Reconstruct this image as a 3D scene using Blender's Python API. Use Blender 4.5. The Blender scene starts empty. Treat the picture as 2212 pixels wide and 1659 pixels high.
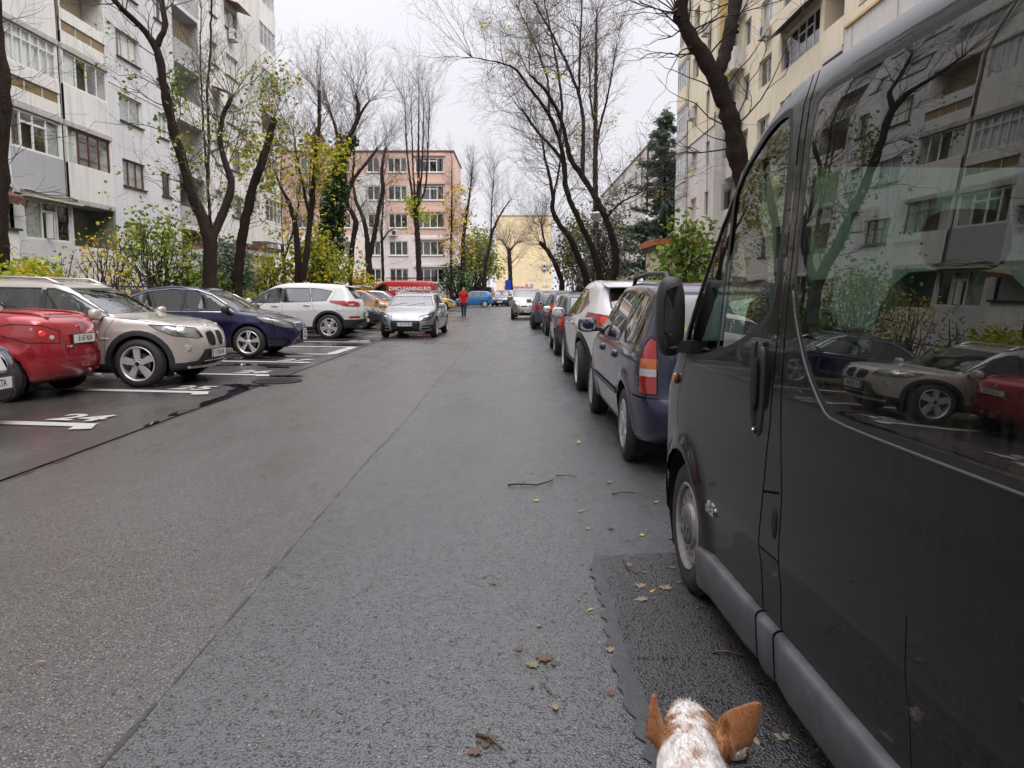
import bpy, bmesh, math, random
import numpy as np
from mathutils import Vector, Matrix
PI = math.pi
SC = bpy.context.scene
COL = SC.collection
# ---------------------------------------------------------------- camera
cd = bpy.data.cameras.new('camera'); cam = bpy.data.objects.new('camera', cd); COL.objects.link(cam)
cam.location = (0, 0, 1.5)
cam.rotation_euler = (math.radians(90 - 6.66), 0, math.radians(0.297))
cd.sensor_width = 36.0; cd.lens = 36.0 * 1725 / 2212
cd.clip_start = 0.05; cd.clip_end = 900
SC.camera = cam
# ---------------------------------------------------------------- sky, sun, exposure
SUN_EL, SUN_AZ = math.radians(48), math.radians(138)
wd = bpy.data.worlds.new('World'); SC.world = wd; wd.use_nodes = True
wn = wd.node_tree; wn.nodes.clear()
def wnode(t, **k):
    n = wn.nodes.new(t)
    for a, b in k.items(): setattr(n, a, b)
    return n
w_out = wnode('ShaderNodeOutputWorld'); w_bg = wnode('ShaderNodeBackground')
w_sky = wnode('ShaderNodeTexSky', sky_type='NISHITA', sun_disc=False)
w_sky.sun_elevation = SUN_EL; w_sky.sun_rotation = SUN_AZ
w_geo = wnode('ShaderNodeTexCoord'); w_sep = wnode('ShaderNodeSeparateXYZ')
wn.links.new(w_geo.outputs['Generated'], w_sep.inputs[0])
# an overcast sky: brightest overhead, a third of that at the horizon
w_map = wnode('ShaderNodeMapRange'); w_map.inputs['From Min'].default_value = 0.0; w_map.inputs['From Max'].default_value = 1.0
w_map.inputs['To Min'].default_value = 6.75; w_map.inputs['To Max'].default_value = 34.0
w_pow = wnode('ShaderNodeMath', operation='POWER'); w_max = wnode('ShaderNodeMath', operation='MAXIMUM'); w_max.inputs[1].default_value = 0.0
wn.links.new(w_sep.outputs[2], w_max.inputs[0]); wn.links.new(w_max.outputs[0], w_pow.inputs[0]); w_pow.inputs[1].default_value = 3.4
wn.links.new(w_pow.outputs[0], w_map.inputs['Value'])
w_noi = wnode('ShaderNodeTexNoise'); w_noi.inputs['Scale'].default_value = 2.2; w_noi.inputs['Detail'].default_value = 5
wn.links.new(w_geo.outputs['Generated'], w_noi.inputs['Vector'])
w_mr2 = wnode('ShaderNodeMapRange'); w_mr2.inputs['From Min'].default_value = .3; w_mr2.inputs['From Max'].default_value = .7
w_mr2.inputs['To Min'].default_value = .96; w_mr2.inputs['To Max'].default_value = 1.04
wn.links.new(w_noi.outputs['Fac'], w_mr2.inputs['Value'])
w_mul = wnode('ShaderNodeMath', operation='MULTIPLY'); wn.links.new(w_map.outputs[0], w_mul.inputs[0]); wn.links.new(w_mr2.outputs[0], w_mul.inputs[1])
w_col = wnode('ShaderNodeVectorMath', operation='SCALE'); w_col.inputs[0].default_value = (.99, .972, 1.035)
wn.links.new(w_mul.outputs[0], w_col.inputs['Scale'])
w_mix = wnode('ShaderNodeMix', data_type='RGBA'); w_mix.inputs['Factor'].default_value = .965
wn.links.new(w_sky.outputs[0], w_mix.inputs['A']); wn.links.new(w_col.outputs[0], w_mix.inputs['B'])
wn.links.new(w_mix.outputs['Result'], w_bg.inputs['Color']); w_bg.inputs['Strength'].default_value = 0.1
wn.links.new(w_bg.outputs[0], w_out.inputs['Surface'])
sd = bpy.data.lights.new('sun', 'SUN'); sun = bpy.data.objects.new('sun', sd); COL.objects.link(sun)
sd.energy = 1.5; sd.angle = math.radians(35); sd.color = (1, .97, .92)
_d = Vector((math.sin(SUN_AZ) * math.cos(SUN_EL), math.cos(SUN_AZ) * math.cos(SUN_EL), math.sin(SUN_EL)))
sun.rotation_euler = (-_d).to_track_quat('-Z', 'Y').to_euler()
SC.view_settings.view_transform = 'Standard'; SC.view_settings.look = 'None'
SC.view_settings.exposure = 0.44; SC.view_settings.gamma = 1.0; SC.view_settings.use_curve_mapping = False
SC.render.engine = 'CYCLES'
SC.cycles.max_bounces = 7; SC.cycles.diffuse_bounces = 2; SC.cycles.glossy_bounces = 3
SC.cycles.transmission_bounces = 4; SC.cycles.transparent_max_bounces = 10
SC.cycles.caustics_reflective = False; SC.cycles.caustics_refractive = False
# ---------------------------------------------------------------- helpers: tagging
def link(o, parent=None):
    COL.objects.link(o)
    if parent is not None: o.parent = parent
    return o
def tag(o, label=None, cat=None, group=None, kind=None):
    if label: o['label'] = label
    if cat: o['category'] = cat
    if group: o['group'] = group
    if kind: o['kind'] = kind
    return o
def empty(name, loc=(0, 0, 0), rz=0):
    o = bpy.data.objects.new(name, None); o.location = loc; o.rotation_euler = (0, 0, rz); o.empty_display_size = .2
    return link(o)
def copy_tree(o, parent=None):
    c = o.copy(); COL.objects.link(c)
    if parent is not None: c.parent = parent
    for ch in o.children: copy_tree(ch, c)
    return c
def from_arrays(name, V, F, mats, parent=None, smooth=False, fm=None):
    me = bpy.data.meshes.new(name)
    me.from_pydata([tuple(v) for v in V], [], F)
    for m in (mats if isinstance(mats, (list, tuple)) else [mats]): me.materials.append(m)
    if smooth: me.polygons.foreach_set('use_smooth', np.ones(len(me.polygons), bool))
    if fm is not None: me.polygons.foreach_set('material_index', np.array(fm, np.int32))
    me.update()
    o = bpy.data.objects.new(name, me)
    return link(o, parent)
def from_np(name, V, Q, mats, parent=None, smooth=False, fm=None):
    """V (n,3), Q (m,k) faces all of k corners"""
    me = bpy.data.meshes.new(name); V = np.asarray(V, np.float32); Q = np.asarray(Q, np.int32)
    m, k = Q.shape
    me.vertices.add(len(V)); me.vertices.foreach_set('co', V.ravel())
    me.loops.add(m * k); me.loops.foreach_set('vertex_index', Q.ravel())
    me.polygons.add(m); me.polygons.foreach_set('loop_start', np.arange(m, dtype=np.int32) * k)
    for x in (mats if isinstance(mats, (list, tuple)) else [mats]): me.materials.append(x)
    if smooth: me.polygons.foreach_set('use_smooth', np.ones(m, bool))
    if fm is not None: me.polygons.foreach_set('material_index', np.asarray(fm, np.int32))
    me.update(calc_edges=True); me.validate()
    o = bpy.data.objects.new(name, me)
    return link(o, parent)
class MB:
    """collects boxes, bars, lathes, prisms into one mesh"""
    def __init__(s): s.V = []; s.F = []; s.M = []
    def add(s, vs, fs, m=0):
        b = len(s.V); s.V += [tuple(v) for v in vs]; s.F += [tuple(i + b for i in f) for f in fs]; s.M += [m] * len(fs); return s
    def box(s, x0, x1, y0, y1, z0, z1, m=0, T=None):
        v = [(x, y, z) for z in (z0, z1) for y in (y0, y1) for x in (x0, x1)]
        if T: v = [T(*p) for p in v]
        return s.add(v, [(0, 2, 3, 1), (4, 5, 7, 6), (0, 1, 5, 4), (2, 6, 7, 3), (0, 4, 6, 2), (1, 3, 7, 5)], m)
    def quad(s, a, b, c, d, m=0): return s.add([a, b, c, d], [(0, 1, 2, 3)], m)
    def tube(s, pts, r, n=6, m=0, cap=True):
        pts = [Vector(p) for p in pts]; rs = r if isinstance(r, (list, tuple)) else [r] * len(pts)
        vs = []; fs = []; ref = Vector((0.13, 0.27, 0.95)).normalized()
        for i, p in enumerate(pts):
            d = (pts[min(i + 1, len(pts) - 1)] - pts[max(i - 1, 0)]).normalized()
            u = d.cross(ref)
            if u.length < .05: u = d.cross(Vector((1, 0, 0)))
            u.normalize(); w = d.cross(u)
            for k in range(n):
                a = 2 * PI * k / n; vs.append(p + (u * math.cos(a) + w * math.sin(a)) * rs[i])
        for i in range(len(pts) - 1):
            for k in range(n):
                fs.append((i * n + k, i * n + (k + 1) % n, (i + 1) * n + (k + 1) % n, (i + 1) * n + k))
        if cap:
            fs.append(tuple(range(n))[::-1]); fs.append(tuple((len(pts) - 1) * n + k for k in range(n)))
        return s.add(vs, fs, m)
    def lathe(s, prof, n=24, T=None, m=0):
        """prof [(r, h)] around the local y axis"""
        vs = []; fs = []
        for r, h in prof:
            for k in range(n):
                a = 2 * PI * k / n; vs.append((r * math.cos(a), h, r * math.sin(a)))
        for i in range(len(prof) - 1):
            for k in range(n): fs.append((i * n + k, i * n + (k + 1) % n, (i + 1) * n + (k + 1) % n, (i + 1) * n + k))
        if T: vs = [T(*p) for p in vs]
        return s.add(vs, fs, m)
    def prism(s, poly, T, d0, d1, m=0):
        """poly [(a, b)] pushed from depth d0 to d1; T(a, b, d) -> point"""
        n = len(poly); vs = [T(a, b, d0) for a, b in poly] + [T(a, b, d1) for a, b in poly]
        fs = [tuple(range(n)), tuple(range(2 * n - 1, n - 1, -1))] + [(i, n + i, n + (i + 1) % n, (i + 1) % n) for i in range(n)]
        return s.add(vs, fs, m)
    def build(s, name, mats, parent=None, smooth=False, bevel=0):
        o = from_arrays(name, s.V, s.F, mats, parent, smooth, s.M)
        if bevel:
            b = o.modifiers.new('bevel', 'BEVEL'); b.width = bevel; b.segments = 2; b.limit_method = 'ANGLE'
        return o
def rbox(name, cx, cy, cz, sx, sy, sz, mat, parent=None, e=4.0, n=10, R=None):
    """superellipsoid cushion"""
    th = np.linspace(-PI / 2, PI / 2, n); ph = np.linspace(-PI, PI, 2 * n + 1)[:-1]
    f = lambda w, m: np.sign(w) * np.abs(w) ** m
    T, P = np.meshgrid(th, ph, indexing='ij'); k = 2.0 / e
    V = np.stack([f(np.cos(T), k) * f(np.cos(P), k) * sx / 2, f(np.cos(T), k) * f(np.sin(P), k) * sy / 2, f(np.sin(T), k) * sz / 2], -1).reshape(-1, 3)
    if R is not None: V = V @ np.array(R.to_3x3()).T
    V = V + (cx, cy, cz); c = 2 * n; Q = []
    for i in range(n - 1):
        for j in range(c): Q.append((i * c + j, i * c + (j + 1) % c, (i + 1) * c + (j + 1) % c, (i + 1) * c + j))
    return from_np(name, V, Q, mat, parent, True)
# ---------------------------------------------------------------- helpers: materials
MATS = {}
class NT:
    def __init__(s, name):
        s.m = bpy.data.materials.new(name); s.m.use_nodes = True; s.t = s.m.node_tree; s.t.nodes.clear()
        s.out = s.n('ShaderNodeOutputMaterial'); s.c = s.n('ShaderNodeTexCoord')
    def n(s, t, **k):
        x = s.t.nodes.new(t)
        for a, b in k.items(): setattr(x, a, b)
        return x
    def l(s, a, b): s.t.links.new(a, b)
    def noise(s, scale, detail=4, rough=.55, vec=None, st=None):
        x = s.n('ShaderNodeTexNoise'); x.inputs['Scale'].default_value = scale; x.inputs['Detail'].default_value = detail; x.inputs['Roughness'].default_value = rough
        v = s.c.outputs['Object'] if vec is None else vec
        if st is not None:
            mp = s.n('ShaderNodeMapping'); mp.inputs['Scale'].default_value = st; s.l(v, mp.inputs[0]); v = mp.outputs[0]
        s.l(v, x.inputs['Vector']); return x.outputs['Fac']
    def vor(s, scale, feat='F1', out='Distance', vec=None):
        x = s.n('ShaderNodeTexVoronoi', feature=feat); x.inputs['Scale'].default_value = scale
        s.l(s.c.outputs['Object'] if vec is None else vec, x.inputs['Vector']); return x.outputs[out]
    def ramp(s, fac, stops):
        r = s.n('ShaderNodeValToRGB'); e = r.color_ramp.elements
        while len(e) < len(stops): e.new(.5)
        for i, (p, c) in enumerate(stops):
            e[i].position = p; e[i].color = (c, c, c, 1) if not hasattr(c, '__len__') else (*c[:3], 1)
        s.l(fac, r.inputs[0]); return r.outputs[0]
    def mix(s, f, a, b, mode='MIX'):
        x = s.n('ShaderNodeMix', data_type='RGBA', blend_type=mode)
        for v, k in ((f, 'Factor'), (a, 'A'), (b, 'B')):
            if hasattr(v, 'is_linked'): s.l(v, x.inputs[k])
            elif k == 'Factor': x.inputs[k].default_value = v
            else: x.inputs[k].default_value = (*v[:3], 1) if hasattr(v, '__len__') else (v, v, v, 1)
        return x.outputs['Result']
    def math(s, op, a, b=0.0, clamp=False):
        x = s.n('ShaderNodeMath', operation=op); x.use_clamp = clamp
        for i, v in enumerate((a, b)):
            if hasattr(v, 'is_linked'): s.l(v, x.inputs[i])
            else: x.inputs[i].default_value = v
        return x.outputs[0]
    def bump(s, h, strength=.5, dist=.01, nrm=None):
        x = s.n('ShaderNodeBump'); x.inputs['Strength'].default_value = strength; x.inputs['Distance'].default_value = dist
        s.l(h, x.inputs['Height'])
        if nrm is not None: s.l(nrm, x.inputs['Normal'])
        return x.outputs[0]
    def pbr(s, col, rough=.5, metal=0.0, spec=.5, coat=0.0, nrm=None, coat_rough=.03, trans=0.0, alpha=None, sub=0):
        x = s.n('ShaderNodeBsdfPrincipled')
        for v, k in ((col, 'Base Color'), (rough, 'Roughness'), (metal, 'Metallic'), (spec, 'Specular IOR Level'), (coat, 'Coat Weight')):
            if hasattr(v, 'is_linked'): s.l(v, x.inputs[k])
            elif k == 'Base Color': x.inputs[k].default_value = (*v[:3], 1)
            else: x.inputs[k].default_value = v
        x.inputs['Coat Roughness'].default_value = coat_rough; x.inputs['Transmission Weight'].default_value = trans
        if nrm is not None: s.l(nrm, x.inputs['Normal'])
        s.l(x.outputs[0], s.out.inputs['Surface']); return x
def mk(name, col, rough=.5, metal=0.0, spec=.5, coat=0.0, var=0.0, scale=6.0, bump=0.0, bscale=40.0, bdist=.005, rvar=0.0, coat_rough=.03):
    """simple surface: base colour broken up by noise, optional fine relief"""
    if name in MATS: return MATS[name]
    t = NT(name); c = col
    if var:
        f = t.noise(scale, 5, .6)
        c = t.mix(t.ramp(f, [(.3, 0.0), (.7, 1.0)]), [x * (1 - var) for x in col], [min(1, x * (1 + var)) for x in col])
    r = rough
    if rvar:
        r = t.math('ADD', t.math('MULTIPLY', t.noise(scale * 1.7, 4), 2 * rvar), rough - rvar)
    nr = None
    if bump: nr = t.bump(t.noise(bscale, 5, .6), bump, bdist)
    t.pbr(c, r, metal, spec, coat, nr, coat_rough)
    MATS[name] = t.m; return t.m
def glass_mat(name, tint=(.55, .6, .58), clear=.7, rough=.0, refl=(1, 1, 1), dirt=0.0, ior=1.75):
    """thin pane: tinted see-through plus a mirror-like front by Fresnel"""
    if name in MATS: return MATS[name]
    t = NT(name); tr = t.n('ShaderNodeBsdfTransparent'); tr.inputs[0].default_value = (*tint, 1)
    gl = t.n('ShaderNodeBsdfGlossy'); gl.inputs['Roughness'].default_value = rough; gl.inputs['Color'].default_value = (*refl, 1)
    ge = t.n('ShaderNodeNewGeometry'); dt = t.n('ShaderNodeVectorMath', operation='DOT_PRODUCT'); t.l(ge.outputs['Normal'], dt.inputs[0]); t.l(ge.outputs['Incoming'], dt.inputs[1])
    f0 = 1.6 * ((ior - 1) / (ior + 1)) ** 2             # Schlick, the same from both sides of the thin pane
    sch = t.math('POWER', t.math('SUBTRACT', 1.0, t.math('ABSOLUTE', dt.outputs['Value']), True), 5.0); frs = t.math('ADD', t.math('MULTIPLY', sch, 1 - f0), f0)
    dk = t.n('ShaderNodeBsdfPrincipled'); dk.inputs['Base Color'].default_value = (.012, .014, .014, 1); dk.inputs['Roughness'].default_value = .05
    m0 = t.n('ShaderNodeMixShader'); m0.inputs[0].default_value = clear; t.l(dk.outputs[0], m0.inputs[1]); t.l(tr.outputs[0], m0.inputs[2])
    m1 = t.n('ShaderNodeMixShader'); t.l(frs, m1.inputs[0]); t.l(m0.outputs[0], m1.inputs[1]); t.l(gl.outputs[0], m1.inputs[2])
    res = m1.outputs[0]
    if dirt:
        df = t.n('ShaderNodeBsdfDiffuse'); df.inputs[0].default_value = (.12, .1, .085, 1)
        f = t.math('MULTIPLY', t.ramp(t.noise(3.0, 6, .7, st=(9, 9, 1.2)), [(.45, 0.0), (.8, 1.0)]), dirt)
        sep = t.n('ShaderNodeSeparateXYZ'); t.l(t.c.outputs['Object'], sep.inputs[0])
        f = t.math('MULTIPLY', f, t.ramp(t.math('MULTIPLY', sep.outputs[2], .5), [(.45, 1.0), (.75, .06)]))
        m2 = t.n('ShaderNodeMixShader'); t.l(f, m2.inputs[0]); t.l(res, m2.inputs[1]); t.l(df.outputs[0], m2.inputs[2]); res = m2.outputs[0]
    t.l(res, t.out.inputs['Surface']); MATS[name] = t.m; return t.m
def text(name, body, size, mat, parent=None, M=None, ext=.0015, bold=0.0, ax='CENTER', sx=1.0, space=1.0):
    c = bpy.data.curves.new(name, 'FONT'); c.body = body; c.size = size; c.extrude = ext; c.offset = bold; c.align_x = ax; c.align_y = 'CENTER'
    c.resolution_u = 3; c.space_character = space
    c.materials.append(mat); tmp = bpy.data.objects.new('tmp', c); me = bpy.data.meshes.new_from_object(tmp); bpy.data.objects.remove(tmp); bpy.data.curves.remove(c)
    o = bpy.data.objects.new(name, me)
    if M is not None: o.matrix_local = M @ Matrix.Diagonal((sx, 1, 1, 1))
    return link(o, parent)
def frame(ex, ey, ez, loc):
    return Matrix(((ex[0], ey[0], ez[0], loc[0]), (ex[1], ey[1], ez[1], loc[1]), (ex[2], ey[2], ez[2], loc[2]), (0, 0, 0, 1)))
mk('rubber', (.012, .012, .012), .6); mk('plate_ink', (.015, .015, .015), .4)
def disc(name, p, n, r, mat, parent, seg=18, dep=.01, r2=None):
    n = Vector(n).normalized(); u = n.orthogonal().normalized(); w = n.cross(u); m = MB(); p = Vector(p); vs = []; 
    for d, q in ((-dep, r), (0, r), (.004, (r2 or r * .8))):
        for k in range(seg):
            a = 2 * PI * k / seg; vs.append(p + n * d + (u * math.cos(a) + w * math.sin(a)) * q)
    fs = [(i * seg + k, i * seg + (k + 1) % seg, (i + 1) * seg + (k + 1) % seg, (i + 1) * seg + k) for i in range(2) for k in range(seg)] + [tuple(2 * seg + k for k in range(seg))]
    return m.add(vs, fs).build(name, mat, parent)
# ---------------------------------------------------------------- ground, road, markings
random.seed(4); RNG = np.random.default_rng(11)
def asphalt(name, base, brown, fine=260, rough=(.30, .62), bump=.55, stone=.10, pits=.5):
    """aggregate: pale stones in dark binder, pits between them, damp patches in the gloss"""
    t = NT(name)
    v = t.n('ShaderNodeTexVoronoi'); v.inputs['Scale'].default_value = fine * .42; t.l(t.c.outputs['Object'], v.inputs['Vector'])
    sepc = t.n('ShaderNodeSeparateColor'); t.l(v.outputs['Color'], sepc.inputs[0])
    big = t.noise(.55, 5, .6); mid = t.noise(9, 5, .65); fn = t.noise(fine, 3, .6); clump = t.noise(38, 4, .7)
    c = t.mix(t.ramp(mid, [(.3, 0.0), (.7, 1.0)]), [x * .75 for x in base], [x * 1.28 for x in base])
    c = t.mix(t.ramp(big, [(.35, 0.0), (.65, .5)]), c, brown)
    c = t.mix(t.math('MULTIPLY', sepc.outputs[1], .5), c, [x * 1.9 for x in base])
    pit = t.math('MULTIPLY', t.ramp(v.outputs['Distance'], [(.42, 0.0), (.72, 1.0)]), t.ramp(clump, [(.38, .25), (.62, 1.0)]))
    c = t.mix(t.math('MULTIPLY', pit, pits, True), c, (.006, .006, .006))
    c = t.mix(t.math('MULTIPLY', t.ramp(sepc.outputs[0], [(1 - stone, 0.0), (1 - stone * .7, .8)]), t.ramp(v.outputs['Distance'], [(.30, 1.0), (.45, 0.0)])), c, (.34, .325, .31))
    hgt = t.math('SUBTRACT', t.math('MULTIPLY', fn, .5), t.math('ADD', v.outputs['Distance'], t.math('MULTIPLY', pit, .8)))
    n = t.bump(hgt, bump, .006); n = t.bump(mid, .10, .01, n)
    lg = t.noise(.9, 4, .6, st=(1, .35, 1))
    r = t.ramp(t.math('ADD', t.math('MULTIPLY', lg, .75), t.math('MULTIPLY', fn, .25)), [(.36, rough[0]), (.62, rough[1])])
    t.pbr(c, r, 0, t.math('SUBTRACT', 1.0, t.math('MULTIPLY', pit, .9), True), 0, n); MATS[name] = t.m; return t.m
asphalt('asphalt_old', (.064, .056, .052), (.076, .066, .061), 280, (.20, .42), .24, .17, .6)
asphalt('asphalt_new', (.060, .062, .063), (.068, .069, .070), 270, (.18, .40), .30, .014, .7)
asphalt('asphalt_patch', (.022, .022, .022), (.030, .028, .027), 230, (.3, .5), .6, .004, .9)
asphalt('asphalt_parking', (.056, .050, .047), (.070, .062, .057), 280, (.10, .32), .15, .08, .4)
mk('soil', (.055, .042, .030), .95, var=.45, scale=3, bump=.6, bscale=30, bdist=.03)
mk('paving', (.22, .215, .205), .7, var=.22, scale=4, bump=.3, bscale=90); mk('kerb_concrete', (.30, .295, .285), .75, var=.25, scale=6, bump=.3, bscale=80)
def sheet(name, poly, z, mat, kind='structure'):
    o = from_arrays(name, [(x, y, z) for x, y in poly], [tuple(range(len(poly)))], mat); tag(o, kind=kind); return o
def ragged(a, b, n, amp, rng=None):
    rng = rng or RNG; a, b = np.array(a, float), np.array(b, float); d = (b - a) / np.linalg.norm(b - a); nn = np.array([-d[1], d[0]])
    w = np.zeros(n + 1)
    for o in (1, 3, 9): w += np.interp(np.arange(n + 1), np.arange(0, n + 2, max(1, n // (6 * o) or 1)), rng.normal(0, amp / o ** .5, len(np.arange(0, n + 2, max(1, n // (6 * o) or 1)))))
    w[0] = w[-1] = 0
    return [tuple(a + (b - a) * i / n + nn * w[i]) for i in range(n + 1)]
sheet('ground', [(-500, -300), (500, -300), (500, 700), (-500, 700)], -.012, MATS['soil'])
sheet('road', [(-4.06, -58), (3.0, -58), (3.0, 61), (40, 61), (40, 140), (-60, 140), (-60, 61), (-4.06, 61)], 0, MATS['asphalt_old'])
sheet('parking_strip', [(-9.75, -58), (-4.07, -58)] + ragged((-4.07, -12), (-4.07, 61), 260, .02)[1:-1] + [(-4.07, 61), (-9.75, 61)], .004, MATS['asphalt_parking'])
SEAM = ragged((-1.31, 61), (-1.31, -12), 500, .022)
m = MB()
for p, q in zip(SEAM[:-1], SEAM[1:]):
    if p[1] > 1: k = .001 + .009 * random.random() ** 3; m.quad((p[0] - k * 1.6, p[1], .0105), (p[0] + k, p[1], .0105), (q[0] + k, q[1], .0105), (q[0] - k * 1.6, q[1], .0105))
tag(m.build('asphalt_seam', mk('seam_tar', (.035, .034, .033), .45, var=.4, scale=40, bump=.5, bscale=150)), kind='structure')
sheet('asphalt_overlay', [(2.99, -58), (2.99, 61)] + SEAM + [(-1.31, -58)], .008, MATS['asphalt_new'])
pe = [(.50, 1.7), (.49, 2.2), (.475, 2.5), (.462, 2.75), (.445, 3.05), (.44, 3.35), (.455, 3.7), (.445, 4.05), (.45, 4.36)]
sheet('asphalt_patch', [(2.97, -6), (2.97, 4.55)] + ragged((1.2, 4.47), (.46, 4.37), 20, .012) + pe[::-1] + [(.52, 1.2), (.53, -6)], .012, MATS['asphalt_patch'])
# sealed joint round the patch: two wavy edges
rg = np.random.default_rng(3)
yy = np.linspace(1.0, 4.40, 90); xs = np.interp(yy, [p[1] for p in pe], [p[0] for p in pe])
wl = .030 + .020 * np.abs(np.sin(yy * 19)) + rg.normal(0, .006, 90) + .022 * np.exp(-((yy - 2.6) / .7) ** 2); wl *= np.clip((4.42 - yy) * 4, .1, 1)
V = [(x - w, y, .015) for x, y, w in zip(xs, yy, wl)] + [(x + .012 + .012 * rg.random(), y, .015) for x, y in zip(xs, yy)]
o = from_arrays('joint_sealant', V, [(i, i + 1, 91 + i, 90 + i) for i in range(89)], mk('bitumen', (.040, .041, .045), .38, var=.35, scale=25, bump=.4, bscale=60, rvar=.1)); tag(o, kind='structure')
# gutter joint and puddles
m = MB(); pts = ragged((-4.07, 2), (-4.07, 60), 420, .018)
for i in range(420):
    a, b = pts[i], pts[i + 1]; w = .003 + .014 * random.random() ** 4
    m.quad((a[0] - w, a[1], .0085), (a[0] + w, a[1], .0085), (b[0] + w, b[1], .0085), (b[0] - w, b[1], .0085))
tag(m.build('gutter_joint', mk('joint_dark', (.032, .029, .026), .4)), kind='structure')
tw = NT('puddle_water'); tw.pbr((.012, .010, .009), .02, 0, .5, 0, tw.bump(tw.noise(7, 2), .02, .01)); MATS['puddle_water'] = tw.m
def puddle(cx, cy, lx, ly, seed, rot=0.0):
    r = np.random.default_rng(seed); n = 60; t = np.linspace(0, 2 * PI, n + 1)[:-1]; q = 1 + sum(r.normal(0, .22 / k ** .7) * np.cos(k * t + r.random() * 6) for k in range(2, 14)); q = np.clip(q, .35, 1.7)
    c, s_ = math.cos(rot), math.sin(rot)
    P = [(cx + c * lx * a * math.cos(b) - s_ * ly * a * math.sin(b), cy + s_ * lx * a * math.cos(b) + c * ly * a * math.sin(b)) for a, b in zip(q, t)]
    sheet('puddle', P, .0125, MATS['puddle_water'])
for a in ((-4.14, 9.75, .07, .30, 1), (-4.12, 10.8, .09, .55, 2), (-4.18, 11.9, .12, .55, 3), (-5.45, 16.1, .85, .17, 4, -.1), (-4.7, 15.6, .28, .16, 5), (-4.3, 12.55, .35, .16, 6), (-4.05, 13.95, .3, .12, 7), (-5.0, 18.1, .55, .18, 8), (-6.0, 17.6, .7, .25, 9), (-6.4, 12.0, .5, .2, 12), (-4.6, 22.0, .5, .2, 10), (-4.12, 8.9, .03, .2, 11), (-4.9, 24.1, .6, .15, 13), (-3.3, 26.9, .7, .2, 14)): puddle(*a)
# cracks and tar smears in the old surface
for a, b, z, w in (((-3.2, 26), (-1.5, 39), .0045, .012), ((-3.6, 14), (-2.2, 20.5), .0045, .007), ((-1.9, 46), (1.2, 58), .0125, .016), ((-.4, 22), (1.0, 30), .0125, .008), ((-3.9, 31), (-2.0, 30.2), .0045, .012), ((-2.9, 9.5), (-1.4, 10.6), .0045, .004), ((-.9, 9.0), (.1, 12.5), .0125, .003)):
    P = ragged(a, b, 60, .05); m = MB()
    for p, q in zip(P[:-1], P[1:]): k = w * random.uniform(.2, 1.0); m.quad((p[0] - k, p[1], z), (p[0] + k, p[1], z), (q[0] + k, q[1], z), (q[0] - k, q[1], z))
    tag(m.build('crack', MATS['joint_dark']), kind='structure')
# painted markings
t = NT('road_paint'); wear = t.ramp(t.noise(26, 6, .7), [(.26, 0.0), (.38, 1.0)]); cc = t.mix(wear, (.06, .055, .05), t.mix(t.noise(3, 4), (.34, .33, .315), (.52, .51, .49))); t.pbr(cc, .5, 0, .5, 0, t.bump(t.noise(150, 4), .3, .004)); MATS['road_paint'] = t.m
def para(name, P, z=.0135): return sheet(name, P, z, MATS['road_paint'])
SL = -.165
def slot_line(x0, x1, y1, w=.10, bar=.55, num=None):
    para('parking_line', [(x0, y1 + SL * (x0 - x1) - w / 2), (x1, y1 - w / 2), (x1, y1 + w / 2), (x0, y1 + SL * (x0 - x1) + w / 2)])
    if bar: para('parking_line', [(x1 - .02, y1 + .10), (x1 - .20, y1 + .02), (x1 - .13, y1 - bar), (x1 + .10, y1 - bar + .05)], .0175)
    if num:
        o = text('bay_number', num, .62, MATS['road_paint'], None, Matrix.Translation((x1 - .40, y1 + .48, .0205)) @ Matrix.Rotation(math.atan(SL), 4, 'Z'), .0005, .016, sx=1.05); tag(o, kind='structure')
slot_line(-9.6, -4.70, 8.76, .22, .30, '24'); slot_line(-9.6, -4.55, 11.66, .22, .30, '25'); slot_line(-9.6, -4.42, 14.10, .2, .25, '26'); slot_line(-9.6, -4.36, 16.62, .2, .2, '27')
slot_line(-9.6, -4.35, 18.75, .24, 0); slot_line(-9.6, -4.31, 21.2, .24, 0); para('parking_line', [(-4.52, 18.72), (-4.25, 18.72), (-4.20, 21.2), (-4.44, 21.2)], .0175)
slot_line(-9.6, -4.28, 23.2, .22, .2, '28'); slot_line(-9.6, -4.3, 26.1, .22, .2); slot_line(-9.6, -4.3, 28.7, .22, .3)
for y in np.arange(31.4, 60, 2.6): slot_line(-9.6, -4.35, float(y), .12, .25)
for y in np.arange(47.5, 56, 1.1): para('hatch_line', [(-4.3, float(y)), (-3.2, float(y) + .25), (-3.2, float(y) + .45), (-4.3, float(y) + .2)], .0175)
# kerbs and pavements
m = MB(); y = -12.0
def kerb_run(x0, x1, ya, yb):
    o = None
    y = ya; proto = None
    while y < yb:
        if proto is None:
            m = MB(); m.box(x0, x1, 0.004, .996, -.01, .125); proto = m.build('kerb_stone', MATS['kerb_concrete'], None, False, .012); k = proto
        else: k = link(proto.copy())
        k.location = (random.uniform(-.006, .006), y, random.uniform(-.004, .004)); tag(k, kind='structure'); y += 1.0
kerb_run(3.0, 3.15, -4, 61); kerb_run(-9.9, -9.75, 4, 61)
for nm, x0, x1, z in (('pavement_right', 3.15, 5.6, .115), ('pavement_left', -11.0, -9.9, .115)):
    m = MB(); m.box(x0, x1, -12, 61, -.01, z); tag(m.build(nm, MATS['paving']), kind='structure')
m = MB(); m.box(5.6, 12.4, -12, 61, -.01, .16); m.box(-17.7, -11.0, -12, 61, -.01, .22); tag(m.build('garden_soil', MATS['soil']), kind='structure')
mk('cast_iron', (.030, .028, .026), .45, .7, var=.3, scale=20)
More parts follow.
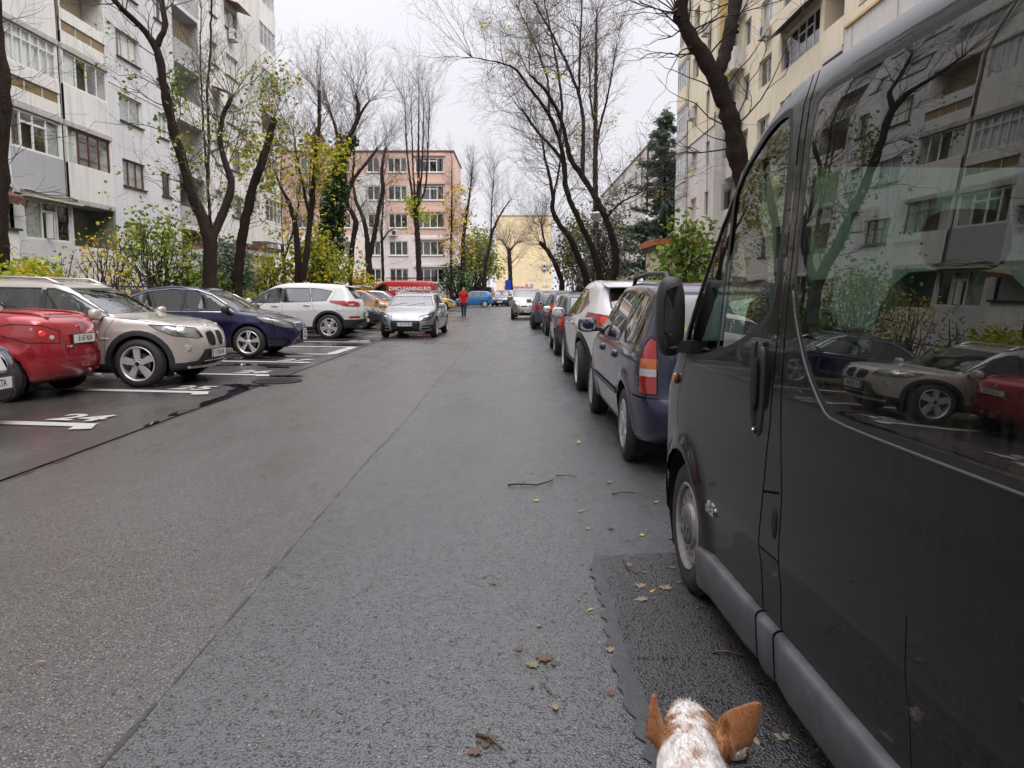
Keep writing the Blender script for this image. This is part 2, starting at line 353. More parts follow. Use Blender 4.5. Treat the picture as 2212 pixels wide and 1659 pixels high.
m = MB(); m.lathe([(.001, 0), (.34, 0), (.345, -.01), (.36, -.01), (.362, .003), (.41, .003), (.412, -.02)], 40, lambda x, y, z: (x, z, y))
for i in range(-5, 6):
    for j in range(-5, 6):
        if i * i + j * j < 27: m.box(i * .055 - .018, i * .055 + .018, j * .055 - .018, j * .055 + .018, 0, .005)
o = m.build('manhole_cover', MATS['cast_iron']); o.location = (-3.98, 13.2, .014); tag(o, 'round cast iron manhole cover beside the parking bays', 'manhole cover')
# ---------------------------------------------------------------- buildings
def plaster(name, col, dirt=(.25, .23, .20), amt=.35, crack=.0, rough=.85):
    t = NT(name); big = t.noise(.35, 5, .65); st = t.noise(1.6, 6, .7, st=(2.2, 2.2, .22)); fine = t.noise(14, 5, .7)
    c = t.mix(t.ramp(big, [(.3, 0.0), (.7, 1.0)]), [x * .90 for x in col], [min(.95, x * 1.08) for x in col])
    c = t.mix(t.math('MULTIPLY', t.ramp(st, [(.50, 0.0), (.78, 1.0)]), amt), c, dirt)
    c = t.mix(t.math('MULTIPLY', t.ramp(fine, [(.55, 0.0), (.8, 1.0)]), amt * .6), c, dirt)
    t.pbr(c, rough, 0, .3, 0, t.bump(fine, .25, .02)); MATS[name] = t.m; return t.m
plaster('plaster_grey', (.66, .66, .68), (.34, .32, .31), .55); plaster('plaster_bluegrey', (.42, .425, .45), (.26, .25, .25), .35); plaster('plaster_white', (.74, .725, .70), (.34, .31, .28), .7)
plaster('concrete_old', (.48, .46, .44), (.18, .165, .15), .75); plaster('plaster_yellow', (.85, .76, .57), (.55, .46, .30), .55); plaster('concrete_panel', (.70, .67, .63), (.32, .28, .24), .5)
plaster('plaster_salmon', (.68, .47, .395), (.54, .37, .31), .4); plaster('plaster_palepink', (.78, .70, .69), (.60, .52, .50), .3); plaster('plaster_cream', (.66, .58, .42), (.45, .38, .27), .3)
plaster('plaster_sand', (.86, .70, .44), (.62, .46, .24), .15); plaster('plaster_ochrewash', (.72, .53, .22), (.5, .36, .16), .5)
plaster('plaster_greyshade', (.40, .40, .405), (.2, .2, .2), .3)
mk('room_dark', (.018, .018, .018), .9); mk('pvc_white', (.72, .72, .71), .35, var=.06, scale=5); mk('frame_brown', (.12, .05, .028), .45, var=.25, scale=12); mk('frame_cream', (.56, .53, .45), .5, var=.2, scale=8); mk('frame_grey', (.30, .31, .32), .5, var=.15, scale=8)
mk('sheet_dark', (.035, .033, .032), .5, var=.3, scale=6); mk('sheet_brown', (.13, .045, .03), .55, var=.35, scale=6); mk('sheet_orange', (.45, .10, .035), .5, var=.25, scale=4); mk('plastic_amber', (.20, .13, .045), .3, var=.3, scale=3)
mk('pipe_rust', (.10, .07, .05), .7, var=.4, scale=8); mk('pipe_cream', (.50, .46, .38), .6); mk('red_wall', (.32, .075, .03), .7, var=.2, scale=3); mk('ac_white', (.62, .61, .57), .45, var=.12, scale=5); mk('wood_slat', (.26, .20, .13), .8, var=.4, scale=6)
t = NT('curtain_white'); w = t.n('ShaderNodeTexWave'); w.inputs['Scale'].default_value = 4.0; w.inputs['Distortion'].default_value = 2.0; t.l(t.c.outputs['Object'], w.inputs['Vector']); t.pbr(t.mix(w.outputs['Fac'], (.62, .62, .60), (.82, .82, .80)), .9); MATS['curtain_white'] = t.m
mk('curtain_green', (.36, .40, .35), .9, var=.3, scale=5); mk('curtain_grey', (.42, .43, .43), .9, var=.3, scale=5)
glass_mat('window_glass', (.95, .97, .96), .97, ior=1.7); glass_mat('window_glass_dark', (.50, .54, .54), .8, ior=1.9)
class Fac:
    """a facade: u along, z up, d outward"""
    def __init__(s, name, label, org, ud, nd, cat='building'):
        s.o, s.u, s.n = Vector(org), Vector(ud), Vector(nd); s.root = empty(name, org); tag(s.root, label, cat)
        s.rng = random.Random(hash(label) % 1000 if False else len(label))
    def T(s, u, z, d=0.0): return tuple(s.u * u + s.n * d + Vector((0, 0, z)))
    def bx(s, m, u0, u1, z0, z1, d0, d1, mi=0): m.box(u0, u1, z0, z1, d0, d1, mi, lambda a, b, c: s.T(a, b, c)); return m
    def part(s, name, mat, boxes, parent=None, bevel=0):
        for b in boxes:
            m = MB(); s.bx(m, *b); o = m.build(name, mat, parent or s.root, False, bevel)
        return o
    def wall(s, u0, u1, z0, z1, holes, mat, d=0.0, name='wall', depth=.20, reveal=None, room=1.1):
        us = sorted({u0, u1, *[h[0] for h in holes], *[h[1] for h in holes]}); zs = sorted({z0, z1, *[h[2] for h in holes], *[h[3] for h in holes]})
        us = [u for u in us if u0 <= u <= u1]; zs = [z for z in zs if z0 <= z <= z1]; m = MB()
        for a, b in zip(us[:-1], us[1:]):
            for c, e in zip(zs[:-1], zs[1:]):
                x, y = (a + b) / 2, (c + e) / 2
                if not any(h[0] < x < h[1] and h[2] < y < h[3] for h in holes): m.quad(s.T(a, c, d), s.T(b, c, d), s.T(b, e, d), s.T(a, e, d))
        for a, b, c, e in [h[:4] for h in holes]:
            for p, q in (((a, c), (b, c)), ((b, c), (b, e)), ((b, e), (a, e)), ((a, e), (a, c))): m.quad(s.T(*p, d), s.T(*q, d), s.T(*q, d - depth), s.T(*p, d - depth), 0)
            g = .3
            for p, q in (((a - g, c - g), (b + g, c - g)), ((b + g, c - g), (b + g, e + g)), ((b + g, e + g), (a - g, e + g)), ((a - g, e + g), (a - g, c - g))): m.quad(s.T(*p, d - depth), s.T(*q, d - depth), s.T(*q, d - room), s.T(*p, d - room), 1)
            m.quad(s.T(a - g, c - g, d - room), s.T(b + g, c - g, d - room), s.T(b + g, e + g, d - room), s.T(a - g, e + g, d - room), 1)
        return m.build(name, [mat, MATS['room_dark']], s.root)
    def window(s, u0, u1, z0, z1, d=-.14, cols=(1, 1), transom=None, fm='pvc_white', glass='window_glass', fw=.055, curtain=None, sill=True, opened=(), mid=None, tw=None):
        """cols: relative widths; transom: list per column of the fraction at which it is crossed (None = no)"""
        F = MB(); tot = sum(cols); x = u0; cells = []
        s.bx(F, u0, u1, z0, z0 + fw, d - .03, d + .03); s.bx(F, u0, u1, z1 - fw, z1, d - .03, d + .03)
        s.bx(F, u0, u0 + fw, z0 + fw, z1 - fw, d - .03, d + .03); s.bx(F, u1 - fw, u1, z0 + fw, z1 - fw, d - .03, d + .03)
        for i, c in enumerate(cols):
            w = (u1 - u0) * c / tot; a, b = x + (fw if i == 0 else fw / 2), x + w - (fw if i == len(cols) - 1 else fw / 2)
            if i: s.bx(F, x - fw / 2, x + fw / 2, z0 + fw, z1 - fw, d - .028, d + .028)
            tr = transom[i] if isinstance(transom, (list, tuple)) else transom
            if tr:
                zt = z0 + (z1 - z0) * tr; s.bx(F, a, b, zt - fw * .5, zt + fw * .5, d - .026, d + .026); cells += [(i, a, b, z0 + fw, zt - fw * .5), (i, a, b, zt + fw * .5, z1 - fw)]
            else: cells.append((i, a, b, z0 + fw, z1 - fw))
            x += w
        win = F.build('window', MATS[fm], s.root)
        for i, a, b, c, e in cells:
            if i in opened and c == z0 + fw: continue
            m = MB(); m.quad(s.T(a, c, d), s.T(b, c, d), s.T(b, e, d), s.T(a, e, d)); m.build('pane', MATS[glass], win)
        if curtain:
            lo, hi, cm = curtain if isinstance(curtain, tuple) else (0, 1, curtain); n = 20; m = MB(); w0, w1 = u0 + (u1 - u0) * lo, u0 + (u1 - u0) * hi
            P = [(w0 + (w1 - w0) * k / n, d - .07 + .025 * math.sin(k * 2.1 + u0)) for k in range(n + 1)]
            for p, q in zip(P[:-1], P[1:]): m.quad(s.T(p[0], z0, p[1]), s.T(q[0], z0, q[1]), s.T(q[0], z1, q[1]), s.T(p[0], z1, p[1]))
            m.build('curtain', MATS[cm], win)
        if sill: s.part('sill', MATS['sheet_dark'] if sill is True else MATS[sill], [(u0 - .05, u1 + .05, z0 - .05, z0 - .005, d, .09)], win)
        return win
    def ac(s, u, z, d=0.0, w=.85, h=.6, side=1):
        T = lambda a, b, c: s.T(u + a, z + b, d + c)
        m = MB(); m.box(0, w, 0, h, .12, .42, 0, T); q = m.build('air_conditioner', MATS['ac_white'], s.root, False, .015)
        m = MB(); c = (w * .36, h * .5)
        vs = [T(c[0] + .23 * math.cos(k * PI / 10), c[1] + .23 * math.sin(k * PI / 10), .424) for k in range(20)]; m.add(vs, [tuple(range(20))]); m.build('fan_grille', MATS['sheet_dark'], q)
        for a in (.1, w - .14): m = MB(); m.box(a, a + .04, -.05, -.005, 0, .46, 0, T); m.build('bracket', MATS['frame_grey'], q)
        return q
    def strip_parapet(s, u0, u1, z0, z1, d, mat='plaster_white', amber=True, deep=.12):
        h = z1 - z0; a, b = z0 + h * .36, z0 + h * .66
        s.part('parapet', MATS[mat], [(u0, u1, z0, a, d - deep, d), (u0, u1, b, z1, d - deep, d)], None, .01)
        n = 3; w = (u1 - u0) / n
        for k in range(n): s.part('parapet_panel', MATS['plastic_amber'], [(u0 + k * w + .03, u0 + (k + 1) * w - .03, a + .005, b - .005, d - .075, d - .055)])
        s.part('parapet_post', MATS['frame_cream'], [(u0 + k * w - (.025 if k else 0), u0 + k * w + .025, a + .003, b - .003, d - .10, d - .04) for k in range(n + 1)])
FZ = [2.1, 4.87, 7.70, 10.45, 13.3, 16.1, 18.9, 21.7, 24.5]
# ---- left block
def left_block():
    L = Fac('apartment_block', 'grey white apartment block with stacked glazed balconies along the left', (-17.5, 0, 0), (0, 1, 0), (1, 0, 0))
    D = .8                                               # balcony faces stand this far out
    ZT = 26.5
    # near bay: painted wall left of the balconies
    WN = [(q, q + 1.7) for q in (-38.0, -32.5, -27, -21.5, -16, -10.5, -5, .5, 6, 11.5, 20)]
    L.wall(-42, 27.0, 0.2, ZT, [(q, r_, z + 1.3, z + 2.5) for q, r_ in WN for z in FZ[1:]], MATS['plaster_grey'], .62)
    for q, r_ in WN:
        for z in FZ[1:]: L.window(q, r_, z + 1.3, z + 2.5, .5, (1, 1), None, curtain='curtain_white')
    L.part('panel_joint', MATS['concrete_old'], [(-41.9, 27.0, z - .05, z + .05, .625, .635) for z in FZ[2:]])
    L.part('pilaster', MATS['plaster_grey'], [(26.55, 27.0, 4.6, ZT, .63, .80)])
    # ground floor bay
    L.wall(27.0, 30.62, .2, 4.72, [(27.6, 30.45, 3.28, 4.66)], MATS['plaster_grey'], D - .04, depth=.12, room=1.6)
    w = L.window(27.6, 30.45, 3.28, 4.66, D - .10, (1.15, 1, .95), (None, .74, None), fw=.075, curtain=(0, .38, 'curtain_green'), sill=False)
    L.part('tilted_sash', MATS['pvc_white'], [(28.85, 28.90, 3.36, 4.22, D - .06, D + .16)], w); L.part('sash_frame', MATS['pvc_white'], [(28.95, 29.02, 3.36, 4.28, D - .09, D - .05), (29.36, 29.43, 3.36, 4.28, D - .09, D - .05)], w)
    L.part('awning_strip', MATS['frame_cream'], [(27.4, 30.8, 4.68, 4.74, D - .1, D + .30)])
    L.part('door', MATS['sheet_dark'], [(31.05, 31.75, 2.2, 4.15, -.32, -.26)]); L.part('door_frame', MATS['frame_cream'], [(30.95, 31.05, 2.2, 4.25, -.34, -.22), (31.75, 31.85, 2.2, 4.25, -.34, -.22), (31.05, 31.75, 4.15, 4.25, -.34, -.22)])
    mk('paint_green', (.19, .22, .17), .8, var=.25, scale=4)
    L.part('loggia_wall', MATS['paint_green'], [(30.64, 34.0, .2, 4.86, -.60, -.36), (33.8, 34.0, .2, 4.86, -.34, D - .1)]); L.part('loggia_parapet', MATS['plaster_white'], [(30.64, 33.8, .2, 3.2, D - .22, D - .08)])
    # balcony stacks
    C1, C2 = (27.02, 30.18), (30.46, 33.8)
    for k, z in enumerate(FZ[1:-1], 1):
        zt = FZ[k + 1]
        for c, (a, b) in enumerate((C1, C2)):
            L.part('balcony_slab', MATS['concrete_old'], [(a - .02, b + .02, z - .10, z + .10, -.1, D + .03)], None, .02)
            L.part('balcony_side', MATS['plaster_white'], [(a, a + .10, z + .10, zt - .10, -.1, D - .02), (b - .10, b, z + .10, zt - .10, -.1, D - .02)])
            L.part('back_wall', MATS['plaster_cream'], [(a, b, z + .1, zt - .1, -.22, -.12)])
            ph = z + 1.42
            if (c, k) in ((0, 2), (1, 3), (0, 5), (1, 6)): L.strip_parapet(a, b, z + .12, ph - .05, D)
            else: L.part('parapet', MATS['plaster_bluegrey' if (c, k) == (0, 1) else 'plaster_white'], [(a, b, z + .10, ph, D - .12, D)], None, .012)
            if (c, k) == (1, 3):
                L.part('inner_door', MATS['frame_grey'], [(31.0, 31.9, z + .1, z + 2.1, -.12, -.08)]); L.part('door_glass', MATS['window_glass_dark'], [(31.1, 31.8, z + .9, z + 2.0, -.08, -.07)]); continue
            if (c, k) == (0, 1): L.window(a + .1, b - .1, ph, zt - .12, D - .08, (.8, 1, 1.1, 1.2), (None, .72, .72, None), fw=.075, opened=(1,), curtain=(.74, 1, 'curtain_grey'), sill=False)
            elif (c, k) == (1, 1): L.window(a + .1, b - .1, ph - .05, zt - .12, D - .10, (1.1, 1, 1, 1.1), (None, .72, .72, None), fm='frame_brown', fw=.07, curtain=(0, .3, 'curtain_white'), sill=False)
            elif (c, k) == (0, 2): L.window(a + .1, b - .1, ph - .05, zt - .12, D - .08, (1,) * 6, .72, fw=.05, curtain='curtain_white', sill=False)
            elif (c, k) == (1, 2): L.window(a + .1, b - .1, ph, zt - .12, D - .08, (1, .85, .85, .85), None, fw=.06, opened=(1,), curtain=(0, .28, 'curtain_white'), sill=False)
            else: L.window(a + .1, b - .1, ph, zt - .12, D - .08, (1,) * L.rng.choice((3, 4, 5)), L.rng.choice((None, .7)), fw=.055, curtain=L.rng.choice(('curtain_grey', 'curtain_white', (0, .6, 'curtain_grey'))), sill=False)
    m = MB(); m.tube([L.T(30.32, 4.0, D - .12), L.T(30.32, ZT, D - .12)], .06, 8); m.build('drain_pipe', MATS['pipe_rust'], L.root, True); m = MB(); m.tube([L.T(30.26, 11.4, D + .03), L.T(30.26, ZT, D + .03)], .035, 6); m.build('drain_pipe', MATS['pipe_cream'], L.root, True)
    L.part('shaft', MATS['sheet_dark'], [(30.18, 30.46, 4.9, ZT, -.2, D - .22)])
    # flat wall with windows
    W1 = [(36.3, 38.5), (40.2, 41.3)]; holes = [(a, b, z + 1.32, z + 2.5) for a, b in W1 for z in FZ]
    L.wall(33.8, 42.3, .2, ZT, holes, MATS['plaster_grey'], 0)
    for a, b in W1:
        for i, z in enumerate(FZ):
            st = (a, i); n = 3 if b - a > 2 and i % 2 == 1 else 2
            L.window(a, b, z + 1.32, z + 2.5, -.14, (1,) * n, None, fm=('frame_brown' if i == 1 else 'frame_cream' if i in (3, 5) else 'pvc_white'), fw=.06, curtain=L.rng.choice(((.3, 1, 'curtain_white'), 'curtain_white', (0, .5, 'curtain_white'), 'curtain_grey')))
    L.part('panel_band', MATS['plaster_white'], [(33.82, 42.28, z - .03, z + .05, .003, .022) for z in (10.45, 16.1, 21.7)])
    # recessed loggias
    a, b = 42.3, 45.7
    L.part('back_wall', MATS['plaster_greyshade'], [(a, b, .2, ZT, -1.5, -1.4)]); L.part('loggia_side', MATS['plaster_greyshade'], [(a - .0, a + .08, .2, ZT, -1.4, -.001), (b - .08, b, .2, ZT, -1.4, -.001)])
    for k, z in enumerate(FZ):
        L.part('loggia_slab', MATS['plaster_grey'], [(a + .08, b - .08, z - .12, z + .1, -1.4, .10)])
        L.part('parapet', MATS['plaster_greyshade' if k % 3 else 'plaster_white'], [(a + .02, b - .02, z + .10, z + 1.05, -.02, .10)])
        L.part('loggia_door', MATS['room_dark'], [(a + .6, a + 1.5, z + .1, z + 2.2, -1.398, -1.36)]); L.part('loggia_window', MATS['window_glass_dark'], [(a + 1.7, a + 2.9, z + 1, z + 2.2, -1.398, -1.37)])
        if k in (2, 4, 6): L.part('slat_screen', MATS['wood_slat'], [(a + .15 + j * .19, a + .24 + j * .19, z + 1.06, z + 2.3, -.35, -.32) for j in range(16)])
    # far wall
    W2 = [(47.5, 48.6), (50.0, 52.2)]; holes = [(a, b, z + 1.2, z + 2.5) for a, b in W2 for z in FZ]
    L.wall(45.7, 53.6, .2, ZT, holes, MATS['plaster_white'], 0)
    for a, b in W2:
        for i, z in enumerate(FZ):
            L.window(a, b, z + 1.2, z + 2.5, -.14, (1, 1), None, fm=L.rng.choice(('pvc_white', 'frame_cream')), curtain=L.rng.choice(('curtain_white', 'curtain_white', (0, .5, 'curtain_white'))))
            if (i, a) in ((5, 50.0), (3, 47.5)):
                m = MB(); T = L.T; m.add([T(a - .1, z + 2.75, .01), T(b + .1, z + 2.75, .01), T(b + .1, z + 2.45, .9), T(a - .1, z + 2.45, .9), T(a - .1, z + 2.78, .01), T(b + .1, z + 2.78, .01), T(b + .1, z + 2.48, .9), T(a - .1, z + 2.48, .9)], [(3, 2, 1, 0), (4, 5, 6, 7), (2, 3, 7, 6), (0, 4, 7, 3), (1, 2, 6, 5)]); m.build('window_awning', MATS['sheet_brown'], L.root)
    L.ac(50.3, FZ[5] + .55, 0); L.ac(47.6, FZ[3] + .4, 0)
    # glazed corner balconies
    for k, z in enumerate(FZ[1:-1], 1):
        zt = FZ[k + 1]; L.part('balcony_slab', MATS['plaster_white'], [(53.6, 57.0, z - .1, z + .1, -2.0, 1.0)]); L.part('parapet', MATS['plaster_white'], [(53.6, 57.0, z + .1, z + 1.25, .88, 1.0), (53.6, 53.7, z + .1, z + 1.25, 0, .88), (56.9, 57.0, z + .1, z + 1.25, -2, .88)])
        if k % 4 != 3: L.window(53.6, 57.0, z + 1.25, zt - .1, .94, (1, 1, 1, 1), .7, fw=.05, glass='window_glass', sill=False)
        L.part('corner_post', MATS['pvc_white'], [(53.6, 53.68, z + 1.25, zt - .1, 0, .9), (56.92, 57.0, z + 1.25, zt - .1, -2, .9)])
    L.part('back_wall', MATS['plaster_white'], [(53.6, 56.6, .2, ZT, -.3, -.02)]); L.part('end_wall', MATS['plaster_white'], [(-42, 56.6, .2, ZT, -10, -1.7)]); L.part('roof', MATS['sheet_dark'], [(-42.2, 57.0, ZT, ZT + .3, -10.2, 1.0)])
    L.ac(25.45, 6.75, .64, .95, .66)
    # porch with brown roof at the foot of the far stair
    L.part('porch', MATS['plaster_white'], [(42.4, 47.8, .2, 3.4, .12, 3.2)]); L.part('porch_roof', MATS['sheet_brown'], [(42.1, 48.1, 3.75, 3.95, .12, 3.5)]); L.part('porch_fascia', MATS['plaster_white'], [(42.2, 48.0, 3.4, 3.75, .12, 3.4)]); L.part('porch_door', MATS['sheet_brown'], [(44.2, 45.4, .2, 2.4, 3.21, 3.25)])
    # near annex and scalloped awning
    L.part('annex', MATS['plaster_white'], [(22.0, 26.5, .2, 3.45, .66, 1.2)], None, .02); L.part('annex_coping', MATS['sheet_dark'], [(21.9, 26.6, 3.45, 3.52, .64, 1.28)])
    m = MB(); T = L.T; m.add([T(22, 4.82, .66), T(26.9, 4.82, .66), T(26.9, 4.55, 1.25), T(22, 4.55, 1.25)], [(0, 1, 2, 3)])
    for k in range(16):
        a = 22 + k * 4.9 / 16; b = a + 4.9 / 16; q = [(a, 4.55), (b, 4.55), (b, 4.34), (b - .08, 4.28), (a + .08, 4.28), (a, 4.34)]; m.add([T(u, z, 1.252) for u, z in q], [tuple(range(6))])
    m.build('awning', MATS['sheet_brown'], L.root); L.part('awning_case', MATS['sheet_dark'], [(22, 26.9, 4.80, 4.92, .64, .85)])
    m = MB()
    for j in range(4):
        m.tube([L.T(27.3 + 3.5 * t_, 4.84 + .07 * math.sin(t_ * 7 + j) + .05 * j * math.sin(PI * t_), D + .05 + .02 * j) for t_ in np.linspace(0, 1, 12)], .012, 4)
    m.build('cable', MATS['rubber'], L.root)
left_block()
# ---- right block
def right_block():
    R = Fac('apartment_block', 'yellow insulated apartment block with bare concrete panels along the right', (12.3, 0, 0), (0, 1, 0), (-1, 0, 0)); ZT = 27.0
    S = [3.05 + 2.85 * k for k in range(8)]             # sill heights
    # nearest part: bare panels below, yellow above
    W0 = [(27.6, 29.9), (23.9, 26.2), (19, 21.2)] + [(q, q + 2.2) for q in np.arange(-38.0, 17, 5.5)]; zs = 11.3
    hl = [(a, b, s_, s_ + 1.3) for a, b in W0 for s_ in S if s_ + 1.3 < zs]; hh = [(a, b, s_, s_ + 1.3) for a, b in W0 for s_ in S if s_ > zs]
    R.wall(-42, 31.3, .1, zs, hl, MATS['concrete_panel'], 0); R.wall(-42, 31.2, zs, ZT, hh, MATS['plaster_yellow'], .09)
    R.part('plaster_edge', MATS['plaster_ochrewash'], [(-42, 31.2, zs - .10, zs, .003, .09)]); R.part('panel_joint', MATS['concrete_old'], [(30.55, 30.62, .1, zs - .11, .003, .012), (27.0, 27.06, .1, zs - .11, .003, .012), (-42, 31.25, 8.42, 8.48, .003, .012), (-42, 31.25, 5.57, 5.63, .003, .012)])
    for a, b, z0, z1 in hl + hh: R.window(a, b, z0, z1, -.14, (1, 1, 1), R.rng.choice((None, .7)), fm=R.rng.choice(('pvc_white', 'frame_cream')), curtain=R.rng.choice((None, 'curtain_white', (0, .5, 'curtain_white'))))
    # red walled loggia then glazed bay
    a, b = 31.3, 33.5
    R.part('loggia_back', MATS['red_wall'], [(a, b, .1, ZT, -1.4, -1.3)]); R.part('loggia_side', MATS['plaster_cream'], [(a, a + .1, .1, ZT, -1.3, -.001), (b - .1, b, .1, ZT, -1.3, -.001)])
    for s_ in S: R.part('loggia_slab', MATS['concrete_panel'], [(a + .1, b - .1, s_ - 1.1, s_ - .9, -1.3, .05)]); R.part('parapet', MATS['plaster_yellow'], [(a + .02, b - .02, s_ - .9, s_ + .15, -.08, .05)])
    W1 = [(33.9, 38.6)]; W2 = [(40.1, 42.1), (43.75, 45.05)]
    h1 = [(a, b, s_ - .05, s_ + 1.45) for a, b in W1 for s_ in S]; h2 = [(a, b, s_, s_ + 1.35) for a, b in W2 for s_ in S]
    R.wall(33.5, 46.0, .1, ZT, h1 + h2, MATS['plaster_yellow'], 0)
    for i, (a, b, z0, z1) in enumerate(h1):
        R.window(a, b, z0, z1, -.12, (1, 1, 1, 1.1, 1), (None, .70, .70, None, None) if i % 2 else .8, curtain=(None, (.1, .6, 'curtain_grey'), (.5, 1, 'curtain_white'))[i % 3], sill=False, fm='pvc_white' if i % 2 else 'frame_grey')
        if i in (3, 5):
            T = R.T; m = MB(); m.add([T(a - .3, z1 + .35, .01), T(b + .3, z1 + .35, .01), T(b + .3, z1 - .1, .75), T(a - .3, z1 - .1, .75), T(a - .3, z1 + .38, .01), T(b + .3, z1 + .38, .01), T(b + .3, z1 - .07, .75), T(a - .3, z1 - .07, .75)], [(3, 2, 1, 0), (4, 5, 6, 7), (2, 3, 7, 6), (0, 4, 7, 3), (1, 2, 6, 5)]); m.build('window_awning', MATS['sheet_dark'], R.root)
    for i, (a, b, z0, z1) in enumerate(h2): R.window(a, b, z0, z1, -.16, (1, 1), None, curtain=R.rng.choice((None, 'curtain_white', (0, .5, 'curtain_white'))), sill=False)
    for u, z in ((40.4, 8.05), (40.2, 13.7), (32.2, 15.3), (36.5, 17.0), (41, 19.5)): R.ac(u, z, 0)
    m = MB(); m.tube([R.T(42.0, 9.9, 0), R.T(42.0, 9.9, 1.3)], .012, 5); m.build('drying_rail', MATS['frame_grey'], R.root)
    # far block standing forward
    q = 1.2; A0, A1 = 46.0, 55.8
    W3 = [(50.3, 51.9), (47.2, 48.1)]; h = [(a, b, s_, s_ + 1.35) for a, b in W3 for s_ in S]; zb = 10.7
    R.wall(A0, 53.0, .1, zb, [x for x in h if x[3] < zb], MATS['concrete_panel'], q); R.wall(A0, 53.0, zb, 19.3, [x for x in h if zb < x[2] < 17.9], MATS['plaster_yellow'], q + .06); R.wall(A0, 53.0, 19.3, ZT, [x for x in h if x[2] > 19.3], MATS['concrete_panel'], q)
    for a, b, z0, z1 in h:
        if not (z0 < zb < z1 or z0 < 19.3 < z1): R.window(a, b, z0, z1, q - .15, (1, 1), None, curtain=R.rng.choice((None, 'curtain_white', 'curtain_white')), sill=False)
    R.part('end_wall', MATS['plaster_yellow'], [(A0 - .004, A0, 11.4, ZT, .0, q + .06)]); R.part('end_wall_lower', MATS['concrete_panel'], [(A0 - .003, A0, .1, 11.4, .0, q)]); R.part('ochre_patch', MATS['plaster_ochrewash'], [(A0 - .012, A0 - .005, 11.5, 17.5, .25, q - .1)])
    for s_ in S: R.part('side_balcony', MATS['concrete_panel'], [(A0 - 1.3, A0 - .01, s_ - 1.05, s_ - .9, -.0, .62), (A0 - 1.3, A0 - 1.2, s_ - .9, s_ + .1, 0, .62), (A0 - 1.2, A0 - .01, s_ - .9, s_ + .1, .52, .62)])
    for s_ in S:
        R.part('loggia_shade_panel', MATS['plaster_greyshade'], [(A0 - .026, A0 - .016, s_ + .1, s_ + 1.55, .12, .75)]); R.part('loggia_window', MATS['window_glass_dark'], [(A0 - .034, A0 - .028, s_ + .15, s_ + 1.3, .2, .6)])  # thin dark panel paints the shade of an open loggia on the wall
    for u, z in ((50.5, 12.0), (50.6, 5.1), (47.2, 16)): R.ac(u, z, q + .05)
    for k, s_ in enumerate(S):
        R.part('balcony_slab', MATS['concrete_old'], [(53.0, A1, s_ - 1.15, s_ - .9, -1, q + .25)]); R.part('back_wall', MATS['concrete_panel'], [(53.0, A1 - .2, s_ - .9, s_ + 1.7, -1.2, 0)])
        if k in (0, 1, 2, 3): R.part('parapet', MATS['concrete_panel'], [(53.0, A1, s_ - .9, s_ - .3, q + .13, q + .25), (53.0, A1, s_ - .2, s_ + .1, q + .13, q + .25), (53.0, 53.1, s_ - .9, s_ + .1, 0, q + .12), (A1 - .1, A1, s_ - .9, s_ + .1, -1, q + .12)])
        else: R.part('parapet', MATS['plaster_yellow' if k < 6 else 'concrete_panel'], [(53.0, A1, s_ - .9, s_ + .1, q + .13, q + .25), (53.0, 53.1, s_ - .9, s_ + .1, 0, q + .12), (A1 - .1, A1, s_ - .9, s_ + .1, -1, q + .12)])
        if k != 5: R.window(53.0, A1, s_ + .1, s_ + 1.65, q + .19, (1, 1, 1, 1), .72, curtain=(0, 1, 'curtain_white') if k in (1, 2) else None, sill=False, glass='window_glass')
        R.part('corner_post', MATS['pvc_white'], [(53.0, 53.08, s_ + .1, s_ + 1.65, .1, q + .15), (A1 - .08, A1, s_ + .1, s_ + 1.65, -1, q + .15)])
    R.part('end_wall', MATS['concrete_panel'], [(-42, A1 - .3, .1, ZT, -11, -1.5)]); R.part('roof', MATS['sheet_dark'], [(-42.2, A1, ZT, ZT + .3, -11.2, q + .1)])
    for u, r_ in ((52.3, .02), (46.9, .02)):
        m = MB(); m.tube([R.T(u, 5.5, q + .12), R.T(u + .15, 12, q + .2), R.T(u, 20, q + .12)], r_, 4); m.build('cable', MATS['rubber'], R.root)
    # porch with orange fascia
    P = (49.0, 54.2)
    R.part('porch', MATS['plaster_cream'], [(P[0], P[1], .1, 4.0, q + .01, q + 2.4)]); R.part('porch_fascia', MATS['sheet_orange'], [(P[0] - .2, P[1] + .2, 4.25, 4.62, q + .08, q + 2.75)]); R.part('porch_eave', MATS['sheet_dark'], [(P[0] - .1, P[1] + .1, 4.0, 4.25, q + .08, q + 2.6)])
    R.part('porch_door', MATS['sheet_brown'], [(50.8, 51.9, .1, 2.4, q + 2.41, q + 2.45)])
    for i, ch in enumerate('U4'): text('porch_lettering', ch, .5, MATS['plate_ink'], R.root, frame((0, 1, 0), (0, 0, 1), (-1, 0, 0), R.T(52.6, 3.6 - .5 * i, q + 2.41)), .003)
right_block()
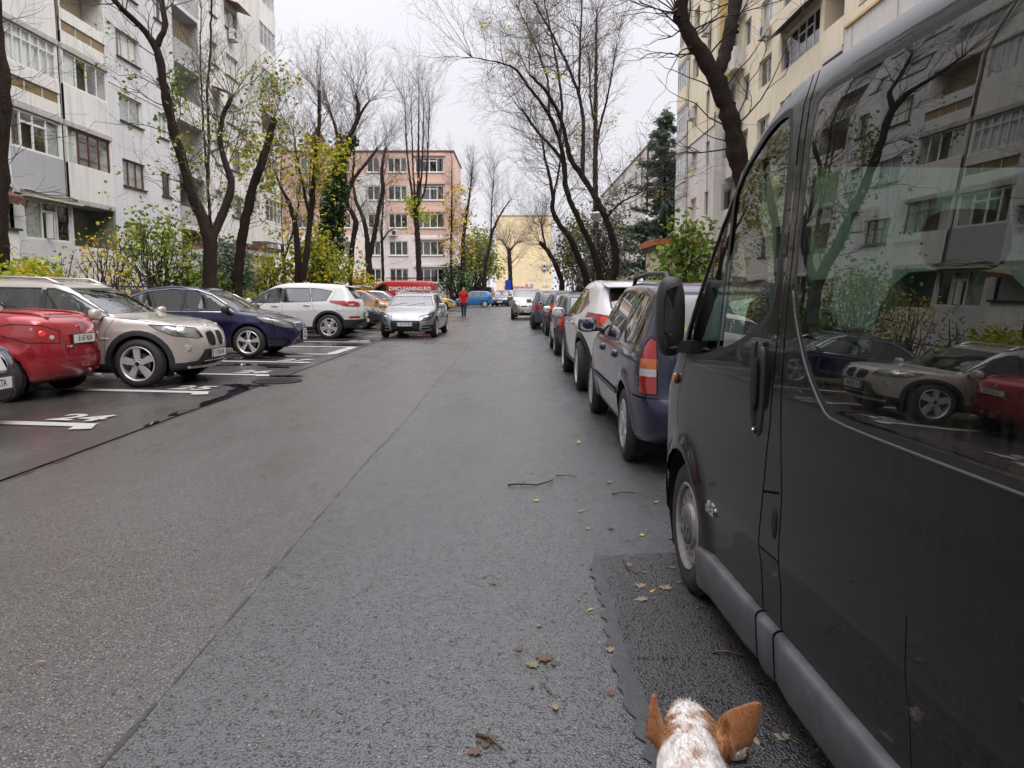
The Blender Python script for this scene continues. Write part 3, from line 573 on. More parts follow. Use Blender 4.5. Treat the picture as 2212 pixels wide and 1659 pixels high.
# ---- pink and white block across the end of the lane
def pink_block():
    P = Fac('apartment_block', 'salmon and pale pink five storey block closing the lane', (-6.3, 82, 0), (-1, 0, 0), (0, -1, 0)); ZT = 15.3
    T5 = [2.3 + 2.75 * k for k in range(5)]
    cols = [(.95, 3.85, (1, 1, 1, 1)), (4.65, 6.6, (1, 1, 1)), (7.4, 8.7, (1, 1)), (10.4, 12.4, (1, 1, 1)), (14.0, 16.0, (1, 1, 1)), (17.8, 20.6, (1, 1, 1, 1)), (22, 24, (1, 1, 1)), (26, 28, (1, 1, 1))]
    H = [(a, b, z, z + 1.45) for a, b, _ in cols for z in T5]; zs = 7.1
    inw = lambda h: h[0] > 7.0 and h[1] < 9.2
    P.wall(0, 30, 0, zs, [h for h in H if h[3] < zs], MATS['plaster_palepink'], 0, depth=.12)
    P.wall(0, 6.95, zs, ZT, [h for h in H if h[2] > zs and h[1] < 6.95], MATS['plaster_salmon'], 0, depth=.12); P.wall(9.9, 30, zs, ZT, [h for h in H if h[2] > zs and h[0] > 9.9], MATS['plaster_salmon'], 0, depth=.12)
    P.wall(6.95, 9.9, zs, 13.1, [h for h in H if h[2] > zs and h[3] < 13.1 and inw(h)], MATS['plaster_white'], 0, depth=.12); P.wall(6.95, 9.9, 13.1, ZT, [h for h in H if h[2] > 13.1 and inw(h)], MATS['plaster_salmon'], 0, depth=.12)
    for a, b, c in cols:
        for k, z in enumerate(T5):
            tr = None
            if len(c) == 4 and k in (3, 4): tr = (None, .78, .78, None)
            P.window(a, b, z, z + 1.45, -.08, c, tr, fw=.10, sill='pvc_white', glass='window_glass_dark', curtain=P.rng.choice((None, 'curtain_grey', 'curtain_grey', (0, .4, 'curtain_white'))))
            if len(c) == 4: P.part('lintel', MATS['plaster_salmon' if z > zs else 'plaster_palepink'], [(a - .15, b + .2, z + 1.60, z + 1.85, .003, .16)])
    P.ac(5.7, 7.0, 0, .9, .6)
    P.part('side_wall', MATS['plaster_palepink'], [(0, .3, 0, ZT, -11, -.15), (0, .3, zs, ZT, -11, -.14)][:1]); P.part('side_wall_upper', MATS['plaster_salmon'], [(-.012, -.002, zs, ZT, -11, -.02)])
    P.part('back_wall', MATS['plaster_palepink'], [(.3, 30, 0, ZT, -11.2, -11)]); P.part('roof', MATS['sheet_brown'], [(-.1, 30.1, ZT, ZT + .14, -11.3, .1)]); m = MB(); m.tube([P.T(4.9, ZT, -2), P.T(4.9, ZT + 1.5, -2)], .06, 6); m.build('roof_vent', MATS['frame_grey'], P.root)
pink_block()
# ---- blank sand yellow gable far down the lane
def sand_block():
    Y = Fac('gable_block', 'sand yellow blank gable wall with pink graffiti at the far end', (-3.7, 150, 0), (1, 0, 0), (0, -1, 0))
    Y.part('wall', MATS['plaster_sand'], [(0, 10.35, 0, 15.2, -24, 0)]); Y.part('roof', MATS['frame_grey'], [(-.1, 10.45, 15.2, 15.35, -24.1, .1)])
    Y.ac(8.6, 5.6, 0, 1.0, .8)
    mk('spray_pink', (.75, .16, .30), .6, var=.15, scale=2); mk('spray_blue', (.35, .60, .72), .6); mk('spray_grey', (.50, .49, .47), .7); mk('spray_dark', (.12, .10, .09), .7)
    for mt, dx, dz, off, d in (('spray_blue', .12, -.08, .16, .006), ('spray_dark', 0.0, 0.0, .075, .010), ('spray_pink', 0, 0, .03, .016)):
        text('graffiti', 'GreaH', 1.75, MATS[mt], Y.root, frame((1, 0, 0), (0, 0, 1), (0, -1, 0), Y.T(4.1 + dx, 2.0 + dz, d)), .001, off, sx=1.12)
    text('graffiti', 'TEAM VADO', .85, MATS['spray_grey'], Y.root, frame((1, 0, 0), (0, 0, 1), (0, -1, 0), Y.T(8.1, 3.4, .008)), .001, .0); text('graffiti', 'ABO', .7, MATS['spray_dark'], Y.root, frame((1, 0, 0), (0, 0, 1), (0, -1, 0), Y.T(9.2, 2.2, .008)), .001, .0)
sand_block()
def white_block():
    Z = Fac('apartment_block', 'pale grey block behind the conifer at right', (12.75, 0, 0), (0, 1, 0), (-1, 0, 0)); S = [1.6 + 2.75 * k for k in range(5)]
    W = [(82 + 4.2 * i, 83.6 + 4.2 * i) for i in range(9)]; h = [(a, b, s_, s_ + 1.4) for a, b in W for s_ in S]
    Z.wall(80, 121, 0, 15.4, h, MATS['concrete_panel'], 0)
    for a, b, z0, z1 in h: Z.window(a, b, z0, z1, -.12, (1, 1), None, fw=.09, glass='window_glass_dark', sill=False)
    Z.part('end_wall', MATS['concrete_panel'], [(80, 80.2, 0, 15.4, -11, -.21)]); Z.part('end_window', MATS['window_glass_dark'], [(79.97, 79.99, s_, s_ + 1.4, -3.2, -1.8) for s_ in S]); Z.part('roof', MATS['sheet_dark'], [(79.9, 121, 15.4, 15.55, -11, .1)])
white_block()

def unseen_rear_block():  # out of view; added so car windows reflect a block instead of sky
    K = Fac('apartment_block', 'pale block across the lane behind the camera', (-30, -60, 0), (1, 0, 0), (0, 1, 0)); S = [2.0 + 2.75 * k for k in range(6)]; W = [(2 + 4.4 * i, 4.2 + 4.4 * i) for i in range(13)]; h = [(a, b, s_, s_ + 1.4) for a, b in W for s_ in S]
    K.wall(0, 60, 0, 18.5, h, MATS['concrete_panel'], 0)
    for a, b, z0, z1 in h: K.part('pane', MATS['window_glass_dark'], [(a, b, z0, z1, -.12, -.10)])
    K.part('roof', MATS['sheet_dark'], [(-.1, 60.1, 18.5, 18.7, -10, .1)])
unseen_rear_block()
TREES = {
 'main': [[(-9.88,26,-0.05,0.312),(-9.91,26,1.87,0.25),(-9.83,26,3.05,0.235),(-10.0,26,3.6,0.2),(-10.44,26,4.82,0.185),(-10.56,26,5.55,0.18),(-10.69,25.8,6.09,0.165),(-10.8,25.6,7.08,0.155),(-10.91,25.5,8.08,0.145),(-10.98,25.4,8.94,0.135),(-11.22,25.4,9.2,0.105),(-11.43,25,9.56,0.095),(-11.63,24.6,9.77,0.085),(-11.76,24.2,9.95,0.08),(-11.96,23.8,10.48,0.06)],[(-10.98,25.4,8.94,0.12),(-10.8,25.4,9.29,0.105),(-10.7,25.5,9.71,0.1),(-10.85,25.6,10.1,0.095),(-10.93,25.7,10.53,0.09),(-10.88,25.8,11.5,0.07)],[(-9.81,26,3.1,0.17),(-9.61,26.3,3.78,0.15),(-9.24,26.6,4.89,0.14),(-9.46,26.7,5.56,0.11),(-9.7,26.8,6.16,0.09),(-9.67,26.8,6.81,0.08),(-9.52,26.9,7.36,0.08),(-9.3,26.9,7.74,0.085)]],
 'slender': [[(-11.44,30.5,-0.05,0.088),(-11.47,30.5,1.99,0.07),(-11.5,30.5,4.06,0.065),(-11.55,30.5,5.43,0.06),(-11.42,30.5,7.11,0.055),(-11.43,30.5,8.77,0.05),(-11.22,30.5,10.41,0.045),(-11.12,30.5,12.03,0.035),(-11.04,30.5,12.99,0.025)],[(-11.55,30.5,5.43,0.05),(-11.75,30.8,8.01,0.04),(-11.74,30.8,10.17,0.03),(-11.62,30.8,11.81,0.02)]],
 'leaning': [[(-10.39,30,-0.05,0.263),(-10.42,30,1.93,0.21),(-10.1,30,3.8,0.2),(-9.66,30,5.44,0.17),(-9.18,30,6.54,0.15),(-8.83,30,7.74,0.135)]],
 'edge': [[(-11.18,17.5,-0.05,0.206),(-11.21,17.5,1.75,0.165),(-11.13,17.5,3.02,0.15),(-11.04,17.5,3.75,0.14),(-10.98,17.5,4.72,0.145),(-10.89,17.5,5.5,0.15),(-10.83,17.5,6.15,0.145),(-10.85,17.5,6.36,0.1),(-10.9,17.5,6.99,0.09),(-10.88,17.5,7.74,0.08)]],
 'trio': [[(-10.27,38,-0.05,0.237),(-10.3,38,2.02,0.19),(-10.28,38,3.51,0.17),(-10.35,38,4.56,0.14),(-10.58,38,5.6,0.11),(-10.95,38,6.13,0.08),(-11.15,38,6.81,0.05)],[(-10.03,37.7,1.97,0.17),(-9.77,37.7,3.32,0.155),(-9.7,38,4.56,0.14),(-9.52,38,5.6,0.13),(-9.3,38,7.86,0.11),(-9.07,38,9.27,0.09),(-9.08,38,10.66,0.08)],[(-9.69,38,4.9,0.08),(-9.93,38,6.39,0.06),(-10.21,38,7.65,0.05),(-10.29,38,8.69,0.03)]],
 'ivy': [[(-10.36,44,-0.05,0.25),(-10.39,44,1.95,0.2),(-10.1,44,4.2,0.19),(-9.97,44,5.34,0.185),(-9.72,44,7.16,0.18),(-9.33,44,8.86,0.17),(-9.01,44,9.59,0.15),(-8.5,44,10.5,0.13),(-8.38,44,11.15,0.11),(-8.56,44,11.86,0.09)],[(-9.33,44,8.86,0.12),(-9.6,44,9.83,0.1),(-9.83,44,10.67,0.08),(-10.06,44,11.22,0.07)],[(-8.5,44,10.5,0.09),(-8.16,44,11.15,0.07),(-7.83,44,11.55,0.06)]],
 'crook': [[(-10.34,50,-0.05,0.25),(-10.37,50,1.9,0.2),(-10.07,50,4.74,0.185),(-9.82,50,5.75,0.2),(-10.28,50,6.56,0.14),(-10.48,50,6.76,0.15),(-10.17,50,7.93,0.13),(-9.78,50,8.57,0.12),(-9.03,50,9.39,0.1),(-8.45,50,10.16,0.085)],[(-10.17,50,7.93,0.09),(-9.95,50,8.76,0.08),(-9.89,50,10.06,0.07),(-9.9,50,10.69,0.05)]],
 'vee': [[(-10.37,57,-0.05,0.338),(-10.4,57,2.22,0.27),(-10.43,57,3.71,0.25),(-10.53,57,5.51,0.18),(-10.7,57,6.47,0.16),(-11.23,57,7.75,0.13),(-11.43,57,8.83,0.1)],[(-10.4,57,3.71,0.2),(-10.08,57,4.87,0.19),(-9.72,57,6.79,0.18),(-9.29,57,8.57,0.17),(-9.4,57,9.68,0.14),(-9.26,57,10.62,0.13),(-9.05,57,11.38,0.11)]],
 'small': [[(-9.88,60,-0.05,0.15),(-9.91,60,2.25,0.12),(-9.98,60,5.72,0.11),(-9.89,60,6.87,0.09),(-9.75,60,9.21,0.06)],[(-9.92,60,5.18,0.07),(-9.5,60,5.86,0.06),(-9.08,60,6.03,0.04)]],
 'poplar': [[(-8.63,72,-0.05,0.375),(-8.66,72,2.41,0.3),(-8.77,72,6.57,0.27),(-8.91,72,8.18,0.25),(-8.81,72,9.55,0.2),(-8.63,72,10.63,0.15),(-8.57,72,14.61,0.1),(-8.47,72,19.23,0.03)],[(-8.91,72,8.18,0.15),(-9.32,72,10.75,0.12),(-9.43,72,11.83,0.1),(-9.64,72,14.21,0.08),(-9.74,72,18.06,0.03)],[(-8.82,72,8.75,0.15),(-8.19,72,9.95,0.1),(-7.93,72,11.03,0.09),(-7.72,72,14.72,0.06),(-7.56,72,17.67,0.03)],[(-8.86,72,8.75,0.12),(-9.07,72,11.55,0.09),(-9.14,72,14.73,0.06),(-9.18,72,17.47,0.03)],[(-8.73,72,9.15,0.12),(-8.33,72,11.55,0.09),(-8.16,72,15.12,0.06),(-8.08,72,18.06,0.03)]],
 'thin': [[(-6.06,75,-0.05,0.163),(-6.09,75,1.16,0.13),(-6.0,75,6.78,0.11),(-5.93,75,10.14,0.08),(-5.9,75,13.62,0.03)]],
 'thin2': [[(-5.25,79,-0.05,0.35),(-5.28,79,1.59,0.28),(-5.2,79,6.17,0.22),(-4.91,79,8.57,0.17),(-4.59,79,10.16,0.13),(-4.35,79,12.09,0.06),(-4.25,79,13.31,0.03)]],
 'sapling': [[(-3.27,82,-0.05,0.3),(-3.3,82,1.97,0.24),(-3.06,82,4.68,0.2),(-2.77,82,5.56,0.19),(-2.44,82,7.41,0.15),(-1.92,82,8.56,0.12),(-1.27,82,9.66,0.08),(-0.56,82,10.62,0.04)],[(-2.58,82,6.53,0.1),(-2.48,82,10.21,0.07),(-2.19,82,13.58,0.03)]],
 'pollard': [[(-0.72,108,-0.05,0.425),(-0.75,108,1.99,0.34),(-0.81,108,4.46,0.32),(-0.93,108,6.42,0.3),(-1.05,108,7.15,0.26)],[(-0.99,108,6.6,0.16),(-0.37,108,7.39,0.12),(0.18,108,7.88,0.06)],[(-0.93,108,6.6,0.16),(-1.49,108,7.51,0.1),(-1.79,108,8.12,0.05)]],
 'rightA': [[(4.49,37.5,-0.05,0.25),(4.46,37.5,2.01,0.2),(4.68,37.5,2.97,0.185),(4.45,37.5,3.97,0.175),(4.03,37.5,5.06,0.165),(3.49,37.5,6.04,0.155),(2.93,37.5,6.88,0.15),(2.45,37.5,7.48,0.14),(2.3,37.5,8.16,0.12),(2.19,37.1,8.69,0.1),(1.79,36.7,9.56,0.09),(1.23,36.3,10.33,0.075),(0.56,35.9,10.8,0.05)],[(3.03,37.5,6.77,0.11),(3.1,38.0,8.06,0.1),(3.1,38.1,9.41,0.09),(2.91,38.3,10.59,0.085),(2.41,38.3,11.72,0.07),(1.84,38.3,12.85,0.055),(0.9,38.1,14.41,0.04),(0.52,38.1,15.23,0.03)],[(2.91,38.3,10.59,0.07),(2.96,38.7,12.66,0.055),(3.03,38.9,14.29,0.04),(3.07,39.0,15.35,0.03)],[(4.16,37.5,4.85,0.06),(4.56,36.5,5.37,0.05),(5.04,35.5,5.56,0.035),(5.36,35.0,5.7,0.02)]],
 'rightB': [[(4.37,41.5,-0.05,0.275),(4.34,41.5,2.12,0.22),(4.16,41.5,2.87,0.2),(3.79,41.5,3.97,0.17),(3.19,41.5,5.09,0.16),(2.73,41.5,6.11,0.155),(2.47,41.5,6.78,0.15),(2.44,41.5,7.95,0.14),(2.19,41.5,9.05,0.11),(1.65,40.9,10.17,0.1),(1.06,40.5,10.87,0.09),(0.44,40.0,11.49,0.07),(-0.03,39.5,12.05,0.06),(-0.75,39.1,12.17,0.04),(-2.07,38.5,12.24,0.02)],[(2.44,41.5,7.95,0.1),(2.03,41.5,8.46,0.09),(1.18,42.1,9.48,0.08),(0.54,42.5,10.39,0.07),(0.42,42.5,10.6,0.065)],[(2.19,41.5,9.05,0.09),(2.38,42.5,10.92,0.08),(2.14,42.7,12.81,0.07),(1.78,43.0,14.73,0.05),(1.42,43.0,16.32,0.03)],[(1.65,40.9,10.17,0.07),(1.59,41.5,12.05,0.06),(0.81,41.9,14.17,0.045),(0.11,42.0,15.53,0.03)]],
 'rightC': [[(4.12,46.5,-0.05,0.312),(4.09,46.5,2.16,0.25),(3.9,46.5,2.64,0.23),(3.59,46.5,3.4,0.2),(3.08,46.5,4.56,0.18),(2.41,46.5,5.32,0.165),(2.01,46.5,6.18,0.16),(2.11,46.5,6.67,0.12),(1.92,46.5,7.88,0.1),(1.65,46.5,8.91,0.08),(1.44,46.5,10.03,0.05)],[(2.06,46.5,6.44,0.08),(2.39,47.0,8.06,0.07),(2.74,47.3,10.18,0.05)]],
 'rightD': [[(3.61,63,-0.05,0.275),(3.58,63,2.29,0.22),(3.0,63,3.72,0.2),(2.34,63,4.76,0.19),(1.83,63,5.26,0.17)],[(2.34,63,4.76,0.1),(2.05,63,5.89,0.08),(1.9,63,6.78,0.05)]],
 'rightE': [[(6.06,60,-0.05,0.35),(6.03,60,2.36,0.28),(5.81,60,9.14,0.22),(5.77,60,12.51,0.19),(5.76,60,16.32,0.15),(5.76,60,19.31,0.1),(5.76,60,21.38,0.05)],[(5.82,60,11.52,0.12),(6.1,60,13.49,0.1),(6.61,60,15.38,0.08),(7.01,60,17.71,0.05),(7.38,60,20.07,0.02)],[(5.8,60,12.84,0.1),(5.4,60,15.12,0.08),(5.23,60,18.35,0.05)]],
 'near': [[(4.98,16.4,-0.05,0.3),(4.95,16.4,1.39,0.24),(4.65,16.4,3.42,0.225),(4.46,16.4,4.08,0.215),(4.38,16.4,4.41,0.21),(4.23,16.4,4.97,0.2),(4.01,16.4,5.55,0.195),(3.88,16.4,5.8,0.2),(3.69,16.4,6.09,0.165),(3.38,16.4,6.51,0.155),(3.21,16.4,6.84,0.15),(3.25,16.4,7.15,0.125),(3.27,16.4,7.34,0.12),(3.33,16.4,7.92,0.1)],[(3.93,16.4,5.75,0.16),(4.06,16.5,5.9,0.155),(4.2,16.7,6.28,0.15),(4.34,16.9,6.83,0.145),(4.5,17.2,7.42,0.14),(4.6,17.4,7.85,0.13),(4.77,17.6,8.66,0.1)],[(3.28,16.4,6.73,0.13),(3.18,16.4,6.84,0.125),(3.14,16.4,6.92,0.115)]],
}
# ---------------------------------------------------------------- trees and shrubs
t = NT('bark'); n1 = t.noise(7, 6, .7, st=(3, 3, .7)); v1 = t.vor(22, 'F1'); c = t.mix(t.ramp(n1, [(.3, 0.0), (.72, 1.0)]), (.009, .006, .0045), (.036, .021, .015)); t.pbr(c, .85, 0, .25, 0, t.bump(t.math('ADD', n1, t.math('MULTIPLY', v1, .5)), .9, .03)); MATS['bark'] = t.m
mk('twig', (.10, .078, .064), .8, var=.35, scale=3); mk('twig_dark', (.035, .025, .020), .8, var=.3, scale=3); mk('cut_wood', (.30, .15, .085), .7, var=.3, scale=20); mk('twig_pale', (.13, .11, .095), .8, var=.3, scale=3)
def leafmat(name, col, tr=.35):
    t = NT(name); n = t.noise(2.5, 3); c = t.mix(n, [x * .7 for x in col], [min(1, x * 1.3) for x in col])
    d = t.n('ShaderNodeBsdfPrincipled'); t.l(c, d.inputs['Base Color']); d.inputs['Roughness'].default_value = .5; d.inputs['Specular IOR Level'].default_value = .35
    s_ = t.n('ShaderNodeBsdfTranslucent'); t.l(c, s_.inputs[0]); m = t.n('ShaderNodeMixShader'); m.inputs[0].default_value = tr; t.l(d.outputs[0], m.inputs[1]); t.l(s_.outputs[0], m.inputs[2]); t.l(m.outputs[0], t.out.inputs['Surface']); MATS[name] = t.m; return t.m
leafmat('leaf_green', (.12, .20, .028)); leafmat('leaf_lightgreen', (.27, .35, .04)); leafmat('leaf_yellow', (.62, .46, .035)); leafmat('leaf_ochre', (.36, .21, .04)); leafmat('leaf_dark', (.028, .060, .020), .2); leafmat('leaf_brown', (.16, .075, .03)); leafmat('needle', (.24, .31, .24), .65); leafmat('needle_dark', (.12, .18, .135), .5); leafmat('ivy_green', (.022, .058, .016), .15); leafmat('leaf_yellowgreen', (.46, .47, .035))
def norm(a): return a / (np.linalg.norm(a, axis=-1, keepdims=True) + 1e-9)
def tubes(C, R, n, rng):
    """C (N,P,3) centre lines, R (N,P) radii -> verts, quads"""
    N, P = R.shape; t = norm(np.gradient(C, axis=1)); ref = norm(rng.normal(size=(N, 1, 3))); u = norm(np.cross(t, ref)); w = np.cross(t, u)
    a = np.arange(n) * 2 * PI / n
    V = C[:, :, None] + R[:, :, None, None] * (u[:, :, None] * np.cos(a)[:, None] + w[:, :, None] * np.sin(a)[:, None])
    i = (np.arange(N)[:, None, None] * P + np.arange(P - 1)[None, :, None]) * n; k = np.arange(n)[None, None]; k2 = (k + 1) % n
    Q = np.stack(np.broadcast_arrays(i + k, i + k2, i + n + k2, i + n + k), -1).reshape(-1, 4)
    return V.reshape(-1, 3), Q
def sprout(C, R, N, ln, ang, up, rng, t0=.25, rr=.6, P=5, curl=.25, rmax=1, wts=None, jit=.06):
    """N children on random parents C (M,P0,3); ln (lo, hi); ang (lo, hi) radians off the parent direction; up pulls towards +z"""
    M, P0 = R.shape; L = np.linalg.norm(np.diff(C, axis=1), axis=2).sum(1) if wts is None else wts
    idx = rng.choice(M, N, p=L / L.sum()); t = t0 + (1 - t0) * rng.random(N) ** .85; s_ = t * (P0 - 1); i = np.minimum(s_.astype(int), P0 - 2); f = (s_ - i)[:, None]
    p = C[idx, i] * (1 - f) + C[idx, i + 1] * f; r = (R[idx, i] * (1 - f[:, 0]) + R[idx, i + 1] * f[:, 0]) * rr
    d = norm(C[idx, i + 1] - C[idx, i]); q = norm(np.cross(d, rng.normal(size=(N, 3)))); a = rng.uniform(*ang, N)[:, None]
    d = norm(d * np.cos(a) + q * np.sin(a) + np.array([0, 0, 1.]) * up * rng.uniform(.3, 1.2, (N, 1)))
    l = rng.uniform(*ln, N)[:, None] * (1.15 - .6 * t[:, None]); bend = norm(np.cross(d, rng.normal(size=(N, 3)))) * rng.normal(0, curl, (N, 1)) + np.array([0, 0, 1.]) * curl * rng.normal(.4, .6, (N, 1))
    k = np.linspace(0, 1, P)[None, :, None]
    O = p[:, None] + d[:, None] * l[:, None] * k + bend[:, None] * l[:, None] * k * k * .6 + rng.normal(0, 1, (N, P, 3)) * jit * l[:, None] * k * (1 - k * .3)
    r = np.minimum(r, rmax)
    return O, r[:, None] * (1 - .82 * k[..., 0])
def leaves(P, size, rng, flat=.0, asp=1.5, droop=.3):
    """diamond leaves at points P (N,3)"""
    N = len(P); s_ = size * rng.uniform(.6, 1.35, (N, 1)); d = norm(rng.normal(size=(N, 3)) * [1, 1, .6] - [0, 0, droop]); n = norm(rng.normal(size=(N, 3)) * (1 - flat) + np.array([0, 0, 1.]) * (flat + .3)); w = norm(np.cross(d, n)); nn = np.cross(w, d)
    A = P; B = P + d * s_ * .45 * asp + w * s_ * .5 + nn * s_ * .12; Cc = P + d * s_ * asp; D = P + d * s_ * .45 * asp - w * s_ * .5 + nn * s_ * .12
    V = np.stack([A, B, Cc, D], 1).reshape(-1, 3); Q = np.arange(N * 4).reshape(-1, 4); return V, Q
def resample(l, step):
    l = np.array(l, float); d = np.r_[0, np.cumsum(np.linalg.norm(np.diff(l[:, :3], axis=0), axis=1))]; n = max(4, int(d[-1] / step)); s_ = np.linspace(0, d[-1], n)
    return np.stack([np.interp(s_, d, l[:, k]) for k in range(4)], 1)
def tree(name, label, key, seed, n1=30, l1=(1.5, 3.5), n2=160, l2=(.8, 1.8), n3=600, l3=(.3, .9), up=.55, ang=(.5, 1.2), t0=.35, r1=.04, twig='twig', leaf=None, group='trees along the lane', sides=9, curl=.3, knobs=4, cat='tree', limbs=None, seg=.22, tip=True):
    rng = np.random.default_rng(seed); limbs = limbs or TREES[key]; root = empty(name, limbs[0][0][:3]); root.location.z = 0; tag(root, label, cat, group); off = np.array(root.location)
    V, Q = [], []; nb = 0; PC, PR = [], []
    for j, l in enumerate(limbs):
        a = resample(l, seg); m = len(a); sm = np.convolve(np.r_[1, 1, 1], np.ones(1)); c = a[:, :3].copy()
        if m > 6:
            for _ in range(2): c[1:-1] = .25 * c[:-2] + .5 * c[1:-1] + .25 * c[2:]
        r = a[:, 3] * .90 * (1 + rng.normal(0, .05, m)); c[1:-1] += rng.normal(0, .012, (m - 2, 3))
        v, q = tubes(c[None], r[None], sides, rng); k = v.reshape(m, sides, 3); k += rng.normal(0, .05, (m, sides, 1)) * (k - c[:, None]); v = k.reshape(-1, 3)
        V.append(v - off); Q.append(q + nb); nb += len(v)
        e = np.array([c[-1] + norm(c[-1] - c[-2]) * r[-1] * .3]) - off; V.append(e); Q.append(np.array([[nb - sides + i, nb - sides + (i + 1) % sides, nb, nb] for i in range(sides)])); nb += 1
        PC.append(np.stack([np.interp(np.linspace(0, 1, 12), np.linspace(0, 1, m), c[:, i]) for i in range(3)], -1)); PR.append(np.interp(np.linspace(0, 1, 12), np.linspace(0, 1, m), r))
        for _ in range(knobs):                            # burls and snags
            i = rng.integers(2, m - 1); w = norm(rng.normal(size=3)) * r[i]; kv, kq = tubes((c[i] + w[None] * np.array([[.5], [1.05], [1.4]]))[None], np.array([[.5, .38, .15]]) * r[i], 6, rng); V.append(kv - off); Q.append(kq + nb); nb += len(kv)
    me = from_arrays('trunk', np.concatenate(V), [tuple(dict.fromkeys(int(i) for i in f)) for f in np.concatenate(Q)], MATS['bark'], root, True)
    PC, PR = np.stack(PC), np.stack(PR); PC = np.concatenate([PC]); W = np.linalg.norm(np.diff(PC, axis=1), axis=2).sum(1) * np.where(np.arange(len(PC)) == 0, .6, 1.0)
    n1, n2, n3 = int(n1 * 1.5), int(n2 * 1.7), int(n3 * 1.5); r1 *= .62; curl += .14; up *= .65; ang = (ang[0] + .08, ang[1] + .15)
    C1, R1 = sprout(PC, PR, n1, l1, ang, up, rng, t0, .45, 7, curl, r1, W)
    if tip:                                               # shoots from the cut ends
        E = PC[:, -1]; k = 7; st = np.repeat(E, k, 0); dd = norm(norm(np.repeat(PC[:, -1] - PC[:, -2], k, 0)) + rng.normal(0, .55, st.shape) + [0, 0, .4]); ll = rng.uniform(*l1, (len(st), 1)) * .9; kk = np.linspace(0, 1, 7)[None, :, None]
        T1 = st[:, None] + dd[:, None] * ll[:, None] * kk + rng.normal(0, .03, (len(st), 7, 3)) * ll[:, None] * kk; C1 = np.concatenate([C1, T1]); R1 = np.concatenate([R1, np.minimum(r1 * .8, .03) * (1 - .8 * kk[0, :, 0])[None] * np.ones((len(st), 1))])
    C2, R2 = sprout(C1, R1, n2, l2, (.35, 1.0), up * .5, rng, .2, .65, 6, curl, .011)
    S = [(C1, R1, 5), (C2, R2, 4)]
    if n3:
        C3, R3 = sprout(C2, R2, n3, l3, (.35, 1.0), up * .4, rng, .15, .7, 5, curl, .006); R3 = np.maximum(R3, .003); S.append((C3, R3, 3))
    V, Q, nb = [], [], 0
    for c, r, n in S:
        v, q = tubes(c, np.maximum(r, .003), n, rng); V.append(v - off); Q.append(q + nb); nb += len(v)
    cr = from_np('crown', np.concatenate(V), np.concatenate(Q), MATS[twig], root, True)
    if leaf:                                              # (count, size, [materials], height range, level)
        cnt, size, mats, zr = leaf[:4]; src = (C3 if n3 else C2); p = src[:, 1:].reshape(-1, 3); p = p[(p[:, 2] > zr[0]) & (p[:, 2] < zr[1])]
        if len(p):
            cl = p[rng.choice(len(p), max(1, cnt // 7))]; p = cl[rng.integers(0, len(cl), cnt)] + rng.normal(0, size * 1.5, (cnt, 3))
            v, q = leaves(p, size, rng); from_np('foliage', v - off, q, [MATS[m] for m in mats], root, False, rng.integers(0, len(mats), cnt))
    return root
BARE = 'bare pollarded tree'
tree('street_tree', 'tall dark forked tree with a few green leaves before the grey balconies at left', 'main', 1, 46, (1.2, 3.4), 260, (.7, 1.8), 1000, (.25, .8), .35, (.5, 1.3), .30, .035, 'twig', (620, .10, ['leaf_green', 'leaf_lightgreen', 'leaf_green'], (3.5, 9)), sides=12)
tree('slender_tree', 'slender twin stemmed tree behind the tall dark forked tree', 'slender', 2, 40, (.8, 2.2), 160, (.5, 1.2), 500, (.2, .6), .4, (.5, 1.1), .2, .018, 'twig', (220, .10, ['leaf_lightgreen', 'leaf_green'], (3, 9)), knobs=1)
tree('street_tree', 'leaning dark trunk sawn off at the top, right of the tall forked tree', 'leaning', 3, 22, (1, 2.4), 150, (.6, 1.4), 600, (.25, .7), .3, (.6, 1.4), .45, .025, 'twig', (900, .10, ['leaf_yellowgreen', 'leaf_ochre', 'leaf_green'], (3, 10)))
tree('street_tree', 'dark trunk with long drooping shoots at the left edge of the picture', 'edge', 4, 26, (1.0, 2.2), 60, (.6, 1.3), 0, (.2, .5), .45, (.9, 1.5), .30, .014, 'twig_dark', None, curl=.22)
tree('street_tree', 'group of slim dark trunks with yellow leaves left of the ivy covered tree', 'trio', 5, 40, (1.2, 3), 260, (.7, 1.6), 900, (.25, .8), .4, (.4, 1.1), .35, .03, 'twig', (1500, .13, ['leaf_yellowgreen', 'leaf_yellow', 'leaf_green'], (2.2, 8.5)))
tree('ivy_tree', 'tree whose trunk is wrapped in dark green ivy', 'ivy', 6, 34, (1.5, 4), 240, (.8, 2.0), 900, (.3, .9), .6, (.3, .9), .6, .03, 'twig_pale', None)
tree('street_tree', 'crooked dark bare tree right of the ivy covered tree', 'crook', 7, 34, (1.2, 3.2), 240, (.7, 1.7), 800, (.3, .8), .5, (.4, 1.1), .45, .03, 'twig')
tree('street_tree', 'bare tree forking into a wide vee before the salmon block', 'vee', 8, 36, (1.5, 3.5), 260, (.8, 1.9), 900, (.3, .9), .45, (.4, 1.2), .4, .03, 'twig', (200, .12, ['leaf_ochre', 'leaf_yellow'], (5, 11)))
tree('slender_tree', 'small bare tree right of the vee shaped tree', 'small', 9, 26, (1.0, 2.6), 140, (.6, 1.4), 400, (.3, .7), .4, (.5, 1.2), .3, .02, 'twig')
tree('poplar_tree', 'tall bare poplar with upright branches before the salmon block', 'poplar', 10, 60, (2.0, 4.5), 420, (.9, 2.2), 1100, (.4, 1.1), .9, (.10, .45), .22, .03, 'twig_pale', (380, .2, ['leaf_lightgreen', 'leaf_yellowgreen'], (3, 9.5)), curl=.12)
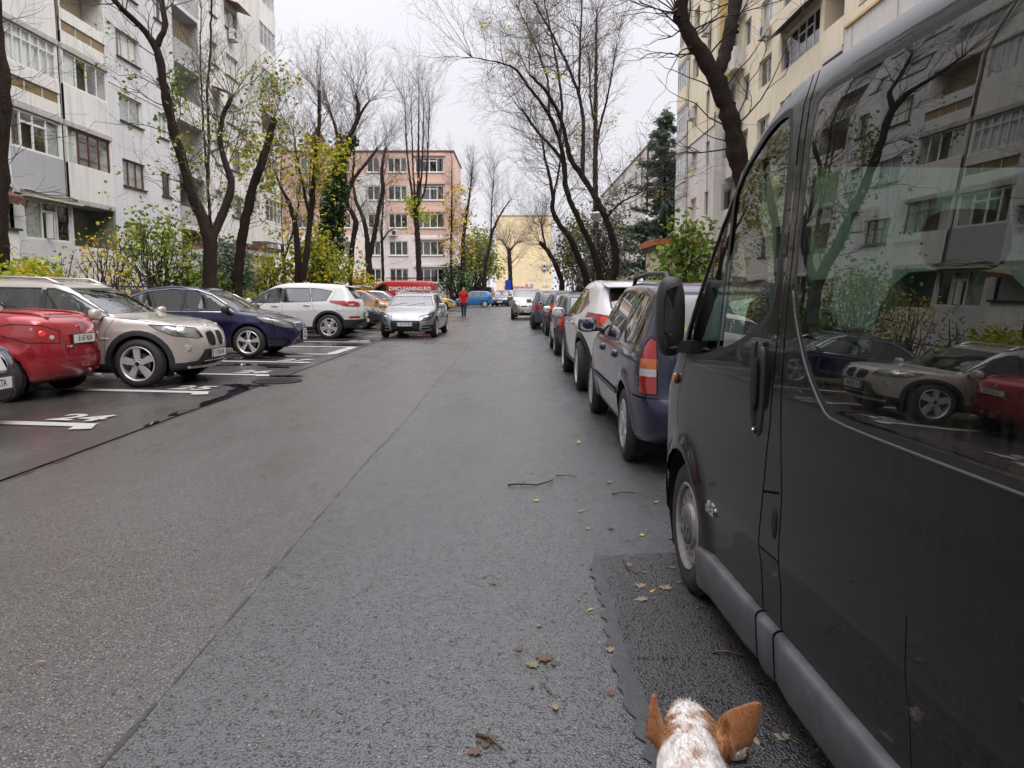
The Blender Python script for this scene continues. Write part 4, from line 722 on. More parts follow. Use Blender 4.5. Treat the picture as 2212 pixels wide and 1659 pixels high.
tree('slender_tree', 'thin straight tree with sparse ochre leaves at the corner of the salmon block', 'thin', 11, 46, (.8, 2.2), 220, (.6, 1.3), 500, (.3, .7), .35, (.6, 1.2), .25, .02, 'twig', (620, .18, ['leaf_ochre', 'leaf_yellow'], (3, 11)))
tree('slender_tree', 'dark straight tree right of the salmon block with a narrow bare top', 'thin2', 12, 56, (1.0, 2.8), 300, (.7, 1.6), 800, (.3, .9), .7, (.3, .8), .25, .03, 'twig_dark', (260, .17, ['leaf_ochre', 'leaf_yellow'], (3, 10)))
tree('slender_tree', 'pale bare spreading tree left of the sand yellow gable', 'sapling', 13, 40, (1.5, 4.0), 260, (.9, 2.2), 800, (.4, 1.0), .6, (.3, .8), .3, .03, 'twig_pale')
tree('street_tree', 'short bare pollard before the sand yellow gable', 'pollard', 14, 40, (2.0, 5.0), 260, (1.0, 2.2), 600, (.4, 1.1), .35, (.3, 1.1), .5, .05, 'twig')
tree('street_tree', 'tallest bare tree of the right row, leaning over the lane', 'rightA', 15, 60, (1.5, 4.2), 460, (.9, 2.2), 2200, (.3, 1.0), .12, (.55, 1.45), .35, .035, 'twig', (200, .10, ['leaf_yellowgreen', 'leaf_ochre'], (3, 14)), curl=.42)
tree('street_tree', 'bare tree of the right row with a long branch reaching over the lane', 'rightB', 16, 64, (1.5, 4.5), 480, (.9, 2.3), 2300, (.3, 1.0), .12, (.55, 1.45), .35, .035, 'twig', curl=.42)
tree('street_tree', 'thick kinked bare trunk leaning left in the right row', 'rightC', 17, 40, (1.5, 3.6), 300, (.8, 2.0), 1300, (.3, .9), .12, (.55, 1.45), .4, .03, 'twig', curl=.42)
tree('street_tree', 'short leaning pollard at the far end of the right row', 'rightD', 18, 40, (1.5, 4.0), 300, (.9, 2.2), 900, (.4, 1.0), .12, (.55, 1.45), .5, .03, 'twig', curl=.42)
tree('poplar_tree', 'straight tall poplar behind the right row of trees', 'rightE', 19, 70, (1.5, 4.0), 420, (.9, 2.0), 1300, (.3, 1.0), .6, (.25, .8), .3, .035, 'twig_pale', (160, .14, ['leaf_yellowgreen'], (4, 14)))
nt_ = tree('street_tree', 'thick dark forked trunk behind the black van', 'near', 20, 30, (1.2, 3.0), 120, (.6, 1.4), 260, (.25, .7), .05, (.6, 1.5), .52, .03, 'twig_dark', None, sides=16, knobs=7, curl=.45, seg=.12)
def at_end(l, r, k=1.0):
    a, b = Vector(l[-2][:3]), Vector(l[-1][:3]); return b + (b - a).normalized() * r * .33, (b - a).normalized()
p, d = at_end(TREES['near'][2], .115); o = disc('sawn_end', p - Vector(nt_.location), d, .105, MATS['cut_wood'], nt_, 18, .02, .1)
# ivy on its trunk
def ivy():
    rng = np.random.default_rng(66); l = resample(TREES['ivy'][0], .1); l = l[l[:, 2] < 9.6]; i = rng.integers(0, len(l), 7000); h = l[i, 2]; r = .36 + .40 * np.exp(-((h - 5.0) / 2.2) ** 2) + .16 * np.sin(h * 2.1)
    d = norm(rng.normal(size=(7000, 3)) * [1, 1, .4]); p = l[i, :3] + d * (r * rng.uniform(.6, 1.1, 7000))[:, None]; v, q = leaves(p, .16, rng, 0, 1.1)
    root = bpy.data.objects['ivy_tree']; from_np('ivy', v - np.array(root.location), q, [MATS['ivy_green'], MATS['leaf_dark'], MATS['ivy_green']], root, False, rng.integers(0, 3, 7000))
ivy()
def shrub(name, label, c, size, nleaf, lsize, mats, seed, stems=9, clumps=40, cat='shrub', group='shrubs and hedges in the gardens', kind=None, droop=.3, twig='twig_dark', fill=.85):
    rng = np.random.default_rng(seed); root = empty(name, (c[0], c[1], 0)); tag(root, label, cat, group)
    sx, sy, sz = size; d = norm(rng.normal(size=(clumps, 3))); d[:, 2] = np.abs(d[:, 2]) * 1.1 - .2; C = d * rng.uniform(.35, 1.0, (clumps, 1)) ** .6 * [sx / 2, sy / 2, sz * .62]; C[:, 2] += sz * .38 + c[2]; C[:, 2] = np.maximum(C[:, 2], c[2] + .1)
    k = rng.integers(0, clumps, nleaf); p = C[k] + rng.normal(0, 1, (nleaf, 3)) * np.array([sx, sy, sz]) * .085 * fill; v, q = leaves(p, lsize, rng, .2, 1.4, droop); shade = (k * 7 + rng.integers(0, 3, nleaf)) % len(mats)
    f = from_np('foliage', v, q, [MATS[m] for m in mats], root, False, shade)
    S = rng.normal(0, .12, (clumps, 3)) * [sx, sy, 0]; S[:, 2] = c[2] - .1; kk = np.linspace(0, 1, 6)[None, :, None]; st = S[:, None] * (1 - kk) + C[:, None] * kk + np.array([0, 0, .25 * sz]) * kk * (1 - kk) + rng.normal(0, .04, (clumps, 6, 3)) * sx * kk
    v, q = tubes(st, (.018 + .012 * rng.random((clumps, 1))) * (1.1 - .8 * kk[0, :, 0])[None] * min(1.4, sz / 2), 4, rng); from_np('stem', v, q, MATS[twig], root, True)
    return root
shrub('hedge', 'bright yellow green hedge behind the beige SUV', (-11.2, 18.0, .2), (2.6, 5.2, 2.05), 5200, .105, ['leaf_yellowgreen', 'leaf_yellow', 'leaf_lightgreen', 'leaf_yellowgreen', 'leaf_green'], 1, clumps=120)
shrub('garden_shrub', 'loose dark berry twigs rising above the yellow green hedge', (-13.4, 22.5, .2), (3.2, 3.5, 2.6), 500, .07, ['leaf_brown', 'leaf_dark', 'leaf_green'], 2, clumps=60)
shrub('garden_shrub', 'tall airy shrub with fresh green leaves before the green loggia', (-12.6, 28.5, .2), (3.4, 3.2, 4.6), 2300, .10, ['leaf_green', 'leaf_lightgreen', 'leaf_green', 'leaf_yellowgreen'], 3, clumps=70, fill=1.1)
shrub('garden_shrub', 'thin shrub with scattered yellow leaves beside the tall airy shrub', (-13.0, 25.4, .2), (2.4, 2.2, 3.4), 520, .085, ['leaf_yellow', 'leaf_yellow', 'leaf_ochre'], 4, clumps=40, fill=1.2)
shrub('garden_shrub', 'dense green shrub at the foot of the tall forked tree', (-11.8, 30.2, .2), (2.8, 2.6, 2.6), 2200, .10, ['leaf_green', 'leaf_dark', 'leaf_lightgreen'], 5, clumps=60)
shrub('garden_shrub', 'dark conifer bush before the brown roofed porch', (-12.4, 34.5, .2), (2.6, 2.6, 3.6), 3200, .11, ['needle', 'needle_dark', 'leaf_dark'], 6, clumps=60)
shrub('garden_shrub', 'yellow green sumac hanging before the ivy covered trunk', (-9.6, 40.6, .9), (3.6, 2.4, 3.9), 1900, .15, ['leaf_yellowgreen', 'leaf_yellow', 'leaf_lightgreen', 'leaf_green'], 7, clumps=60, droop=.8, fill=1.1)
shrub('garden_shrub', 'yellow green bush left of the slim dark trunks', (-12.4, 40.5, .2), (3.2, 2.6, 3.4), 1700, .13, ['leaf_yellowgreen', 'leaf_green', 'leaf_yellow'], 8, clumps=55, fill=1.1)
shrub('garden_shrub', 'low yellow bush beside the crooked tree', (-10.6, 54, .2), (3.4, 2.6, 2.6), 1400, .14, ['leaf_yellow', 'leaf_yellow', 'leaf_ochre', 'leaf_yellowgreen'], 9, clumps=50)
for i, (x, y, s_, mats) in enumerate(((-11.3, 24.5, 1.2, ['leaf_yellow', 'leaf_green', 'leaf_brown']), (-11.4, 33.0, 1.5, ['leaf_yellowgreen', 'leaf_green', 'leaf_lightgreen']), (-11.3, 36.5, 1.4, ['leaf_green', 'leaf_dark', 'leaf_yellowgreen']), (-11.2, 44.0, 1.4, ['leaf_green', 'leaf_yellowgreen', 'leaf_dark']), (-11.2, 48.5, 1.6, ['leaf_dark', 'leaf_green', 'leaf_yellow']))):
    shrub('garden_shrub', ('low mixed bush behind the near end of the fence', 'low light green bush behind the violet sedan', 'low green bush behind the white SUV', 'low green bush behind the dark hatchbacks', 'low dark bush near the red van')[i], (x, y, .2), (2.0, 3.4, s_), 1100, .10, mats, 20 + i, clumps=45)
shrub('garden_shrub', 'leafy fresh green bush right of the lane beside the estate roof', (6.3, 30.0, .2), (2.9, 2.6, 4.2), 1300, .16, ['leaf_green', 'leaf_green', 'leaf_lightgreen'], 30, clumps=60, fill=1.1)
shrub('garden_shrub', 'low yellow leaved bush at the foot of the right row of trees', (5.4, 43, .2), (2.6, 5, 2.0), 1100, .13, ['leaf_yellow', 'leaf_green', 'leaf_yellowgreen'], 31, clumps=50)
shrub('garden_shrub', 'green bush before the orange fascia porch', (8.0, 46, .2), (3.0, 5, 2.6), 1800, .13, ['leaf_green', 'leaf_yellowgreen', 'leaf_dark'], 32, clumps=60)
shrub('garden_shrub', 'round green and ochre tree crown left of the sand yellow gable', (-4.6, 94, 1.0), (6.0, 5, 8.4), 3600, .24, ['leaf_green', 'leaf_lightgreen', 'leaf_ochre', 'leaf_green'], 33, clumps=90, cat='tree')
shrub('garden_shrub', 'dark evergreen shrub at the corner of the salmon block', (-6.0, 79.5, 0), (3.6, 3, 4.8), 1600, .18, ['leaf_dark', 'leaf_green', 'leaf_dark'], 34, clumps=60)
shrub('garden_shrub', 'hazy brown and green thicket behind the right row of trees', (6.6, 60, .2), (4.5, 9, 8.6), 2600, .15, ['leaf_dark', 'needle_dark', 'leaf_brown'], 35, clumps=130, fill=1.0)
shrub('garden_shrub', 'dull green thicket right of the sand yellow gable', (8.5, 105, 0), (7, 8, 12), 3400, .28, ['leaf_green', 'leaf_dark', 'leaf_brown'], 36, clumps=110)
tree('slender_tree', 'bare brown lacy tree before the left part of the salmon block', None, 51, 60, (1.5, 3.5), 320, (.8, 1.8), 900, (.3, .9), .3, (.4, 1.1), .3, .03, 'twig_pale', (700, .15, ['leaf_ochre', 'leaf_brown', 'leaf_yellow'], (2.5, 11)), limbs=[[(-15.8, 62, 0, .2), (-15.6, 62, 3, .17), (-15.9, 62.3, 6, .13), (-15.7, 62, 9.5, .08), (-15.5, 62, 12, .03)], [(-15.6, 62, 3.5, .12), (-14.6, 61.5, 6.5, .09), (-14.0, 61.5, 9.5, .05)]])
tree('slender_tree', 'second bare lacy tree farther left before the salmon block', None, 52, 60, (1.5, 3.5), 320, (.8, 1.8), 900, (.3, .9), .3, (.4, 1.1), .3, .03, 'twig_pale', (600, .15, ['leaf_ochre', 'leaf_yellowgreen', 'leaf_yellow'], (2.5, 11)), limbs=[[(-18.6, 64, 0, .2), (-18.4, 64, 3, .17), (-18.7, 64.3, 6, .13), (-18.5, 64, 10, .08), (-18.3, 64, 12.5, .03)], [(-18.4, 64, 4, .12), (-17.2, 63.5, 7, .09), (-16.8, 63.5, 10, .05)]])
def conifer(name, label, x, y, h, rad, seed, mats, trunk=.2, top=True, lowest=.12):
    rng = np.random.default_rng(seed); root = empty(name, (x, y, 0)); tag(root, label, 'conifer', 'conifers')
    v, q = tubes(np.array([[[0, 0, -.1], [.05, 0, h * .4], [0, .05, h * .8], [0, 0, h]]]), np.array([[trunk, trunk * .75, trunk * .35, .02]]), 8, rng); from_np('trunk', v, q, MATS['bark'], root, True)
    BC, LP, LD = [], [], []
    nb = int(h * 12)
    for i in range(nb):
        t = lowest + (1 - lowest) * (i + rng.random()) / nb; z = h * t; L = rad * (1 - t) ** .72 * rng.uniform(.4, 1.15) + .15; a = rng.random() * 6.28; d = np.array([math.cos(a), math.sin(a), 0]); k = np.linspace(0, 1, 6)[:, None]
        c = np.array([0, 0, z]) + d * L * k + np.array([0, 0, 1]) * L * (rng.uniform(-.55, .1) * k + .2 * k ** 2) + rng.normal(0, .03, (6, 3)) * L * k; BC.append(c)
        n = int(16 + L * 120); s_ = rng.uniform(.12, 1, n); p = np.stack([np.interp(s_, k[:, 0], c[:, j]) for j in range(3)], -1) + rng.normal(0, 1, (n, 3)) * [.08, .08, .14]; sd = np.cross(d, [0, 0, 1]) * rng.choice([-1, 1], n)[:, None]; LP.append(p); LD.append(norm(sd * rng.uniform(.3, 1, (n, 1)) + d * .8 + rng.normal(0, .15, (n, 3)) - [0, 0, .22]))
    v, q = tubes(np.stack(BC), np.linspace(.035, .008, 6)[None] * np.ones((nb, 1)), 4, rng); b = from_np('branch', v, q, MATS['twig_dark'], root, True); b['kind'] = 'stuff'
    P, D = np.concatenate(LP), np.concatenate(LD); N = len(P); s_ = rng.uniform(.16, .40, (N, 1)); w = norm(np.cross(D, [0, 0, 1.] + rng.normal(0, .4, (N, 3)))); V = np.stack([P, P + D * s_ * .5 + w * s_ * .22, P + D * s_, P + D * s_ * .5 - w * s_ * .22], 1).reshape(-1, 3)
    V2 = V.reshape(-1, 4, 3).copy(); dn = np.array([0, 0, -.12]) * s_; V2[:, 1] = P + D * s_ * .5 + dn; V2[:, 3] = P + D * s_ * .5 - dn * .3
    V = np.concatenate([V, V2.reshape(-1, 3)]); Q = np.arange(len(V)).reshape(-1, 4); from_np('needles', V, Q, [MATS[m] for m in mats], root, False, np.tile(rng.integers(0, len(mats), N), 2))
conifer('spruce_tree', 'tall blue green spruce before the pale grey block at right', 12.0, 66, 15.8, 4.9, 1, ['needle', 'needle', 'needle_dark'])
# ---------------------------------------------------------------- vehicles: body by rounded intersection of silhouette and section
def chaikin(P, n=2):
    P = np.array(P, float)
    for _ in range(n):
        Q = np.roll(P, -1, 0); P = np.stack([.75 * P + .25 * Q, .25 * P + .75 * Q], 1).reshape(-1, 2)
    return P
class Body:
    def __init__(s, L, W, H, prof, sect, wheels, wr, k=.09, nplan=(4.5, 4.5), nx=96, nt=72, flare=.018, z0=.62, ksm=2, arch=None, bow=.24):
        s.bow = bow
        s.L, s.W, s.H, s.wheels, s.wr, s.k, s.npl, s.flare = L, W, H, wheels, wr, k, nplan, flare
        s.arch = arch or wr * 1.16
        P = chaikin(prof, ksm); s.sect = np.array(sect, float)
        h = .018; s.gx0, s.gz0, s.h = -L / 2 - .3, -.2, h
        nxg, nzg = int((L + .6) / h), int((H + .5) / h)
        X, Z = np.meshgrid(s.gx0 + h * np.arange(nxg), s.gz0 + h * np.arange(nzg), indexing='ij')
        A = P; B = np.roll(P, -1, 0); d = np.full(X.shape, 1e9); ins = np.zeros(X.shape, bool)
        for a, b in zip(A, B):
            e = b - a; t = np.clip(((X - a[0]) * e[0] + (Z - a[1]) * e[1]) / (e @ e + 1e-12), 0, 1)
            d = np.minimum(d, (X - a[0] - t * e[0]) ** 2 + (Z - a[1] - t * e[1]) ** 2)
            c = (a[1] > Z) != (b[1] > Z)
            with np.errstate(divide='ignore', invalid='ignore'):
                ins ^= c & (X < (b[0] - a[0]) * (Z - a[1]) / (b[1] - a[1] + 1e-15) + a[0])
        s.G = np.where(ins, -1, 1) * np.sqrt(d)
        s.mesh(nx, nt, z0)
    def halfw(s, x, z):
        sw = np.interp(z, s.sect[:, 0], s.sect[:, 1])
        r = np.where(x > 0, np.clip(np.abs(x) / (s.L / 2), 0, .9999) ** s.npl[0], np.clip(np.abs(x) / (s.L / 2), 0, .9999) ** s.npl[1])
        n = np.where(x > 0, s.npl[0], s.npl[1])
        w = s.W / 2 * np.maximum(1 - r, 1e-6) ** (1 / n) * sw
        for xw in s.wheels:
            q = np.sqrt((x - xw) ** 2 + (z - s.wr) ** 2)
            w = w + s.flare * np.exp(-((q - s.arch) / .07) ** 2)
        return w
    def f(s, P):
        x, y, z = P[..., 0], P[..., 1], P[..., 2]
        x0 = x; x = x + s.bow * y * y * np.tanh(x / .8)
        i = np.clip((x - s.gx0) / s.h, 0, s.G.shape[0] - 1.001); j = np.clip((z - s.gz0) / s.h, 0, s.G.shape[1] - 1.001)
        a, b = i.astype(int), j.astype(int); u, v = i - a, j - b
        g = s.G[a, b] * (1 - u) * (1 - v) + s.G[a + 1, b] * u * (1 - v) + s.G[a, b + 1] * (1 - u) * v + s.G[a + 1, b + 1] * u * v
        w = np.abs(y) - s.halfw(x0, z)
        hh = np.maximum(s.k - np.abs(g - w), 0)
        return np.maximum(g, w) + hh * hh / (4 * s.k)
    def grad(s, P, e=.012):
        g = np.stack([s.f(P + np.eye(3)[i] * e) - s.f(P - np.eye(3)[i] * e) for i in range(3)], -1)
        return g / (np.linalg.norm(g, axis=-1, keepdims=True) + 1e-9)
    def ray(s, O, D, tmax=4.0):
        a = np.zeros(O.shape[:-1]); b = np.full(O.shape[:-1], tmax)
        for _ in range(20):
            m = (a + b) / 2; ins = s.f(O + D * m[..., None]) < 0
            a = np.where(ins, m, a); b = np.where(ins, b, m)
        return O + D * ((a + b) / 2)[..., None]
    def mesh(s, nx, nt, z0):
        nf = 15; hl = s.L / 2 - .55
        st = [(-hl, -a) for a in np.linspace(PI / 2 - .02, PI / 2 / nf, nf)] + [(x, 0) for x in np.linspace(-hl, hl, nx)] + [(hl, a) for a in np.linspace(PI / 2 / nf, PI / 2 - .02, nf)]
        th = np.linspace(0, 2 * PI, nt + 1)[:-1] + PI / nt
        ox = np.array([p for p, _ in st])[:, None]; ph = np.array([a for _, a in st])[:, None]
        O = np.stack([ox + 0 * th, 0 * ox + 0 * th, 0 * ox + z0 + 0 * th], -1)
        D = np.stack([np.sin(ph) + 0 * th, np.cos(ph) * np.cos(th), np.cos(ph) * np.sin(th)], -1)
        V = s.ray(O, D); n0 = len(st); V2 = V.reshape(-1, 3)
        Q = []
        for i in range(n0 - 1):
            for j in range(nt): Q.append((i * nt + j, (i + 1) * nt + j, (i + 1) * nt + (j + 1) % nt, i * nt + (j + 1) % nt))
        Q.append(tuple(range(nt))); Q.append(tuple((n0 - 1) * nt + j for j in range(nt))[::-1])
        me = bpy.data.meshes.new('tmp'); me.from_pydata([tuple(v) for v in V2], [], Q)
        s.bm = bmesh.new(); s.bm.from_mesh(me); bpy.data.meshes.remove(me)
        bmesh.ops.recalc_face_normals(s.bm, faces=s.bm.faces[:])
        s.reg = s.bm.faces.layers.int.new('reg'); s.names = ['body']
    # --- points on the skin
    def side(s, x, z, sg=1): return Vector(s.ray(np.array([[x, 0, z]]), np.array([[0, float(sg), 0]]))[0])
    def front(s, y, z): return Vector(s.ray(np.array([[s.L / 2 - 1.0, y, z]]), np.array([[1., 0, 0]]))[0])
    def rear(s, y, z): return Vector(s.ray(np.array([[-s.L / 2 + 1.0, y, z]]), np.array([[-1., 0, 0]]))[0])
    def top(s, x, y): return Vector(s.ray(np.array([[x, y, .6]]), np.array([[0, 0, 1.]]))[0])
    def nrm(s, p): return Vector(s.grad(np.array([list(p)]))[0])
    # --- cutting outlines into the skin
    def region(s, name):
        if name not in s.names: s.names.append(name)
        return s.names.index(name)
    def cut(s, poly, az, name, sides=(1, -1), nmin=.22, only=None, zmin=-9):
        rid = s.region(name); a = math.radians(az)
        for sg in sides:
            if az == 'top': pass
            D = Vector((math.cos(a), sg * math.sin(a), 0)); Vz = Vector((0, 0, 1))
            if az == 90: U = Vector((1, 0, 0)); pts = [(p[0], p[1]) for p in poly]
            elif az in (0, 180): U = Vector((0, sg, 0)); pts = [(p[0], p[1]) for p in poly]
            else:
                U = Vector((-math.sin(a), sg * math.cos(a), 0)); pts = [(U.dot(Vector((p[0], sg * p[1], 0))), p[2]) for p in poly]
            s._cut(pts, U, Vz, D, rid, nmin, only)
    def cut_top(s, poly, name, only=None):
        s._cut(poly, Vector((1, 0, 0)), Vector((0, 1, 0)), Vector((0, 0, 1)), s.region(name), .35, only)
    def _cut(s, pts, U, Vv, D, rid, nmin, only=None):
        us = [p[0] for p in pts]; vs = [p[1] for p in pts]; u0, u1, v0, v1 = min(us) - .08, max(us) + .08, min(vs) - .08, max(vs) + .08
        ar = sum(pts[i][0] * pts[(i + 1) % len(pts)][1] - pts[(i + 1) % len(pts)][0] * pts[i][1] for i in range(len(pts)))
        fs = []
        for f in s.bm.faces:
            if f.normal.dot(D) < nmin: continue
            c = f.calc_center_median(); u, v = c.dot(U), c.dot(Vv)
            if u0 < u < u1 and v0 < v < v1 and (D.y == 0 or abs(D.y) < .3 or c.y * D.y > 0) and (only is None or f[s.reg] in only): fs.append(f)
        if not fs: return
        geom = set(fs); 
        for f in fs: geom.update(f.edges); geom.update(f.verts)
        geom = list(geom)
        for i in range(len(pts)):
            p, q = pts[i], pts[(i + 1) % len(pts)]; e = (q[0] - p[0], q[1] - p[1])
            if abs(e[0]) + abs(e[1]) < 1e-6: continue
            no = (U * e[1] - Vv * e[0]).normalized()
            r = bmesh.ops.bisect_plane(s.bm, geom=geom, dist=1e-5, plane_co=U * p[0] + Vv * p[1], plane_no=no)
            geom = r['geom']
        for f in geom:
            if isinstance(f, bmesh.types.BMFace) and f.is_valid:
                c = f.calc_center_median(); u, v = c.dot(U), c.dot(Vv)
                ins = False
                for i in range(len(pts)):
                    a, b = pts[i], pts[(i + 1) % len(pts)]
                    if (a[1] > v) != (b[1] > v) and u < (b[0] - a[0]) * (v - a[1]) / (b[1] - a[1]) + a[0]: ins = not ins
                if ins: f[s.reg] = rid
    def seam(s, pts, az, w=.007, sides=(1, -1), name='seam', nmin=.15, only=(0,)):
        for p, q in zip(pts[:-1], pts[1:]):
            e = Vector((q[0] - p[0], q[1] - p[1])); n = e.length; e /= n; m = Vector((-e.y, e.x)) * w / 2; e *= w * .3
            s.cut([(p[0] - e.x + m.x, p[1] - e.y + m.y), (p[0] - e.x - m.x, p[1] - e.y - m.y), (q[0] + e.x - m.x, q[1] + e.y - m.y), (q[0] + e.x + m.x, q[1] + e.y + m.y)], az, name, sides, nmin, [s.names.index(x) if isinstance(x, str) else x for x in only])
    def arches(s, name='arch_hole'):
        for xw in s.wheels:
            n = 26; R = s.arch
            s.cut([(xw + R * math.cos(2 * PI * i / n), s.wr + R * math.sin(2 * PI * i / n)) for i in range(n)], 90, name, nmin=-.75, only=None)
        rid = s.region(name)
        bad = [f for f in s.bm.faces if f[s.reg] == rid and abs(f.calc_center_median().y) > s.W / 2 - .34]
        for f in s.bm.faces:
            if f[s.reg] == rid: f[s.reg] = 0
        bmesh.ops.delete(s.bm, geom=bad, context='FACES')
    # --- one mesh object per region
    def emit(s, parent, mats, off={}, names={}, split=()):
        s.bm.faces.ensure_lookup_table(); out = {}
        for rid, nm in enumerate(s.names):
            fl = [f for f in s.bm.faces if f[s.reg] == rid]
            if not fl or nm == 'arch_hole': continue
            sets = [fl]
            if nm in split:
                sets = []
                left = set(fl)
                while left:
                    st = [left.pop()]; isl = []
                    while st:
                        f = st.pop(); isl.append(f)
                        for e in f.edges:
                            for g in e.link_faces:
                                if g in left: left.discard(g); st.append(g)
                    sets.append(isl)
            for fl in sets:
                ids = {}; V = []; F = []
                for f in fl:
                    t = []
                    for v in f.verts:
                        if v not in ids: ids[v] = len(V); V.append(v.co[:])
                        t.append(ids[v])
                    F.append(t)
                V = np.array(V); N = s.grad(V)
                if nm in off: V = V + N * off[nm]
                o = from_arrays(names.get(nm, nm), V, F, mats[nm], parent, True)
                o.data.normals_split_custom_set_from_vertices([tuple(n) for n in N])
                out.setdefault(nm, []).append(o)
        return out
    def lining(s, parent, mat, zmin=.5):
        ids = {}; V = []; F = []
        for f in s.bm.faces:
            if f[s.reg] != 0: continue
            if f.calc_center_median().z < zmin: continue
            t = []
            for v in f.verts:
                if v not in ids: ids[v] = len(V); V.append(v.co[:])
                t.append(ids[v])
            F.append(t[::-1])
        V = np.array(V); V = V - s.grad(V) * .035
        o = from_arrays('interior_trim', V, F, mat, parent, True)
        m = MB(); m.box(-s.L / 2 + .5, s.L / 2 - .9, -s.W / 2 + .12, s.W / 2 - .12, .40, .44)
        m.build('cabin_floor', mat, parent); return o
    def liners(s, parent, mat):
        for xw in s.wheels:
            n = 22; R = s.arch + .004; y1, y0 = s.W / 2 - .015, s.W / 2 - .36
            for sg in (1, -1):
                m = MB()
                a = [(xw + R * math.cos(t), s.wr + R * math.sin(t)) for t in np.linspace(-.55, PI + .55, n)]
                for p, q in zip(a[:-1], a[1:]):
                    yy = []
                    for c in (p, q): yy.append(min(float(s.halfw(np.array(c[0]), np.array(c[1]))), s.W / 2) - .012)
                    m.quad((p[0], sg * yy[0], p[1]), (q[0], sg * yy[1], q[1]), (q[0], sg * y0, q[1]), (p[0], sg * y0, p[1]))
                m.add([(x, sg * y0, z) for x, z in a], [tuple(range(n))])
                m.build('wheel_housing', mat, parent)
def ring_holes(m, n, r1, r2, rc, rh, y, dep, T, seg=16, mi=0):
    """annulus r1..r2 with n round holes on radius rc"""
    for k in range(n):
        a0 = 2 * PI * k / n; da = 2 * PI / n; H = []; B = []
        for i in range(seg):
            t = 2 * PI * i / seg; H.append((rc + rh * math.cos(t), a0 + rh * math.sin(t) / rc))
            u, w = math.cos(t), math.sin(t); q = 1 / max(abs(u), abs(w)); u *= q; w *= q
            B.append(((r1 + r2) / 2 + u * (r2 - r1) / 2, a0 + w * da / 2))
        P = lambda p, d=0: T(p[0] * math.cos(p[1]), y - d, p[0] * math.sin(p[1]))
        for i in range(seg):
            j = (i + 1) % seg
            m.quad(P(B[i]), P(B[j]), P(H[j]), P(H[i]), mi); m.quad(P(H[i]), P(H[j]), P(H[j], dep), P(H[i], dep), mi)
WHEELS = {}
